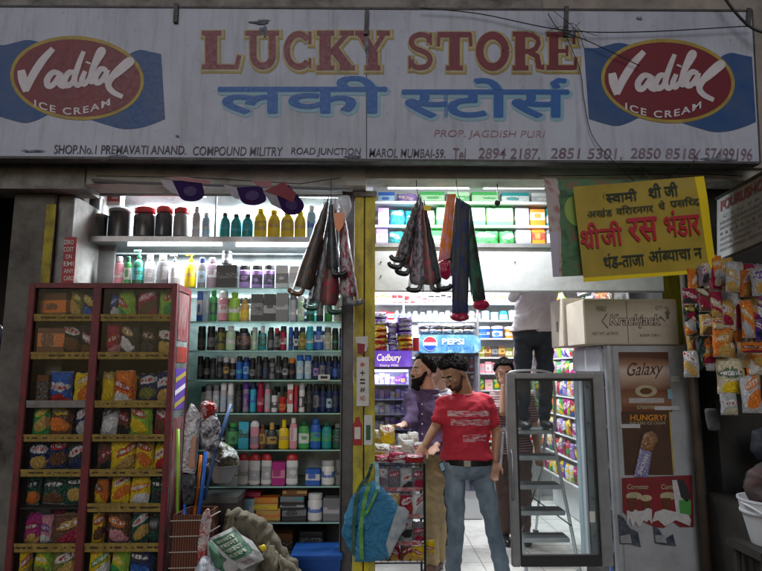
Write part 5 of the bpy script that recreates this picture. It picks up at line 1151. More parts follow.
part(t, 'torn_patch', MB().prism([Q(x, y, .013) for x, y in ((672,480),(677,480),(682,497),(691,520),(690,526),(676,520),(665,526),(658,520),(652,522),(655,512),(664,509),(676,512))], (0,.001,0)), tw)
part(t, 'green_patch', MB().prism([Q(x, y, .0145) for x, y in ((679,500),(691,500),(691,515),(680,513))], (0,.001,0)), mat('poster_green', (.06,.25,.05), .5))
part(t, 'dark_patch', MB().prism([Q(x, y, .0145) for x, y in ((677,480),(684,480),(691,496),(687,502),(681,497))], (0,.001,0)), ink)
for i, (x0, y0) in enumerate(((618,514),(653,525))):
    t = thing('torn_sticker', ('left','right')[i]+' torn navy and grey sticker remnant below the red poster', 'sticker', P(x0+12,545,YPo))
    part(t, 'navy_piece', MB().prism([Q(x, y, .009) for x, y in ((x0,y0),(x0+6,y0+4),(x0+12,y0+14),(x0+20,y0+18-i*9),(x0+23,y0+33-i*12),(x0+12,y0+30-i*10),(x0+2,y0+30-i*12))], (0,.001,0)), mat('sticker_navy', (.02,.03,.055), .4, dirt=.5, dirtcol=(.2,.2,.22), dscale=30))
    part(t, 'grey_piece', MB().prism([Q(x, y, .0105) for x, y in ((x0+2,y0+22-i*12),(x0+12,y0+20-i*10),(x0+14,y0+29-i*11),(x0+3,y0+29-i*12))], (0,.001,0)), mat('sticker_grey', (.28,.29,.31), .4, dirt=.4, dscale=30))
for i, (x0, y0, x1, y1, m) in enumerate(((671,376,679,382,tw),(668,389,672,399,lightp),(620,424,640,428,tw),(655,406,679,410,tw))):
    single('paper_scrap', sheet(x0, y0, x1, y1, YPo-.008, .001), m, ['small grey label right of the chocolate script on the fridge side','small blue tape scrap right of the topmost fridge poster','torn white strip crossing the left top corner of the bar poster','torn pale strip between the two upper fridge posters'][i], 'paper scrap')
# ================================================================== CARTON ON THE FRIDGE
kraft = mat('carton_card', (.50,.44,.36), .75, dirt=.35, dirtcol=(.22,.18,.14), dscale=4, bmp=.08, bscale=25)
kx0, kx1, kz0, kz1 = wx(584,4.0,320), wx(678,4.0,320), fz+.002, wz(299,4.0,630)
t = thing('biscuit_carton', 'big printed cardboard carton of biscuits lying on top of the fridge', 'carton', ((kx0+kx1)/2, 4.18, kz0))
part(t, 'carton', MB().box(kx0, kx1, 4.0, 4.36, kz0, kz1), kraft, bevel=.006)
part(t, 'tape', MB().box(kx0+.02, kx1-.02, 4.16, 4.21, kz1+.001, kz1+.003), mat('carton_tape', (.45,.34,.2), .3))
part(t, 'front_seam', MB().box((kx0+kx1)/2-.03, (kx0+kx1)/2-.026, 3.997, 3.9995, kz0+.01, kz1-.01), mat('carton_seam', (.17,.14,.11), .8))
cink = mat('carton_ink', (.025,.02,.02), .7); cgrey = mat('carton_faint_ink', (.14,.12,.10), .7)
for off, m, l in ((.05, cink, .001), (.008, kraft, .004)):
    g = glyphs('Krackjack', off, .12); a0, a1, b0, b1 = fit(glyphs('Krackjack', 0, .12)); mb = MB()
    mb.add([P(610+(v.x-a0)/(a1-a0)*50, 328-(v.y-b0)/(b1-b0)*13, 3.999-l-.0003*v.z) for v in g.v], g.f); part(t, 'lettering', mb, m)
part(t, 'lettering', MB().tube([P(607,314,3.996),P(602,321,3.996),P(608,328,3.996)], .003, 5).tube([P(660,316,3.996),P(665,321,3.996)], .002, 5), cink)
write(t, 'PARLE', quadpx(596, 306, 606, 311, 3.998), cgrey, .01, .1); write(t, 'NET WT. 60 PKTS', quadpx(592, 332, 618, 335, 3.998), cgrey); write(t, 'KEEP DRY', quadpx(640, 334, 660, 336.5, 3.998), cgrey)
write(t, 'QTY  No.', quadpx(655, 306, 670, 310, 3.998), cgrey)
part(t, 'arrow_mark', MB().prism([P(x,y,3.998) for x, y in ((666,313),(669,313),(669,319),(666,319))], (0,.001,0)).prism([P(x,y,3.998) for x, y in ((664.5,313.5),(667.5,309.5),(670.5,313.5))], (0,.001,0)), cgrey)
t = thing('plain_carton', 'plain cardboard carton behind and left of the printed biscuit carton', 'carton', (kx0-.02, 4.52, kz0))
part(t, 'carton', MB().box(kx0-.02, kx0+.35, 4.38, 4.68, kz0, wz(300,4.5,575)), kraft, bevel=.006)
part(t, 'lettering', MB().box(kx0-.0235, kx0-.021, 4.50, 4.54, kz0+.12, kz0+.2), cgrey)
# yellow post behind the carton
t = thing('back_post', 'narrow yellow painted post rising behind the carton on the fridge', 'post', (wx(672,4.75), 4.8, .0))
part(t, 'shaft', MB().box(wx(662,4.74,320), wx(683,4.74,320), 4.74, 4.84, 0, 3.11), yp)
part(t, 'white_strip', MB().box(wx(653,4.74,320), wx(661.5,4.74,320), 4.75, 4.84, 0, 3.11), whitewash)
# ================================================================== STEP LADDER
ld = thing('step_ladder', 'grey aluminium step ladder with curved handrail seen through the open fridge door', 'ladder', (1.2, 4.9, .012))
lal = mat('ladder_grey', (.42,.44,.45), .35, .5, dirt=.3, dscale=10)
steps = [(566,4.68),(538,4.75),(511,4.83),(485,4.91),(456,5.0),(430,5.10)]
sx = lambda Y: (wx(513,Y,500), wx(562,Y,500))
tops = []
for i, (py, Y) in enumerate(steps):
    z = wz(py, Y, 540); xa, xb = wx(515,4.85), wx(559,4.85)
    if i < 6 and z > .1:
        stp = part(ld, 'step', MB().box(xa, xb, Y-.0, Y+.16 if i < 5 else Y+.30, z-.035, z), lal, bevel=.005); part(stp, 'tread', MB().box(xa+.01, xb-.01, Y+.01, Y+.15 if i < 5 else Y+.29, z+.0005, z+.004), mat('tread_rubber', (.08,.085,.09), .8))
    tops.append((Y, z))
xa, xb = wx(515,4.85)-.02, wx(559,4.85)+.005
for x in (xa, xb+.012): part(ld, 'stile', MB().tube([(x,4.60,.03),(x,5.06,tops[4][1]),(x,5.13,tops[5][1]+.02)], .014, 8), lal)
for x in (xa+.01, xb): part(ld, 'rear_leg', MB().tube([(x,5.75,.03),(x,5.30,tops[5][1]-.04)], .013, 8), lal)
z5 = tops[5][1]
part(ld, 'handrail', MB().tube(catmull([(xa,5.10,z5),(xa,5.05,z5+.42),(xa+.06,5.0,z5+.50),(xb-.09,4.96,z5+.50),(xb-.01,4.98,z5+.42),(xb+.006,5.05,z5)], 6), .011, 8), lal, smooth=True)
part(ld, 'cross_brace', MB().tube([(xa,4.72,.30),(xb,5.5,.62)], .005, 6).tube([(xb,4.72,.35),(xa,5.5,.62)], .005, 6), ink)
for x in (xa, xb+.012): part(ld, 'foot', MB().box(x-.02,x+.02,4.57,4.63,.013,.05), ink)
for x in (xa+.01, xb): part(ld, 'foot', MB().box(x-.02,x+.02,5.72,5.78,.013,.05), ink)
# ================================================================== SNACK RACK AT THE ENTRANCE
YR = 3.92
rx0_, rx1_ = wx(374,YR,450), wx(424,YR,450); rt = wz(465,YR,400)
wire = mat('rack_black_wire', (.02,.02,.022), .4, .5)
wr = thing('wire_rack', 'black wire display rack filled with wrapped packets at the entrance', 'rack', ((rx0_+rx1_)/2, YR+.14, 0))
for x in (rx0_, rx1_):
    for y in (YR, YR+.28): part(wr, 'upright', MB().tube([(x,y,0),(x,y,rt+.01)], .008, 8), wire)
lev = [465, 490, 518, 543, 563]
for py in lev:
    z = wz(py, YR, 400); mb = MB().tube([(rx0_,YR,z),(rx1_,YR,z),(rx1_,YR+.28,z),(rx0_,YR+.28,z),(rx0_,YR,z)], .005, 6)
    for k in range(1, 7): x = rx0_+(rx1_-rx0_)*k/7; mb.tube([(x,YR,z),(x,YR+.28,z)], .0025, 5)
    part(wr, 'wire_shelf', mb, wire)
random.seed(23)
def packs(spec, Y, base, where, group, hh=None):
    for i, (a, b4, top, c, c2, c3, desc) in enumerate(spec):
        z = wz(base, Y, a)+.006; w = (wx(b4,Y,base)-wx(a,Y,base))*1.1
        goods('snack_packet', 'packet', wx((a+b4)/2,Y,base), Y+.02, z, w, w*.55, wz(top,Y,a)-z, foil(c,c2,c3), None, desc+(f', {ORD[int(where[1])+1]} from left {where[3:]}' if where[0] == '[' else f', {ORD[i+1]} from left {where}'), 'packet', group, rz=random.uniform(-.2,.2), tilt=random.uniform(-.1,.12))
G1 = 'packets in the entrance wire rack'
packs([(375,389,455,'crimson','white','white','red and white packet'),(389,405,452,'crimson','white','white','red and white packet'),(405,424,454,'crimson','white','red','red and white packet')], YR+.03, 464.5, 'in the front line atop the wire rack', G1)
packs([(374,390,444,'white','brown','gold','white and brown packet'),(390,402,446,'white','crimson','mauve','white packet'),(402,414,440,'white','cream','silver','white packet'),(413,426,442,'white','red','brown','white packet with red')], YR+.12, 459, 'in the middle line atop the wire rack', G1)
packs([(374,388,430,'white','silver','gold','crinkled white packet'),(379,395,425,'gold','white','yellow','golden yellow packet'),(398,409,434,'white','silver','mauve','white packet'),(408,419,432,'white','cream','silver','white packet')], YR+.22, 450, 'in the back line atop the wire rack', G1)
for py, top, cs, nm in ((490,468,'charcoal','second'),(518,494,'x','third'),(543,522,'charcoal','fourth'),(563,546,'y','lowest')):
    for k in range(4):
        a = 376+k*12.2
        if cs == 'charcoal': c, c2, c3, d = ('silver', 'grey', 'silver', 'grey')[k], 'crimson' if k % 2 else 'white', ('mauve','grey','charcoal','crimson')[k], 'silvery packet'
        elif cs == 'x': c, c2, c3, d = (('gold','white','cream','gold topped packet'), ('gold','cream','white','gold topped packet'), ('crimson','white','red','red packet'), ('white','crimson','silver','white and red packet'))[k]
        else: c, c2, c3, d = (('brown','crimson','gold','brown and red packet'), ('crimson','white','gold','red packet'), ('brown','crimson','gold','brown packet'), ('yellow','crimson','gold','yellow packet'))[k]
        packs([(a, a+12, top, c, c2, c3, d)], YR+.04, py, f'[{k}]on the {nm} level of the wire rack', G1)
for k in range(3): part(wr, 'red_price_strip', MB().box(rx0_+.02, rx1_-.02, YR-.012, YR-.007, wz(489-0+k*27,YR)-.012, wz(489+k*27,YR)+.012), mat('strip_red', (.3,.02,.03), .5, dirt=.8, dirtcol=(.6,.6,.6), dscale=30))
packs([(424,435,540,'yellow','crimson','gold','yellow packet hanging at the side')], YR+.1, 556, '[0]beside the wire rack', G1)
# ================================================================== TOTE BAG
def tp(x, y, Y): return P(340+x/4.36, 440+y/4.36, Y)
YT = 3.78
tb = thing('tote_bag', 'blue woven tote bag with green bands hanging from the wire rack', 'bag', tp(150,520,YT))
weave, nt, b = ntree('tote_woven_blue'); tc = nt.nodes.new('ShaderNodeTexCoord'); w1 = nt.nodes.new('ShaderNodeTexWave'); w1.inputs['Scale'].default_value = 60; w1.bands_direction = 'X'
lin(nt, tc.outputs['Object'], w1.inputs['Vector']); n = tex_noise(nt, 7, 5)
cc_ = ramp(nt, n.outputs['Fac'], [(.3,(.05,.26,.50)),(.7,(.10,.38,.66))]).outputs[0]
lin(nt, cc_, b.inputs['Base Color']); b.inputs['Roughness'].default_value = .33; n.inputs['Distortion'].default_value = 1.4; bump(nt, b, mth(nt,'ADD',n.outputs['Fac'],mth(nt,'MULTIPLY',w1.outputs['Fac'],.05)), .9, .08)
part(tb, 'rear_panel', MB().pillow([tp(*p, YT+.07) for p in ((5,390),(30,300),(60,230),(105,195),(150,175),(160,260),(130,520),(60,510),(20,440))], (0,.022,0), nz=.9, nsc=11, seed=4), weave, smooth=True)
part(tb, 'front_panel', MB().pillow([tp(*p, YT) for p in ((145,180),(180,200),(258,290),(240,400),(212,525),(185,495),(120,470),(105,330),(118,240))], (0,.020,0), nz=.25, nsc=26, seed=9), weave, smooth=True)
part(tb, 'lower_panel', MB().pillow([tp(*p, YT+.02) for p in ((90,330),(200,470),(200,520),(130,532),(62,530),(70,430))], (0,.020,0), nz=.25, nsc=24, seed=12), weave, smooth=True)
part(tb, 'grey_gusset', MB().pillow([tp(*p, YT-.03) for p in ((252,288),(282,292),(302,312),(285,380),(250,440),(216,512),(200,455),(215,400),(238,330))], (0,.008,0), nz=.25, nsc=30, seed=2), mat('tote_grey_print', (.40,.43,.45), .5, dirt=.8, dirtcol=(.12,.2,.26), dscale=25), smooth=True)
def bandmesh(pts, w, Y0):
    c3 = catmull([(p[0], p[1], 0) for p in pts], 6); v, f = ribbon([(p.x, p.y) for p in c3], w); return MB().add([tp(p[0], p[1], Y0+.004*math.sin(i*.7)) for i, p in enumerate(v)], f)
grn = mat('tote_green_band', (.10,.32,.06), .5)
part(tb, 'green_band', bandmesh([(128,190),(108,260),(92,380),(95,520)], 17, YT-.052), grn); part(tb, 'green_band', bandmesh([(165,215),(120,310),(105,325)], 11, YT-.055), grn); part(tb, 'dark_band', bandmesh([(128,150),(80,220),(62,330),(58,500)], 15, YT-.0), mat('tote_dark_band', (.03,.10,.07), .6))
part(tb, 'strap', bandmesh([(146,98),(160,110),(162,180),(168,225)], 17, YT-.03), mat('tote_strap', (.28,.50,.62), .5)); part(tb, 'strap', bandmesh([(140,105),(132,130),(112,190)], 14, YT-.02), mat('tote_dark_strap', (.02,.05,.04), .6))
# ================================================================== HANGING FOLDED UMBRELLAS
plast = glassy('thin_plastic_sleeve', (.96,.96,.97), .0, .10, .3)
def cloth2(c, c2, sc=70):
    k = f'umb_{c}_{c2}'
    if k in _M: return _M[k]
    m, nt, b = ntree(k); n = tex_noise(nt, sc, 3, .5, stretch=(1,1,.4)); lin(nt, ramp(nt, n.outputs['Fac'], [(.45,C[c]),(.56,C[c2])]).outputs[0], b.inputs['Base Color']); b.inputs['Roughness'].default_value = .6
    _M[k] = m; return m
def umbrella(top, bot, Y, wpx, c, c2, hook, label, grp, hc='black', sleeve=True):
    a, e = P(*top, Y), P(*bot, Y); ax = (a-e); L = ax.length; d = ax.normalized()
    t = thing('folded_umbrella', label, 'umbrella', e, grp)
    mb = MB(); n = 24; side = Vector((1,0,0)); fr_ = d.cross(side).normalized(); side = fr_.cross(d)
    R0 = wpx*Y/F/2; rings = 16; vs = []
    for i in range(rings+1):
        u = i/rings; r = R0*(1.0-.78*u**1.2)*(1 if i else .8)
        for k in range(n):
            q = 2*math.pi*k/n+u*1.3; rr = r*(1+.09*math.sin(q*4+u*2)+.12*noise.noise(Vector((q*1.2, u*5, wpx*1.7))))
            p = e+d*L*u+side*rr*math.cos(q)+fr_*rr*.75*math.sin(q); vs.append(p)
    mb.add(vs, [(i*n+k, i*n+(k+1)%n, (i+1)*n+(k+1)%n, (i+1)*n+k) for i in range(rings) for k in range(n)]+[tuple(range(n)), tuple(rings*n+k for k in range(n))])
    mb.disp(.007, 26, wpx); part(t, 'folded_canopy', mb, cloth2(c, c2), smooth=True)
    part(t, 'tip', MB().tube([a, a+d*.04], [.006,.003], 8), ink)
    s = hook; hp = [e, e-d*.02, e-d*.040+side*s*.012, e-d*.045+side*s*.040, e-d*.040+side*s*.070, e-d*.024+side*s*.085]
    part(t, 'handle', MB().tube(catmull(hp, 5), [.013+.005*math.sin(i*.12) for i in range(26)], 10), plain(hc, .4), smooth=True)
    if sleeve:
        mb = MB(); 
        for i in range(9):
            u = i/8; r = R0*(1.18-.80*u)
            for k in range(14): q = 2*math.pi*k/14; mb.v.append(e-d*.05+d*(L+.05)*u+side*r*math.cos(q)+fr_*r*.8*math.sin(q))
        mb.f = [(i*14+k, i*14+(k+1)%14, (i+1)*14+(k+1)%14, (i+1)*14+k) for i in range(8) for k in range(14)]; mb.disp(.008, 22, wpx)
        part(t, 'plastic_sleeve', mb, plast, smooth=True)
    return t
GU = 'folded umbrellas hanging left of the yellow post'
umbrella((327,203),(303,288),3.66,19,'charcoal','brown',-1,'dark folded umbrella with brown crook, leftmost in the bundle left of the post',GU,'brown')
umbrella((331,206),(318,302),3.72,20,'charcoal','grey',-1,'slate folded umbrella in a cloudy sleeve, second in the bundle left of the post',GU,'darkgreen')
umbrella((335,204),(329,305),3.68,18,'brown','crimson',1,'brown patterned folded umbrella with dark green crook in the left bundle',GU,'darkgreen')
umbrella((331,205),(333,268),3.62,13,'charcoal','black',1,'short black folded umbrella hanging in front of the left bundle',GU,'black')
umbrella((341,208),(349,297),3.70,17,'silver','crimson',1,'pale red patterned folded umbrella, rightmost in the bundle left of the post',GU,'grey')
single('orange_tag', MB().prism([P(334,213,3.60),P(345,213,3.60),P(343,226,3.60),P(339,232,3.60),P(335,228,3.60)], (0,.004,0)), plain('orange', .5), 'orange pennant shaped tag on top of the left umbrella bundle', 'tag')
single('plastic_bag', MB().pillow([P(330,196,3.68),P(350,195,3.68),P(352,208,3.68),P(345,222,3.68),P(334,214,3.68)], (0,.02,0), nz=.5, nsc=15), mat('milky_plastic', (.65,.66,.7), .3, alpha=.55), 'milky crumpled plastic bag knotted above the left umbrella bundle', 'bag', smooth=True)
single('rope', MB().tube([P(331,178,3.67), P(331,207,3.67)], .0025, 5), cab, 'cord holding the umbrella bundle left of the yellow post', 'cord')
GV = 'folded umbrellas hanging in the entrance'
umbrella((417,203),(402,262),3.80,15,'mauve','brown',-1,'grey brown folded umbrella with black crook at far left of the entrance bundle',GV,'black')
umbrella((419,205),(409,268),3.84,16,'mauve','pink',-1,'pinkish patterned folded umbrella second in the entrance left bundle',GV,'black')
umbrella((421,202),(420,284),3.82,21,'mauve','charcoal',-1,'mauve folded umbrella in plastic, middle of the entrance left bundle',GV,'black')
umbrella((424,210),(432,284),3.80,18,'brown','crimson',1,'dark red brown folded umbrella right of the mauve one',GV,'black')
umbrella((425,206),(438,283),3.77,9,'charcoal','black',1,'slim black folded umbrella at the right edge of the left entrance bundle',GV,'black',False)
umbrella((418,200),(404,255),3.76,8,'charcoal','grey',-1,'slim dark folded umbrella crossing the left entrance bundle',GV,'charcoal',False)
single('yellow_tag', MB().prism([P(423,205,3.74),P(432,206,3.74),P(430,211,3.74),P(424,210,3.74)], (0,.004,0)), plain('yellow', .5), 'small yellow tag on top of the left entrance umbrella bundle', 'tag')
def strip_umb(poly, Y, c, c2, endc, endpoly, label, sc=30):
    t = thing('long_umbrella', label, 'umbrella', P(*endpoly[0], Y), 'long covered umbrellas hanging in the entrance')
    part(t, 'cover', MB().pillow([P(x, y, Y) for x, y in poly], (0,.022,0), nz=.25, nsc=14, seed=len(label)), cloth2(c, c2, sc), smooth=True)
    for k in range(1):
        x0 = poly[0][0]*(1-.33*(k+1))+poly[1][0]*.33*(k+1); x1 = poly[-1][0]*(1-.33*(k+1))+poly[2][0]*.33*(k+1)
        part(t, 'fold', MB().tube([P(x0, poly[0][1]+3, Y-.024), P((x0+x1)/2+.6, (poly[0][1]+poly[2][1])/2, Y-.027), P(x1, poly[2][1]-3, Y-.024)], .003, 6), cloth2(c2, c, sc))
    part(t, 'handle_end', MB().pillow([P(x, y, Y) for x, y in endpoly], (0,.03,0), nz=.3, nsc=20), plain(endc, .5), smooth=True)
strip_umb([(447,194),(456,194),(452,242),(450,258),(438,262),(441,235)], 3.86, 'orange', 'pink', 'crimson', [(438,262),(450,259),(451,276),(447,281),(439,276)], 'coral pink long umbrella hanging leftmost of the four long ones')
strip_umb([(452,202),(459,202),(456,262),(443,262),(443,250)], 3.89, 'darkgreen', 'charcoal', 'darkgreen', [(441,262),(455,262),(455,276),(442,276)], 'short dark green umbrella hanging behind the navy one')
strip_umb([(456,197),(470,205),(468,315),(452,315),(452,270)], 3.80, 'charcoal', 'navy', 'crimson', [(451,313),(468,313),(470,320),(460,322),(450,320)], 'longest navy black umbrella with dark red end hanging in the entrance')
strip_umb([(463,205),(471,206),(486,300),(473,302),(464,250)], 3.84, 'darkgreen', 'black', 'crimson', [(472,302),(486,299),(491,305),(484,311),(474,309)], 'dark green leaf patterned umbrella with red end hanging rightmost', 18)
for x, l in ((416,'left'),(456,'right')): single('hanging_hook', MB().tube(catmull([P(x,178,3.82),P(x+1,190,3.82),P(x+3,197,3.82),P(x+6,202,3.82)],4), .003, 5), cab, f'dark wire hook holding the {l} umbrella bundle in the entrance', 'hook')
single('roof_hook', MB().tube(catmull([P(497,178,3.9),P(498,196,3.9),P(500,203,3.9),P(494,208,3.9),P(490,206,3.9)],4), .004, 5).ell(P(497,203,3.9),(.02,.015,.02)), cab, 'small dark hook hanging alone over the green packs', 'hook')
single('ceiling_fitting', MB().box(P(467,0,3.96).x, P(481,0,3.96).x, 3.99, 4.08, wz(186,4), wz(176,4)), mat('fitting_grey', (.2,.2,.22), .5), 'grey electrical fitting on the beam beside the bright entrance tube', 'fitting', bevel=.004)
# ================================================================== HANGING PACKETS AT THE RIGHT
PK = [(683,697,288,304,'crimson','white','charcoal','dark red packet with a cream band at the left end'),(683,697,305,322,'charcoal','yellow','crimson','black packet with yellow dot at the left end'),
 (698,709,266,286,'mauve','white','charcoal','dull grey packet high up beside the banner'),(699,710,288,312,'brown','cream','crimson','brown packet in the second hanging column'),(700,712,314,336,'gold','white','brown','pale gold packet low in the second column'),
 (709,722,262,290,'crimson','white','cream','upper red packet of the third column'),(709,722,291,318,'crimson','cream','gold','middle red packet of the third column'),(712,724,318,330,'gold','crimson','cream','short cream packet above the orange one'),
 (724,740,262,292,'silver','gold','gold','gold and silver packet at top of the fourth column'),(726,742,293,331,'silver','gold','cream','long silver packet in the fourth column'),
 (740,752,270,297,'orange','white','gold','orange packet at the top of the fifth column'),(742,754,300,338,'orange','gold','silver','long orange packet in the fifth column'),(752,768,268,296,'silver','purple','gold','silver packet with purple print near the frame edge'),(754,768,298,320,'purple','gold','white','purple packet near the right frame edge'),(754,768,321,341,'purple','white','navy','lower purple packet near the right frame edge'),
 (713,731,327,357,'orange','gold','gold','bright orange packet hanging free under the red column'),(740,764,342,353,'orange','brown','crimson','wide orange strip packet lying across'),(748,768,353,375,'white','orange','cream','white and orange packet under the wide orange one'),
 (717,742,358,394,'cream','darkgreen','yellow','cream packet with a dark green and yellow label'),(720,737,393,415,'silver','white','cream','crinkled silver packet at the bottom of the cluster'),(742,760,376,413,'silver','orange','orange','silver and orange packet at the bottom right'),(690,700,324,340,'charcoal','brown','gold','dark small packet at the lower left of the cluster')]
random.seed(41)
for i, (x0, x1, y0, y1, c, c2, c3, l) in enumerate(PK):
    Y = 3.52+.05*((i*7) % 4); z0 = wz(y1,Y,(x0+x1)/2)
    goods('hanging_packet', 'packet', wx((x0+x1)/2,Y,(y0+y1)/2), Y, z0, (wx(x1,Y,y1)-wx(x0,Y,y1))*1.05, .045, wz(y0,Y,(x0+x1)/2)-z0, foil(c,c2,c3), None, l, 'packet', 'snack packets hanging in strings at the right', rz=random.uniform(-.25,.25), tilt=random.uniform(-.08,.08))
k = 0
for x0 in (692,705,716,729,742,755):
    for j in range(6 if x0 > 735 else 5):
        Y = 3.66+.03*(j%2); y0 = 258+j*21+random.uniform(-5,5)+(8 if x0 == 692 else 0); c = random.choice(['gold','orange','cream','silver','crimson','gold','orange','mauve'])
        goods('hanging_packet', 'packet', wx(x0,Y,y0+26)+random.uniform(-.02,.02), Y, wz(y0+25,Y,x0), .095, .04, .165, foil(c, random.choice(['white','gold','cream']), random.choice(['gold','crimson','silver'])), None, f'{cn(c)} packet, {ORD[j+1]} from top of the {ORD[(692,705,716,729,742,755).index(x0)+1]} middle string', 'packet', 'snack packets hanging in strings at the right', rz=random.uniform(-.35,.35), tilt=random.uniform(-.15,.15))
for x0 in (704,718,731,746,760):   # second layer of strings behind, dim
    for j in range(4):
        Y = 3.80; y0 = 262+j*27+random.uniform(-4,4); k += 1; c = random.choice(['crimson','brown','charcoal','gold','silver','orange','purple','mauve'])
        goods('hanging_packet', 'packet', wx(x0,Y,y0+26), Y, wz(y0+26,Y,x0), .085, .035, .17, foil(c, random.choice(['white','gold','cream']), random.choice(['gold','crimson','charcoal'])), None, f'{cn(c)} packet, {ORD[j+1]} from top of the {ORD[(k-1)//4+1]} rear string', 'packet', 'snack packets hanging in strings at the right', rz=random.uniform(-.3,.3))
single('dark_net', MB().pillow([P(x,y,3.66) for x, y in ((696,290),(704,286),(708,300),(706,330),(708,352),(700,372),(696,350),(694,320))], (0,.03,0), nz=.9, nsc=25), mat('dark_green_plastic', (.01,.035,.03), .4), 'dark green crumpled plastic hanging between packets and the fridge', 'plastic', smooth=True)
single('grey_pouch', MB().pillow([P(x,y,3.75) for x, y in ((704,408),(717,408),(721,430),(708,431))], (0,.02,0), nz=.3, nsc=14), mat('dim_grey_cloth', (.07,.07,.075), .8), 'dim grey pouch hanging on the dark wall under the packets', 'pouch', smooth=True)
t = thing('pipe', 'rusty vertical pipe running down the dark wall right of the fridge', 'pipe', (wx(708,3.85,500),3.9,0))
part(t, 'pipe', MB().tube([(wx(704,3.9,500),3.93,0),(wx(704,3.9,500),3.93,2.6)], .03, 12), mat('rusty_pipe', (.07,.05,.035), .7, dirt=.8, dscale=12), smooth=True)
# bucket
YBk = 3.30
bk = thing('bucket', 'white plastic bucket with wire handle at the right frame edge', 'bucket', (wx(772,YBk,540), YBk+.15, .35))
bc = Vector((wx(796,YBk,540), YBk+.16, 0)); zr, zbm = wz(507,YBk,760), wz(553,YBk,760)
bw_ = mat('bucket_white', (.62,.63,.66), .4, dirt=.3, dirtcol=(.3,.3,.3), dscale=6)
rr_ = .175
part(bk, 'pail', MB().lathe([(rr_*.72,zbm),(rr_*.74,zbm+.01),(rr_*.93,zr-.07),(rr_*.95,zr-.07),(rr_,zr-.005),(rr_*1.04,zr),(rr_*1.04,zr+.012),(rr_*.98,zr+.012),(rr_*.7,zbm+.02)], bc, 32), bw_, smooth='auto')
part(bk, 'rib', MB().lathe([(rr_*.93,zr-.075),(rr_*.99,zr-.07),(rr_*.99,zr-.055),(rr_*.94,zr-.05)], bc, 32), bw_, smooth=True)
hpts = [bc+Vector((math.cos(a)*rr_*1.06, math.sin(a)*rr_*1.06-.02*math.sin(-a), zr-.01-.10*math.sin(-a)**2)) for a in [R(-180+180*i/16) for i in range(17)]]
part(bk, 'handle', MB().tube(hpts, .007, 8), bw_, smooth=True)
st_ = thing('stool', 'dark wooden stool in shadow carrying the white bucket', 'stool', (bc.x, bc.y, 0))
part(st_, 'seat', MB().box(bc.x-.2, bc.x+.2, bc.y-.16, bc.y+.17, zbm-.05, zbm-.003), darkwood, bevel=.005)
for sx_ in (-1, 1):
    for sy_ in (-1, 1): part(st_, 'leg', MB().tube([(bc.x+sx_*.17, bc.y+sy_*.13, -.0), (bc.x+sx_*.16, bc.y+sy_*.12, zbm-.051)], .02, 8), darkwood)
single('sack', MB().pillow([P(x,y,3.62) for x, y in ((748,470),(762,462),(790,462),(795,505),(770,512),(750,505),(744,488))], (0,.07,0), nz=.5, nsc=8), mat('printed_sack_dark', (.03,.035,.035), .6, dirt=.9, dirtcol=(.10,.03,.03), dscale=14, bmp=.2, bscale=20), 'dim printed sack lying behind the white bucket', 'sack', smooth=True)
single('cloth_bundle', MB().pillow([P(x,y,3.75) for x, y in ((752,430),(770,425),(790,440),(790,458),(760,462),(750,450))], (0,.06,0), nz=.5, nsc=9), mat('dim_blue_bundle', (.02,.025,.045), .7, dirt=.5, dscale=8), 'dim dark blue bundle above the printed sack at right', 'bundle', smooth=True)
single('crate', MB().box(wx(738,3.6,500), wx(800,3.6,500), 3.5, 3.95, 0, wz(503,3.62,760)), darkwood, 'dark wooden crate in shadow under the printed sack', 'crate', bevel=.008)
# ================================================================== BROOMS AND BASKET
YW = 3.50
bs = thing('wicker_basket', 'square reddish cane basket with white cords holding brooms', 'basket', P(190,590,YW+.1))
cane, nt, b = ntree('basket_cane'); w1 = nt.nodes.new('ShaderNodeTexWave'); w1.bands_direction = 'X'; w1.inputs['Scale'].default_value = 22; w1.inputs['Distortion'].default_value = 2; tc = nt.nodes.new('ShaderNodeTexCoord'); lin(nt, tc.outputs['Object'], w1.inputs['Vector'])
lin(nt, ramp(nt, w1.outputs['Fac'], [(.2,(.06,.018,.01)),(.7,(.20,.075,.04))]).outputs[0], b.inputs['Base Color']); b.inputs['Roughness'].default_value = .6; bump(nt, b, w1.outputs['Fac'], .6, .01)
bx0, bx1 = wx(172,YW,530), wx(203,YW,530); bt_ = wz(515,YW,190)
mb = MB()
for (a, e) in (((bx0,YW),(bx1,YW)), ((bx1,YW),(bx1+.03,YW+.22)), ((bx1+.03,YW+.22),(bx0+.03,YW+.22)), ((bx0+.03,YW+.22),(bx0,YW))):
    a, e = Vector((*a, 0)), Vector((*e, 0)); dd = (e-a); nrm = Vector((-dd.y, dd.x, 0)).normalized()*.008
    mb.prism([a, e, e+nrm, a+nrm], (0,0,bt_))
part(bs, 'cane_wall', mb, cane)
for k in range(6):
    z = bt_-.03-k*.085
    part(bs, 'cord', MB().tube([(bx0-.008,YW-.008,z),(bx1+.006,YW-.008,z+.004),(bx1+.04,YW+.22,z)], .0035, 6), mat('basket_cord', (.42,.36,.32), .6))
single('plastic_cover', MB().pillow([P(x,y,YW-.02) for x, y in ((203,512),(209,506),(212,520),(208,545),(206,571),(196,580),(197,550),(200,525))], (0,.02,0), nz=.7, nsc=16, seed=5), crinkle('red_white_plastic', (.45,.09,.08), (.58,.52,.52), 14), 'red and white crumpled plastic on the right corner of the cane basket', 'plastic', smooth=True)
def stick(top, bot, Y, r, c, label):
    a, e = P(*top, Y), P(*bot, Y); d = (e-a).normalized(); e2 = a+d*((a.z-.06)/-d.z) if d.z < -.5 else e
    return single('broom_stick', MB().tube([a, e], r, 10), plain(c, .35), label, 'stick', 'sticks standing in the cane basket', smooth=True)
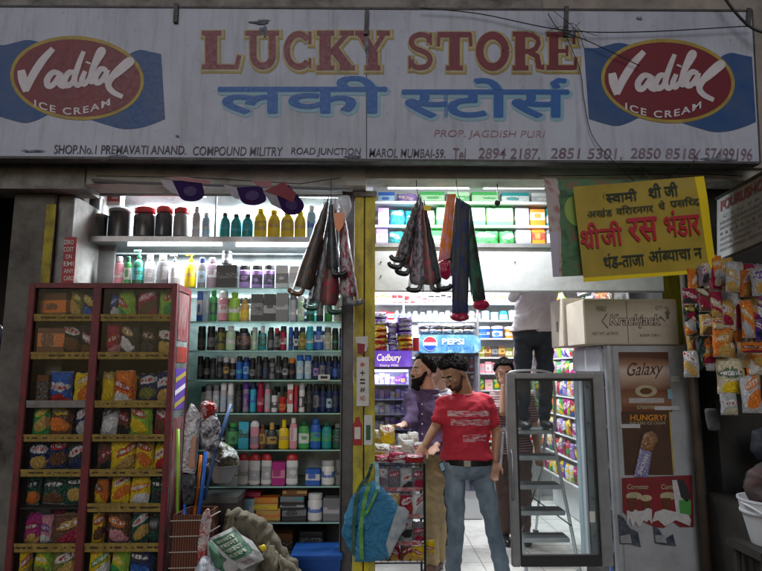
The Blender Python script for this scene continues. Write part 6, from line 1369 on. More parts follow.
stick((178,429),(178,530),3.58,.010,'lime','bright lime green stick standing at the left of the basket')
stick((201,455),(193,532),3.62,.009,'orange','orange brown stick leaning between the two wrapped mops')
wp = crinkle('crinkled_wrap', (.78,.77,.80), (.55,.50,.53), 16)
t = thing('wrapped_mop', 'mop head in silvery plastic wrap with dark grey fringe, left of two', 'mop', P(190,530,3.54))
part(t, 'plastic_wrap', MB().pillow([P(x,y,3.54) for x, y in ((191,402),(197,408),(201,414),(199,440),(196,474),(182,474),(184,440),(186,415))], (0,.035,0), nz=.5, nsc=14, seed=1), wp, smooth=True)
part(t, 'peach_band', MB().pillow([P(x,y,3.50) for x, y in ((192,436),(197,436),(195,468),(188,468))], (0,.006,0), nz=.2, nsc=12), mat('peach', (.5,.26,.18), .5), smooth=True)
part(t, 'fringe', MB().pillow([P(x,y,3.54) for x, y in ((182,474),(196,474),(193,505),(183,505))], (0,.035,0), nz=.9, nsc=40, seed=3), mat('dark_fringe', (.05,.052,.06), .7), smooth=True)
part(t, 'stick', MB().tube([P(185,503,3.54), P(184,540,3.54)], .010, 10), plain('blue'), smooth=True)
t = thing('wrapped_mop', 'mop head in red and white patterned wrap on a blue stick, right of two', 'mop', P(198,530,3.6))
part(t, 'plastic_wrap', MB().pillow([P(x,y,3.56) for x, y in ((201,412),(216,412),(221,425),(219,445),(213,452),(203,452),(200,430))], (0,.04,0), nz=.6, nsc=16, seed=8), crinkle('patterned_wrap', (.72,.70,.73), (.14,.12,.16), 26), smooth=True)
part(t, 'red_top', MB().pillow([P(x,y,3.55) for x, y in ((200,402),(206,400),(217,403),(217,412),(209,418),(206,424),(200,414))], (0,.035,0), nz=.6, nsc=18, seed=6), crinkle('red_wrap', (.50,.03,.03), (.6,.45,.45), 24), smooth=True)
part(t, 'stick', MB().tube([P(206,450,3.6), P(197,535,3.6)], .012, 10), plain('blue'), smooth=True)
single('broom_stick', MB().tube([P(231,404,3.72), P(216,450,3.66), P(204,500,3.64)], .010, 10), mat('steel_blue', (.05,.12,.28), .4), 'slanted steel blue stick leaning right behind the patterned mop', 'stick', 'sticks standing in the cane basket', smooth=True)
# violet yellow sticker bag hanging at the cabinet's corner
t = thing('bowl', 'white plastic bowl stacked in front of the glass shelves', 'bowl', P(222,494,3.95))
bcx = P(222,480,3.95)
part(t, 'bowl', MB().lathe([(.055,-.10),(.06,-.09),(.095,0),(.105,.004),(.105,.012),(.09,.01),(.05,-.085)], bcx+Vector((0,0,.09)), 28), mat('bowl_grey_white', (.42,.43,.45), .35), smooth='auto')
single('sachet_bag', MB().pillow([P(x,y,3.93) for x, y in ((208,446),(218,440),(228,444),(237,452),(240,462),(236,467),(212,467),(206,458))], (0,.08,0), nz=.8, nsc=20, seed=14), crinkle('sachet_clear', (.60,.61,.60), (.30,.28,.18), 20), 'crumpled clear bag of sachets heaped on the white bowl', 'bag', smooth=True)
t = thing('counter', 'low dark counter in front of the lowest shelves carrying the bowl', 'counter', P(225,571,4.0))
part(t, 'top', MB().box(wx(205,3.98,495), wx(242,3.98,495), 3.86, 4.10, wz(496,3.93,222)-.03, wz(494.5,3.93,222)), gs)
part(t, 'body', MB().box(wx(205,3.98,495)+.01, wx(242,3.98,495)-.01, 3.88, 4.10, 0, wz(496,3.93,222)-.031), mat('counter_dark', (.03,.028,.026), .6, dirt=.4, dscale=6))
# sacks and cloth at the bottom
YJ = 3.42
def jp(x, y, Y): return P(160+x/5.08, 490+y/5.08, Y)
t = thing('printed_sack', 'green and white printed rice sack slumped beside the cane basket', 'sack', jp(390,470,YJ))
def sackfn(u, v):
    p = bilin([jp(415,405,YJ-.09), jp(530,350,YJ-.07), jp(375,185,YJ-.01), jp(250,245,YJ-.03)], u, v)
    return p+Vector((0,1,0))*(-.05*math.sin(u*3.1)*math.sin(v*3.1)+.012*noise.noise(Vector((u*5,v*5,2))))
mb = MB().grid(sackfn, 16, 20)
smat = mat('sack_white_weave', (.44,.44,.44), .6, dirt=.6, dirtcol=(.2,.2,.2), dscale=14, bmp=.3, bscale=60)
sgreen = mat('sack_green_print', (.025,.12,.06), .6, dirt=.4, dirtcol=(.2,.25,.2), dscale=20, bmp=.3, bscale=60)
part(t, 'bag_body', MB().pillow([jp(*p, YJ+.06) for p in ((240,260),(290,240),(340,215),(385,210),(470,260),(535,350),(500,380),(470,480),(300,480),(240,440))], (0,.10,0), nz=.25, nsc=8, seed=7), mat('sack_white_weave', (1,1,1)), smooth=True)
part(t, 'front_flap', mb, smat, smooth=True)
def sf(u0, v0, u1, v1, l): return lambda u, w: sackfn(u0+(u1-u0)*u, v0+(v1-v0)*w)-Vector((0,l,0))
g_ = MB().grid(sf(.05,.30,.97,.93,.006), 12, 12); part(t, 'green_panel', g_, sgreen, smooth=True)
for r_, s in enumerate(('लकी', 'रसना', 'चावल', 'दाल')):
    write(t, s, None, mat('sack_cream_print', (.42,.45,.36), .6), .02, fn=sf(.14,.80-.14*r_,.86,.89-.14*r_,.010), name='sack_lettering')
part(t, 'brown_logo', MB().grid(sf(.3,.08,.7,.2,.009), 8, 4), mat('sack_brown_print', (.22,.15,.13), .7, dirt=.9, dirtcol=(.44,.44,.44), dscale=60))
part(t, 'side_fold', MB().pillow([jp(*p, YJ+.0) for p in ((245,250),(300,300),(410,390),(400,440),(380,480),(330,480),(290,400),(255,320))], (0,.05,0), nz=.3, nsc=9, seed=3), sgreen, smooth=True)
part(t, 'white_emblem', MB().pillow([jp(*p, YJ-.075) for p in ring(362,385,44,38,18)], (0,.012,0), nz=.3, nsc=20), mat('sack_white_weave', (1,1,1)), smooth=True)
single('white_bag', MB().pillow([jp(*p, YJ-.03) for p in ((160,440),(205,345),(240,325),(265,345),(300,400),(330,480),(150,490))], (0,.07,0), nz=.6, nsc=12, seed=19), crinkle('white_poly_bag', (.60,.62,.68), (.50,.52,.60), 9), 'white crumpled polythene bag at the foot of the printed sack', 'bag', smooth=True)
jute, nt, b = ntree('drab_cloth'); n = tex_noise(nt, 9, 6, .65); lin(nt, ramp(nt, n.outputs['Fac'], [(.3,(.08,.068,.045)),(.7,(.17,.15,.105))]).outputs[0], b.inputs['Base Color']); b.inputs['Roughness'].default_value = .85; n2 = tex_noise(nt, 26, 5, .6); bump(nt, b, n2.outputs['Fac'], .5, .02)
cl_ = thing('draped_cloth', 'drab olive brown blanket heaped over goods behind the printed sack', 'cloth', jp(560,420,YJ+.2))
pth = catmull([jp(*p, YJ+.16) for p in ((335,118),(400,128),(465,165),(520,215),(570,280),(640,380),(700,470))], 6)
mb = MB(); mb.tube(pth, [.022+.030*min(1, i/14)+.006*math.sin(i*1.7) for i in range(len(pth))], 18); mb.disp(.022, 22, 2)
part(cl_, 'rolled_edge', mb, jute, smooth=True)
def dfn(u, v):
    a = pth[int(u*(len(pth)-1))]; z = a.z*(1-v)+.0*v; p = Vector((a.x+.12*v*(u-.3), a.y-.05-.10*v*math.sin(u*3), z))
    return p+Vector((0, .035*math.sin(u*22+v*3)*min(1, v*3), 0))+noise.noise_vector(Vector((u*6,v*5,1)))*.03
part(cl_, 'draped_fall', MB().grid(dfn, 60, 30), jute, smooth=True)
mb = MB()
random.seed(77)
for q in range(13):
    x0 = 545+q*9+random.uniform(-8,8); y0 = 262+q*9+random.uniform(-12,12)
    a = (x0, y0); e = (x0-30+random.uniform(0,130), y0+random.uniform(110,190)); c_2 = ((a[0]+e[0])/2+random.uniform(-28,22), (a[1]+e[1])/2+random.uniform(-10,10))
    mb.tube(catmull([jp(*a, YJ+.12-.005*q), jp(*c_2, YJ+.07-.004*q), jp(*e, YJ+.06)], 6), [.012+.010*math.sin(i*.25) for i in range(13)], 8)
mb.disp(.012, 18, 5); part(cl_, 'crumpled_fold', mb, jute, smooth=True)
single('yellow_scrap', MB().pillow([jp(*p, YJ+.05) for p in ((500,285),(530,275),(545,300),(520,312))], (0,.015,0), nz=.4), plain('yellow'), 'small yellow wrapper scrap peeking between sack and blanket', 'wrapper', smooth=True)
single('goods_heap', MB().box(wx(212,3.6,560), wx(282,3.6,560), 3.52, 3.80, 0, .30), darkwood, 'dark box hidden under the blanket and printed sack', 'box', bevel=.01)
# things on the ground at the fridge door
t = thing('red_strip_mat', 'pale tray with red edge and yellow packets on the floor under the open door', 'tray', P(545,571,3.9))
part(t, 'tray', MB().box(wx(508,3.85,570), wx(606,3.85,570), 3.80, 4.10, .05, .09), fwm, bevel=.004); part(t, 'red_edge', MB().box(wx(511,3.85,570), wx(560,3.85,570), 3.793, 3.7985, .082, .098), plain('red'))
goods('snack_packet','packet', wx(567,3.86,570), 3.9, .09, .07,.05,.08, foil('yellow','white','red'), None, 'yellow packet lying under the bottom rail of the open door', 'packet')
goods('snack_packet','packet', wx(557,3.86,570), 3.92, .09, .05,.05,.06, foil('navy','white','grey'), None, 'navy packet beside the yellow one under the open door', 'packet')
# scooter-like thing at far left, dim
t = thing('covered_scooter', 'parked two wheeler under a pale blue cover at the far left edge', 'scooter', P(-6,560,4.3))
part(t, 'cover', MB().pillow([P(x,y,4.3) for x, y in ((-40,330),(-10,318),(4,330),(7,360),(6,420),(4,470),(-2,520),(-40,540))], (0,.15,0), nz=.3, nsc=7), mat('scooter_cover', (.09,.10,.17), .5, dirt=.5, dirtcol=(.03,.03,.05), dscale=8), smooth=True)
part(t, 'mirror_arm', MB().tube(catmull([P(-4,322,4.12),P(3,328,4.1),P(6,342,4.1),P(8,352,4.1)],5), .012, 8), mat('chrome', (.7,.7,.7), .15, 1), smooth=True)
# ================================================================== PEOPLE
def basis(yaw, pitch=0, roll=0):
    "yaw 0 looks at +Y; columns right, forward, up"
    return Matrix.Rotation(R(yaw), 3, 'Z') @ Matrix.Rotation(R(pitch), 3, 'X') @ Matrix.Rotation(R(roll), 3, 'Y')
def skinmat(name, c):
    if name in _M: return _M[name]
    m, nt, b = ntree(name); n = tex_noise(nt, 18, 4); lin(nt, ramp(nt, n.outputs['Fac'], [(.3, tuple(x*.85 for x in c)),(.7, tuple(min(1, x*1.12) for x in c))]).outputs[0], b.inputs['Base Color'])
    b.inputs['Roughness'].default_value = .48; b.inputs['Subsurface Weight'].default_value = .08; b.inputs['Subsurface Radius'].default_value = (.02,.008,.004); _M[name] = m; return m
def fabric(name, c, bmp=.35, sc=9, c2=None):
    if name in _M: return _M[name]
    m, nt, b = ntree(name); n = tex_noise(nt, sc, 5, .55, stretch=(1,1,.55)); n2 = tex_noise(nt, 260, 2, .5)
    c2 = c2 or tuple(x*.82 for x in c)
    lin(nt, ramp(nt, n.outputs['Fac'], [(.35, c2),(.65, c)]).outputs[0], b.inputs['Base Color']); b.inputs['Roughness'].default_value = .8
    bump(nt, b, mth(nt, 'ADD', n.outputs['Fac'], mth(nt, 'MULTIPLY', n2.outputs['Fac'], .05)), bmp, .03); _M[name] = m; return m
def rings_torso(pel, nk, R_, F_, up=None, k=1.0, g=0.0, z0=-.06, z1=1.0):
    "torso loft from pelvis to neck base"
    prof = [(-.10,.140,.090),(0,.160,.110),(.14,.163,.112),(.32,.145,.100),(.5,.155,.108),(.68,.172,.118),(.82,.178,.112),(.92,.150,.090),(.99,.085,.068),(1.06,.055,.058)]
    ax = nk-pel; out = []
    for u, rx, ry in prof:
        if u < z0 or u > z1: continue
        out.append((pel+ax*u, R_*(rx*k+g), F_*(ry*k+g)))
    return out
def person(label, head, hyaw, hpitch, neck, shL, shR, elL, elR, haL, haR, pel, byaw, kneL, kneR, ftL, ftR, skin, cloth, hair='short', beard=False, group=None, shirt=None, scale=1.0, fy=0, hroll=0):
    """L and R are the person's own left and right; every joint a world point"""
    V = Vector
    (head, neck, shL, shR, elL, elR, haL, haR, pel, kneL, kneR, ftL, ftR) = [V(p) for p in (head, neck, shL, shR, elL, elR, haL, haR, pel, kneL, kneR, ftL, ftR)]
    t = thing('person', label, 'person', ((ftL+ftR)/2).to_tuple()[:2]+(min(ftL.z, ftR.z)-.04,), group)
    B = basis(byaw); Rv, Fv = (B@V((1,0,0))), (B@V((0,1,0)))
    H = basis(hyaw, hpitch, hroll)
    def hp(x, y, z): return head+H@V((x, y, z))
    mb = MB(); s = 1.0
    # head
    mb.ell(hp(0,-.012,.035), (.074,.094,.084), H, 24, 16); mb.ell(hp(0,.028,-.015), (.060,.062,.080), H, 20, 14); mb.ell(hp(0,.040,-.068), (.043,.045,.040), H, 18, 12)
    mb.ell(hp(0,.074,.026), (.046,.016,.012), H); mb.ell(hp(0,.098,-.012), (.010,.014,.026), H); mb.ell(hp(0,.104,-.028), (.015,.014,.011), H)
    mb.ell(hp(.012,.095,-.031), (.008,.01,.007), H); mb.ell(hp(-.012,.095,-.031), (.008,.01,.007), H)
    mb.ell(hp(0,.086,-.054), (.023,.010,.006), H); mb.ell(hp(0,.084,-.064), (.020,.010,.007), H); mb.ell(hp(0,.078,-.092), (.018,.014,.014), H)
    for q in (-1, 1):
        mb.ell(hp(q*.076,-.008,-.008), (.009,.020,.031), H); mb.ell(hp(q*.040,.062,-.024), (.020,.018,.018), H)
    mb.capsule(hp(0,-.022,-.05), neck, .056, .066, 16)
    # trunk
    ax = (neck-pel); Rs = (shR-shL); Rs.normalize()
    tr = rings_torso(pel, neck-V((0,0,.0)), Rv, Fv, k=.90)
    mb.loft(tr, 24)
    for a in (shL, shR): mb.capsule(neck-V((0,0,.06)), a-V((0,0,.012)), .040, .038)
    for sh, el, ha in ((shL, elL, haL), (shR, elR, haR)):
        mb.capsule(sh-V((0,0,.01)), el, .038, .035); mb.capsule(el, ha, .039, .025)
    hipL, hipR = pel-Rv*.085, pel+Rv*.085
    for hi, kn, ft in ((hipL, kneL, ftL), (hipR, kneR, ftR)): mb.capsule(hi, kn, .064, .046); mb.capsule(kn, ft, .044, .032)
    # hands: palm, four fingers, thumb
    for ha, el, q in ((haL, elL, -1), (haR, elR, 1)):
        d = (ha-el).normalized(); w = d.cross(Fv).normalized()
        if w.length < .1: w = Rv
        n = d.cross(w).normalized(); pc_ = ha+d*.045
        Mh = Matrix((w, n, d)).transposed()
        mb.ell(pc_, (.038,.015,.050), Mh, 12, 8)
        for k, (o, l) in enumerate(((-.029,.062),(-.010,.074),(.009,.070),(.027,.055))):
            a = ha+d*.080+w*o; b1 = a+d*l*.5+n*.008*0; c1 = b1+d*l*.36-n*l*.28; mb.capsule(a-d*.015, b1, .0085, .008, 8); mb.capsule(b1, c1, .008, .007, 8)
        a = ha+d*.03-w*.032; mb.capsule(a, a+d*.028-w*.020-n*.008, .011, .0095, 8); mb.capsule(a+d*.028-w*.020-n*.008, a+d*.056-w*.022-n*.020, .0095, .008, 8)
    body = remesh(mb, .0062, 3)
    part(t, 'body', body, skin, smooth=True)
    # eyes
    for q in (-1, 1):
        ey = part(t, 'eye', MB().ell(hp(q*.030,.0835,.004), (.0115,.0085,.0075), H), mat('eye_white', (.6,.58,.55), .2), smooth=True)
        part(ey, 'iris', MB().ell(hp(q*.030,.0905,.003), (.0055,.0028,.0058), H), ink, smooth=True)
        part(t, 'eyebrow', MB().tube([hp(q*.014,.0915,.024), hp(q*.030,.0905,.030), hp(q*.047,.078,.025)], [.0042,.0048,.003], 6), hairm)
    part(t, 'lips', MB().ell(hp(0,.0925,-.057), (.020,.007,.0055), H), mat('lips_brown', (.20,.075,.06), .4), smooth=True)
    # hair: a cap of the scalp down to the hairline, thick and uneven
    bm_ = MB(); n, m_ = 40, 22; vs = {}
    def hairline(a):   # lowest polar angle allowed, a = azimuth from forward
        f = math.cos(a)
        return (R(62) if hair != 'receding' else R(46)) if f > .72 else R(62)+(R(122)-R(62))*min(1, (.72-f)/.9)
    grid_ = []
    for i in range(m_+1):
        for k in range(n):
            a = 2*math.pi*k/n; po = max(.03, hairline(a)*i/m_)
            th = .011+.005*noise.noise(V((math.cos(a)*3, math.sin(a)*3, i*.5+fy)))+.003*math.sin(k*2.3)
            if i == m_: th = -.004
            if hair == 'full': th += .010*(i < m_-2)
            x = (.074+th)*math.sin(po)*math.sin(a); y = (.094+th)*math.sin(po)*math.cos(a); z = (.084+th)*math.cos(po)
            grid_.append(hp(x, y-.012, z+.035))
    bm_.add(grid_, [(i*n+k, i*n+(k+1)%n, (i+1)*n+(k+1)%n, (i+1)*n+k) for i in range(m_) for k in range(n)]+[tuple(range(n))]); bm_.disp(.004, 70)
    rg = random.Random(int(fy*10)+3)
    for _ in range(420):
        i = rg.randint(0, m_-1); k = rg.randint(0, n-1); p = grid_[i*n+k]; o = (p-hp(0,-.012,.02)).normalized()
        dr_ = (o*.7+H@V((rg.uniform(-.7,.7), -.5*rg.random(), rg.uniform(-.5,.3)))).normalized(); L_ = rg.uniform(.008,.019)
        s_ = dr_.cross(V((0,0,1))).normalized()*.0028; s2 = dr_.cross(s_).normalized()*.0028
        bm_.add([p+s_, p-s_*.5+s2, p-s_*.5-s2, p+dr_*L_], [(0,1,3),(1,2,3),(2,0,3)])
    part(t, 'hair', bm_, hairm)
    if beard:
        b_ = MB().ell(hp(0,.052,-.082), (.056,.046,.040), H, 20, 14).ell(hp(0,.066,-.125), (.042,.034,.050), H, 18, 12).ell(hp(0,.064,-.160), (.026,.024,.036), H, 16, 10)
        for q in (-1, 1): b_.capsule(hp(q*.066,.012,-.012), hp(q*.050,.048,-.070), .012, .022, 10)
        b_.ell(hp(0,.095,-.046), (.026,.009,.006), H)
        b_ = remesh(b_, .005, 2); b_.disp(.006, 60, 3); part(t, 'beard', b_, hairm, smooth=True)
    elif hair == 'moustache' or fy == 77:
        part(t, 'beard', remesh(MB().ell(hp(0,.043,-.074), (.0465,.0475,.038), H).capsule(hp(.066,.01,-.02), hp(.042,.05,-.075), .008, .012).capsule(hp(-.066,.01,-.02), hp(-.042,.05,-.075), .008, .012).ell(hp(0,.094,-.046), (.024,.008,.005), H), .004, 2), mat('stubble', (.075,.042,.03), .9, spec=.1), smooth=True)
    return t, dict(B=B, R=Rv, F=Fv, H=H, neck=neck, pel=pel, sh=(shL, shR), el=(elL, elR), ha=(haL, haR), kn=(kneL, kneR), ft=(ftL, ftR), hips=(hipL, hipR))
hairm = mat('black_hair', (.010,.008,.008), .8, bmp=.6, bscale=150, spec=.15)
def wrinkle(mb, amp, sc, seed=0, stretch=2.2):
    for i, v in enumerate(mb.v):
        w = Vector((v.x*sc, v.y*sc, v.z*sc*stretch+math.sin(v.x*sc*2)*.6+seed)); mb.v[i] = v+noise.noise_vector(w)*amp+noise.noise_vector(w*2.3)*amp*.4
    return mb
def crease(mb, amp, sc):
    "sharp little folds pushed in along slanting lines"
    for i, v in enumerate(mb.v):
        q = Vector((v.x*sc*.6+v.z*sc*.5, v.y*sc*.6, v.z*sc-v.x*sc*.4)); r_ = 1-abs(noise.noise(q))*3.2
        if r_ > 0: mb.v[i] = v+noise.noise_vector(v*3).normalized()*amp*.8*r_*r_
    return mb
def wear_top(t, J, m, sleeve, hem, g=.014, name='shirt', loose=0):
    mb = MB(); pel, nk = J['pel'], J['neck']
    up = (nk-pel)
    rg = [(pel+up*hem, J['R']*(.172+g+loose), J['F']*(.122+g+loose)), (pel+up*(hem*.5+.05), J['R']*(.170+g+loose*.8), J['F']*(.118+g+loose*.8))]
    rg += [r for r in rings_torso(pel, nk, J['R'], J['F'], g=g+loose*.5, z0=.13, z1=.93)]+[(nk+up*.0, J['R']*.080, J['F']*.072)]
    mb.loft(rg, 28)
    for a in J['sh']: mb.capsule(nk-Vector((0,0,.05)), a, .062, .056)
    for sh, el, ha in zip(J['sh'], J['el'], J['ha']):
        if sleeve <= 1: mb.capsule(sh, sh.lerp(el, sleeve), .057, .058+loose*.3)
        else: mb.capsule(sh, el, .064, .050); mb.capsule(el, el.lerp(ha, sleeve-1), .052, .040)
    out = remesh(mb, .010, 4); wrinkle(out, .015, 8, 3, 1.5); crease(out, .007, 17); sh_ = part(t, name, out, m, smooth=True)
    nb2 = J['neck']; part(t, 'neckband', MB().tube([nb2+J['R']*.080*math.cos(R(a))+J['F']*(.072*math.sin(R(a)))+Vector((0,0,.004-.012*math.sin(R(a)))) for a in range(0,361,20)], .009, 8), m, smooth=True)
    return sh_
def wear_trousers(t, J, m, k=1.0, name='trousers', flare=0.0):
    mb = MB(); pel = J['pel']; up = (J['neck']-pel)
    mb.loft([(pel+up*.09, J['R']*.164, J['F']*.116), (pel+up*.04, J['R']*.176, J['F']*.126), (pel-up*.12, J['R']*.170, J['F']*.125), (pel-up*.2, J['R']*.13, J['F']*.1)], 24)
    for hi, kn, ft in zip(J['hips'], J['kn'], J['ft']):
        mb.capsule(hi, kn, .096*k, .070*k, 16); mb.capsule(kn, ft+(kn-ft).normalized()*.03, .070*k, (.060+flare)*k, 16)
    out = remesh(mb, .010, 4); wrinkle(out, .013, 7, 9, 1.9); crease(out, .007, 15); return part(t, name, out, m, smooth=True)
def wear_shoes(t, J, m, yaws=(0,0)):
    for ft, yw in zip(J['ft'], yaws):
        f = basis(yw)@Vector((0,1,0)); r = basis(yw)@Vector((1,0,0)); b0 = ft-Vector((0,0,.045)); Mx = Matrix((r, f, Vector((0,0,1)))).transposed()
        mb = MB().ell(b0+f*.06+Vector((0,0,.0)), (.045,.135,.038), Mx, 18, 10).ell(b0+Vector((0,0,.03)), (.042,.055,.045), Mx)
        part(t, 'shoe', remesh(mb, .007, 3), m, smooth=True)
def belt(t, J, u, m, buckle=True, rx=.178, ry=.132):
    up = J['neck']-J['pel']; c = J['pel']+up*u; n = 32; vs = []
    for dz, e in ((-.018,0),(.018,0),(.018,-.006),(-.018,-.006)):
        for k in range(n): q = 2*math.pi*k/n; vs.append(c+J['R']*(rx+e)*math.cos(q)+J['F']*(ry+e)*math.sin(q)+Vector((0,0,dz)))
    b_ = part(t, 'belt', MB().add(vs, [(j*n+k, j*n+(k+1)%n, ((j+1)%4)*n+(k+1)%n, ((j+1)%4)*n+k) for j in range(4) for k in range(n)]), m)
    if buckle:
        p = c+J['F']*(ry+.004); part(t, 'buckle', MB().prism([p+J['R']*a+Vector((0,0,z)) for a, z in ((-.022,-.02),(.022,-.02),(.022,.02),(-.022,.02))], J['F']*.004), mat('steel_buckle', (.5,.5,.5), .3, .9))
black_belt = mat('black_leather', (.012,.012,.012), .35)
# --- man in the red T-shirt
Y = 4.14
tr_m, nt, b = ntree('red_tshirt'); tc = nt.nodes.new('ShaderNodeTexCoord'); sp = nt.nodes.new('ShaderNodeSeparateXYZ'); lin(nt, tc.outputs['Generated'], sp.inputs[0])
mp = nt.nodes.new('ShaderNodeMapping'); mp.inputs['Scale'].default_value = (5.5, 1, 26); lin(nt, tc.outputs['Generated'], mp.inputs[0]); nz = nt.nodes.new('ShaderNodeTexNoise'); nz.inputs['Scale'].default_value = 2.2; nz.inputs['Detail'].default_value = 4; lin(nt, mp.outputs[0], nz.inputs['Vector'])
def zone(z0, z1, x0, x1):
    a = mth(nt, 'MULTIPLY', mth(nt, 'GREATER_THAN', sp.outputs[2], z0), mth(nt, 'LESS_THAN', sp.outputs[2], z1)); c = mth(nt, 'MULTIPLY', mth(nt, 'GREATER_THAN', sp.outputs[0], x0), mth(nt, 'LESS_THAN', sp.outputs[0], x1)); return mth(nt, 'MULTIPLY', a, c)
zn = mth(nt, 'ADD', mth(nt, 'ADD', zone(.66,.74,.22,.80), zone(.53,.62,.26,.82)), zone(.30,.40,.42,.76)); front = mth(nt, 'LESS_THAN', sp.outputs[1], .42)
msk = mth(nt, 'MULTIPLY', mth(nt, 'MULTIPLY', zn, front), ramp(nt, nz.outputs['Fac'], [(.43,(0,0,0)),(.53,(1,1,1))]).outputs[0])
lin(nt, mixc(nt, mth(nt, 'MULTIPLY', msk, .8), (.50,.022,.045), (.68,.50,.52)), b.inputs['Base Color']); b.inputs['Roughness'].default_value = .8
n = tex_noise(nt, 8, 5); bump(nt, b, n.outputs['Fac'], .4, .03)
sk1 = skinmat('skin_warm_brown', (.38,.20,.12)); sk2 = skinmat('skin_light_brown', (.50,.30,.21)); sk3 = skinmat('skin_dark_brown', (.20,.10,.06))
h = P(455,374,Y-.05); nk = P(464,394,Y); pl = P(467,463,Y)
rd, J = person('man in a printed red T-shirt and blue jeans standing at the entrance looking down', h, 128, -30, nk,
    P(486,402,Y), P(444,403,Y), P(497,432,Y+.02), P(436,426,Y-.02), P(495,460,Y-.03), P(425,445,Y-.1), pl, 172,
    P(493,525,Y-.03), P(456,525,Y-.05), Vector((P(507,585,Y).x, Y+.02, .09)), Vector((P(451,585,Y).x, Y-.03, .09)), sk1, None, hair='full', fy=77, hroll=6)
wear_top(rd, J, tr_m, .62, .06, .012, 't_shirt', .006)
wear_trousers(rd, J, fabric('faded_jeans', (.23,.30,.36), .4, 7, (.09,.13,.18)), .86, 'jeans')
belt(rd, J, .035, black_belt)
wear_shoes(rd, J, mat('dark_shoe', (.03,.025,.02), .5), (175,165))
phm = thing('phone', 'dark phone with pale blue back held at the waist beside the red T-shirt', 'phone', P(442,467,Y-.08))
ph_ = [P(x, y, 4.02) for x, y in ((438.5,463),(443,461),(446,470),(441.5,472.5))]
part(phm, 'case', MB().prism(ph_, (0,.012,0)), mat('phone_dark', (.02,.025,.03), .25)); part(phm, 'screen', MB().prism([p.lerp(sum(ph_, Vector())/4, .2)+Vector((0,-.002,0)) for p in ph_], (0,.001,0)), mat('phone_back_blue', (.30,.45,.55), .2))
# --- bearded man in purple
Y = 4.72
pu = fabric('purple_shirt', (.095,.065,.15), .5, 11, (.06,.04,.10))
h = P(423,371,Y-.02); nk = P(429,392,Y); pl = P(431,447,Y+.02)
pm_, J = person('bearded man in a purple shirt and khaki trousers looking left over the snack rack', h, 118, 3, nk,
    P(411,397,Y-.10), P(443,400,Y+.08), P(411,421,Y-.16), P(447,432,Y+.02), P(404,424,Y-.26), P(436,446,Y-.14), pl, 150,
    P(431,510,Y-.05), P(438,512,Y+.02), Vector((P(432,563,Y).x, Y-.03, .09)), Vector((P(440,563,Y).x, Y+.10, .09)), sk2, None, hair='receding', beard=True, fy=3)
wear_top(pm_, J, pu, 1.72, -.10, .014, 'shirt', .012)
wear_trousers(pm_, J, fabric('khaki_cotton', (.36,.27,.14), .5, 7, (.26,.19,.10)), 1.0, 'trousers')
cf = MB().tube([J['neck']+J['F']*.07+J['R']*.05+Vector((0,0,-.01)), J['neck']+J['F']*.085+Vector((0,0,-.045)), J['neck']+J['F']*.07-J['R']*.05+Vector((0,0,-.01))], .012, 8).tube([J['neck']+(J['R']*math.cos(R(a))*.072+J['F']*math.sin(R(a))*.066)+Vector((0,0,.012)) for a in range(20,400,20)], .013, 8)
part(pm_, 'collar', cf, pu, smooth=True)
for k in range(5): p = J['neck']+J['F']*(.125+.012)+Vector((0,0,-.09-.075*k)); part(pm_, 'button', MB().ell(p, (.006,.006,.006)), mat('pale_button', (.5,.48,.5), .3))
wear_shoes(pm_, J, mat('brown_sandal', (.09,.045,.03), .5), (150,150))
# --- man up the ladder, seen from chest to boots
Y = 5.02
zt5 = tops[5][1]
h = Vector((P(535,290,Y).x, Y-.20, 2.62)); nk = Vector((P(535,290,Y).x, Y-.12, 2.42)); pl = P(533,333,Y)
zf = zt5+.045
lm, J = person('man in a white shirt and dark trousers standing high on the step ladder, head hidden', h, 180, -20, nk,
    nk+Vector((.17,-.0,-.05)), nk+Vector((-.17,0,-.05)), nk+Vector((.24,-.10,-.26)), nk+Vector((-.24,-.10,-.26)), nk+Vector((.16,-.16,-.02)), nk+Vector((-.16,-.16,-.02)), pl, 182,
    P(546,382,Y+.10), P(523,382,Y+.10), Vector((P(545,420,Y+.12).x, Y+.14, zf+.045)), Vector((P(524,420,Y+.12).x, Y+.14, zf+.045)), sk3, None, fy=5)
wear_top(lm, J, fabric('white_shirt', (.62,.58,.60), .5, 9, (.52,.48,.50)), 1.6, .02, .014, 'shirt', .018)
wear_trousers(lm, J, fabric('dark_navy_trousers', (.022,.030,.042), .4, 8, (.012,.016,.024)), .96, 'trousers')
wear_shoes(lm, J, mat('dark_boot', (.02,.02,.022), .5), (180,180))
# --- two people further inside
Y = 5.35
h = P(437,373,Y); nk = P(439,391,Y)
p3, J = person('person with short dark hair half hidden between purple shirt and red shirt men', h, 120, -5, nk,
    nk+Vector((-.10,-.14,-.05)), nk+Vector((.10,.14,-.05)), nk+Vector((-.12,-.17,-.3)), nk+Vector((.12,.16,-.3)), nk+Vector((-.14,-.25,-.5)), nk+Vector((.12,.12,-.54)), nk+Vector((0,0,-.52)), 120,
    nk+Vector((-.04,-.05,-.95)), nk+Vector((.05,.05,-.95)), Vector((nk.x-.05,Y-.05,.09)), Vector((nk.x+.05,Y+.08,.09)), sk2, None, fy=9)
wear_top(p3, J, fabric('pale_grey_shirt', (.42,.44,.46)), 1.5, -.08, .014, 'shirt', .01); wear_trousers(p3, J, fabric('dark_navy_trousers', (.02,.02,.03)), 1.0); wear_shoes(p3, J, black_belt, (120,120))
Y = 5.5
h = P(504,373,Y); nk = P(511,392,Y)
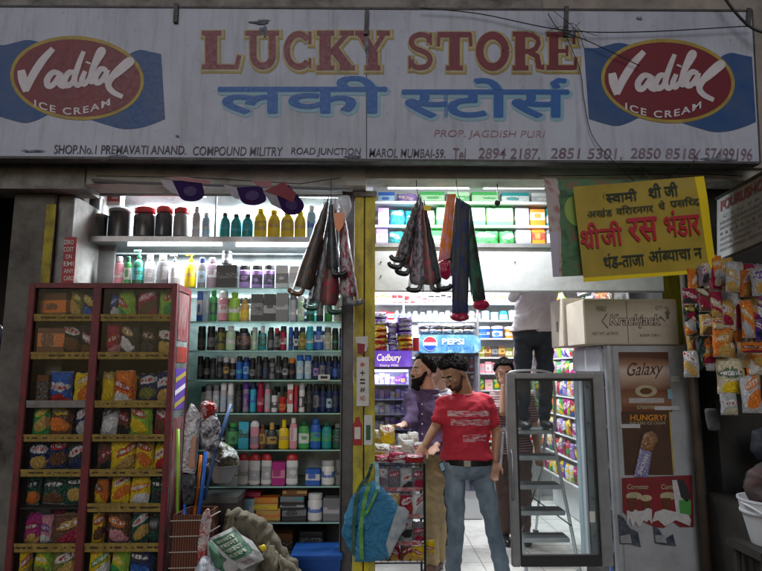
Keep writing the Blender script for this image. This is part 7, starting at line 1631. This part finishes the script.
str_, nt, b = ntree('maroon_striped_shirt'); w1 = nt.nodes.new('ShaderNodeTexWave'); w1.bands_direction = 'Z'; w1.inputs['Scale'].default_value = 14; tc = nt.nodes.new('ShaderNodeTexCoord'); lin(nt, tc.outputs['Object'], w1.inputs['Vector'])
lin(nt, ramp(nt, w1.outputs['Fac'], [(.45,(.10,.025,.03)),(.55,(.26,.19,.19))]).outputs[0], b.inputs['Base Color']); b.inputs['Roughness'].default_value = .8
p4, J = person('person in a striped maroon shirt with one hand raised to the face', h, 170, -6, nk,
    nk+Vector((.16,.0,-.05)), nk+Vector((-.16,.02,-.05)), nk+Vector((.20,-.02,-.30)), nk+Vector((-.13,-.22,-.17)), nk+Vector((.20,-.10,-.52)), h+Vector((-.045,-.135,-.125)), nk+Vector((0,.02,-.52)), 175,
    nk+Vector((.09,0,-.95)), nk+Vector((-.09,.02,-.95)), Vector((nk.x+.09,Y,.09)), Vector((nk.x-.09,Y+.02,.09)), sk1, None, hair='full', fy=12)
wear_top(p4, J, str_, .7, -.08, .012, 'shirt', .008); wear_trousers(p4, J, fabric('brown_trousers', (.10,.06,.05)), 1.0); wear_shoes(p4, J, black_belt, (175,175))
# ================================================================== LIGHT
w = bpy.data.worlds.new("World"); SC.world = w; w.use_nodes = True; nt = w.node_tree
bg = nt.nodes['Background']; sky = nt.nodes.new('ShaderNodeTexSky'); sky.sky_type = 'NISHITA'; sky.sun_disc = False
SUN_EL, SUN_AZ = 24, 190      # dim soft glow from the street side
sky.sun_elevation = R(SUN_EL); sky.sun_rotation = R(SUN_AZ); sky.air_density = 1; sky.dust_density = 3
lin(nt, sky.outputs[0], bg.inputs[0]); bg.inputs['Strength'].default_value = .028
S = bpy.data.lights.new('sun', 'SUN'); S.energy = .55; S.angle = R(25); S.color = (.80,.87,1.0)
so = bpy.data.objects.new('sun', S); COL.objects.link(so)
d = Vector((math.sin(R(SUN_AZ))*math.cos(R(SUN_EL)), math.cos(R(SUN_AZ))*math.cos(R(SUN_EL)), math.sin(R(SUN_EL))))
so.rotation_euler = d.to_track_quat('Z', 'Y').to_euler(); so.location = (0,-5,8)
SC.view_settings.view_transform = 'Standard'; SC.view_settings.look = 'None'; SC.view_settings.exposure = 0; SC.view_settings.gamma = 1
SC.cycles.max_bounces = 8; SC.cycles.diffuse_bounces = 4; SC.cycles.glossy_bounces = 3; SC.cycles.transparent_max_bounces = 10; SC.cycles.transmission_bounces = 4
SC.cycles.sample_clamp_indirect = 6; SC.cycles.caustics_reflective = False; SC.cycles.caustics_refractive = False
SC.cycles.use_denoising = True
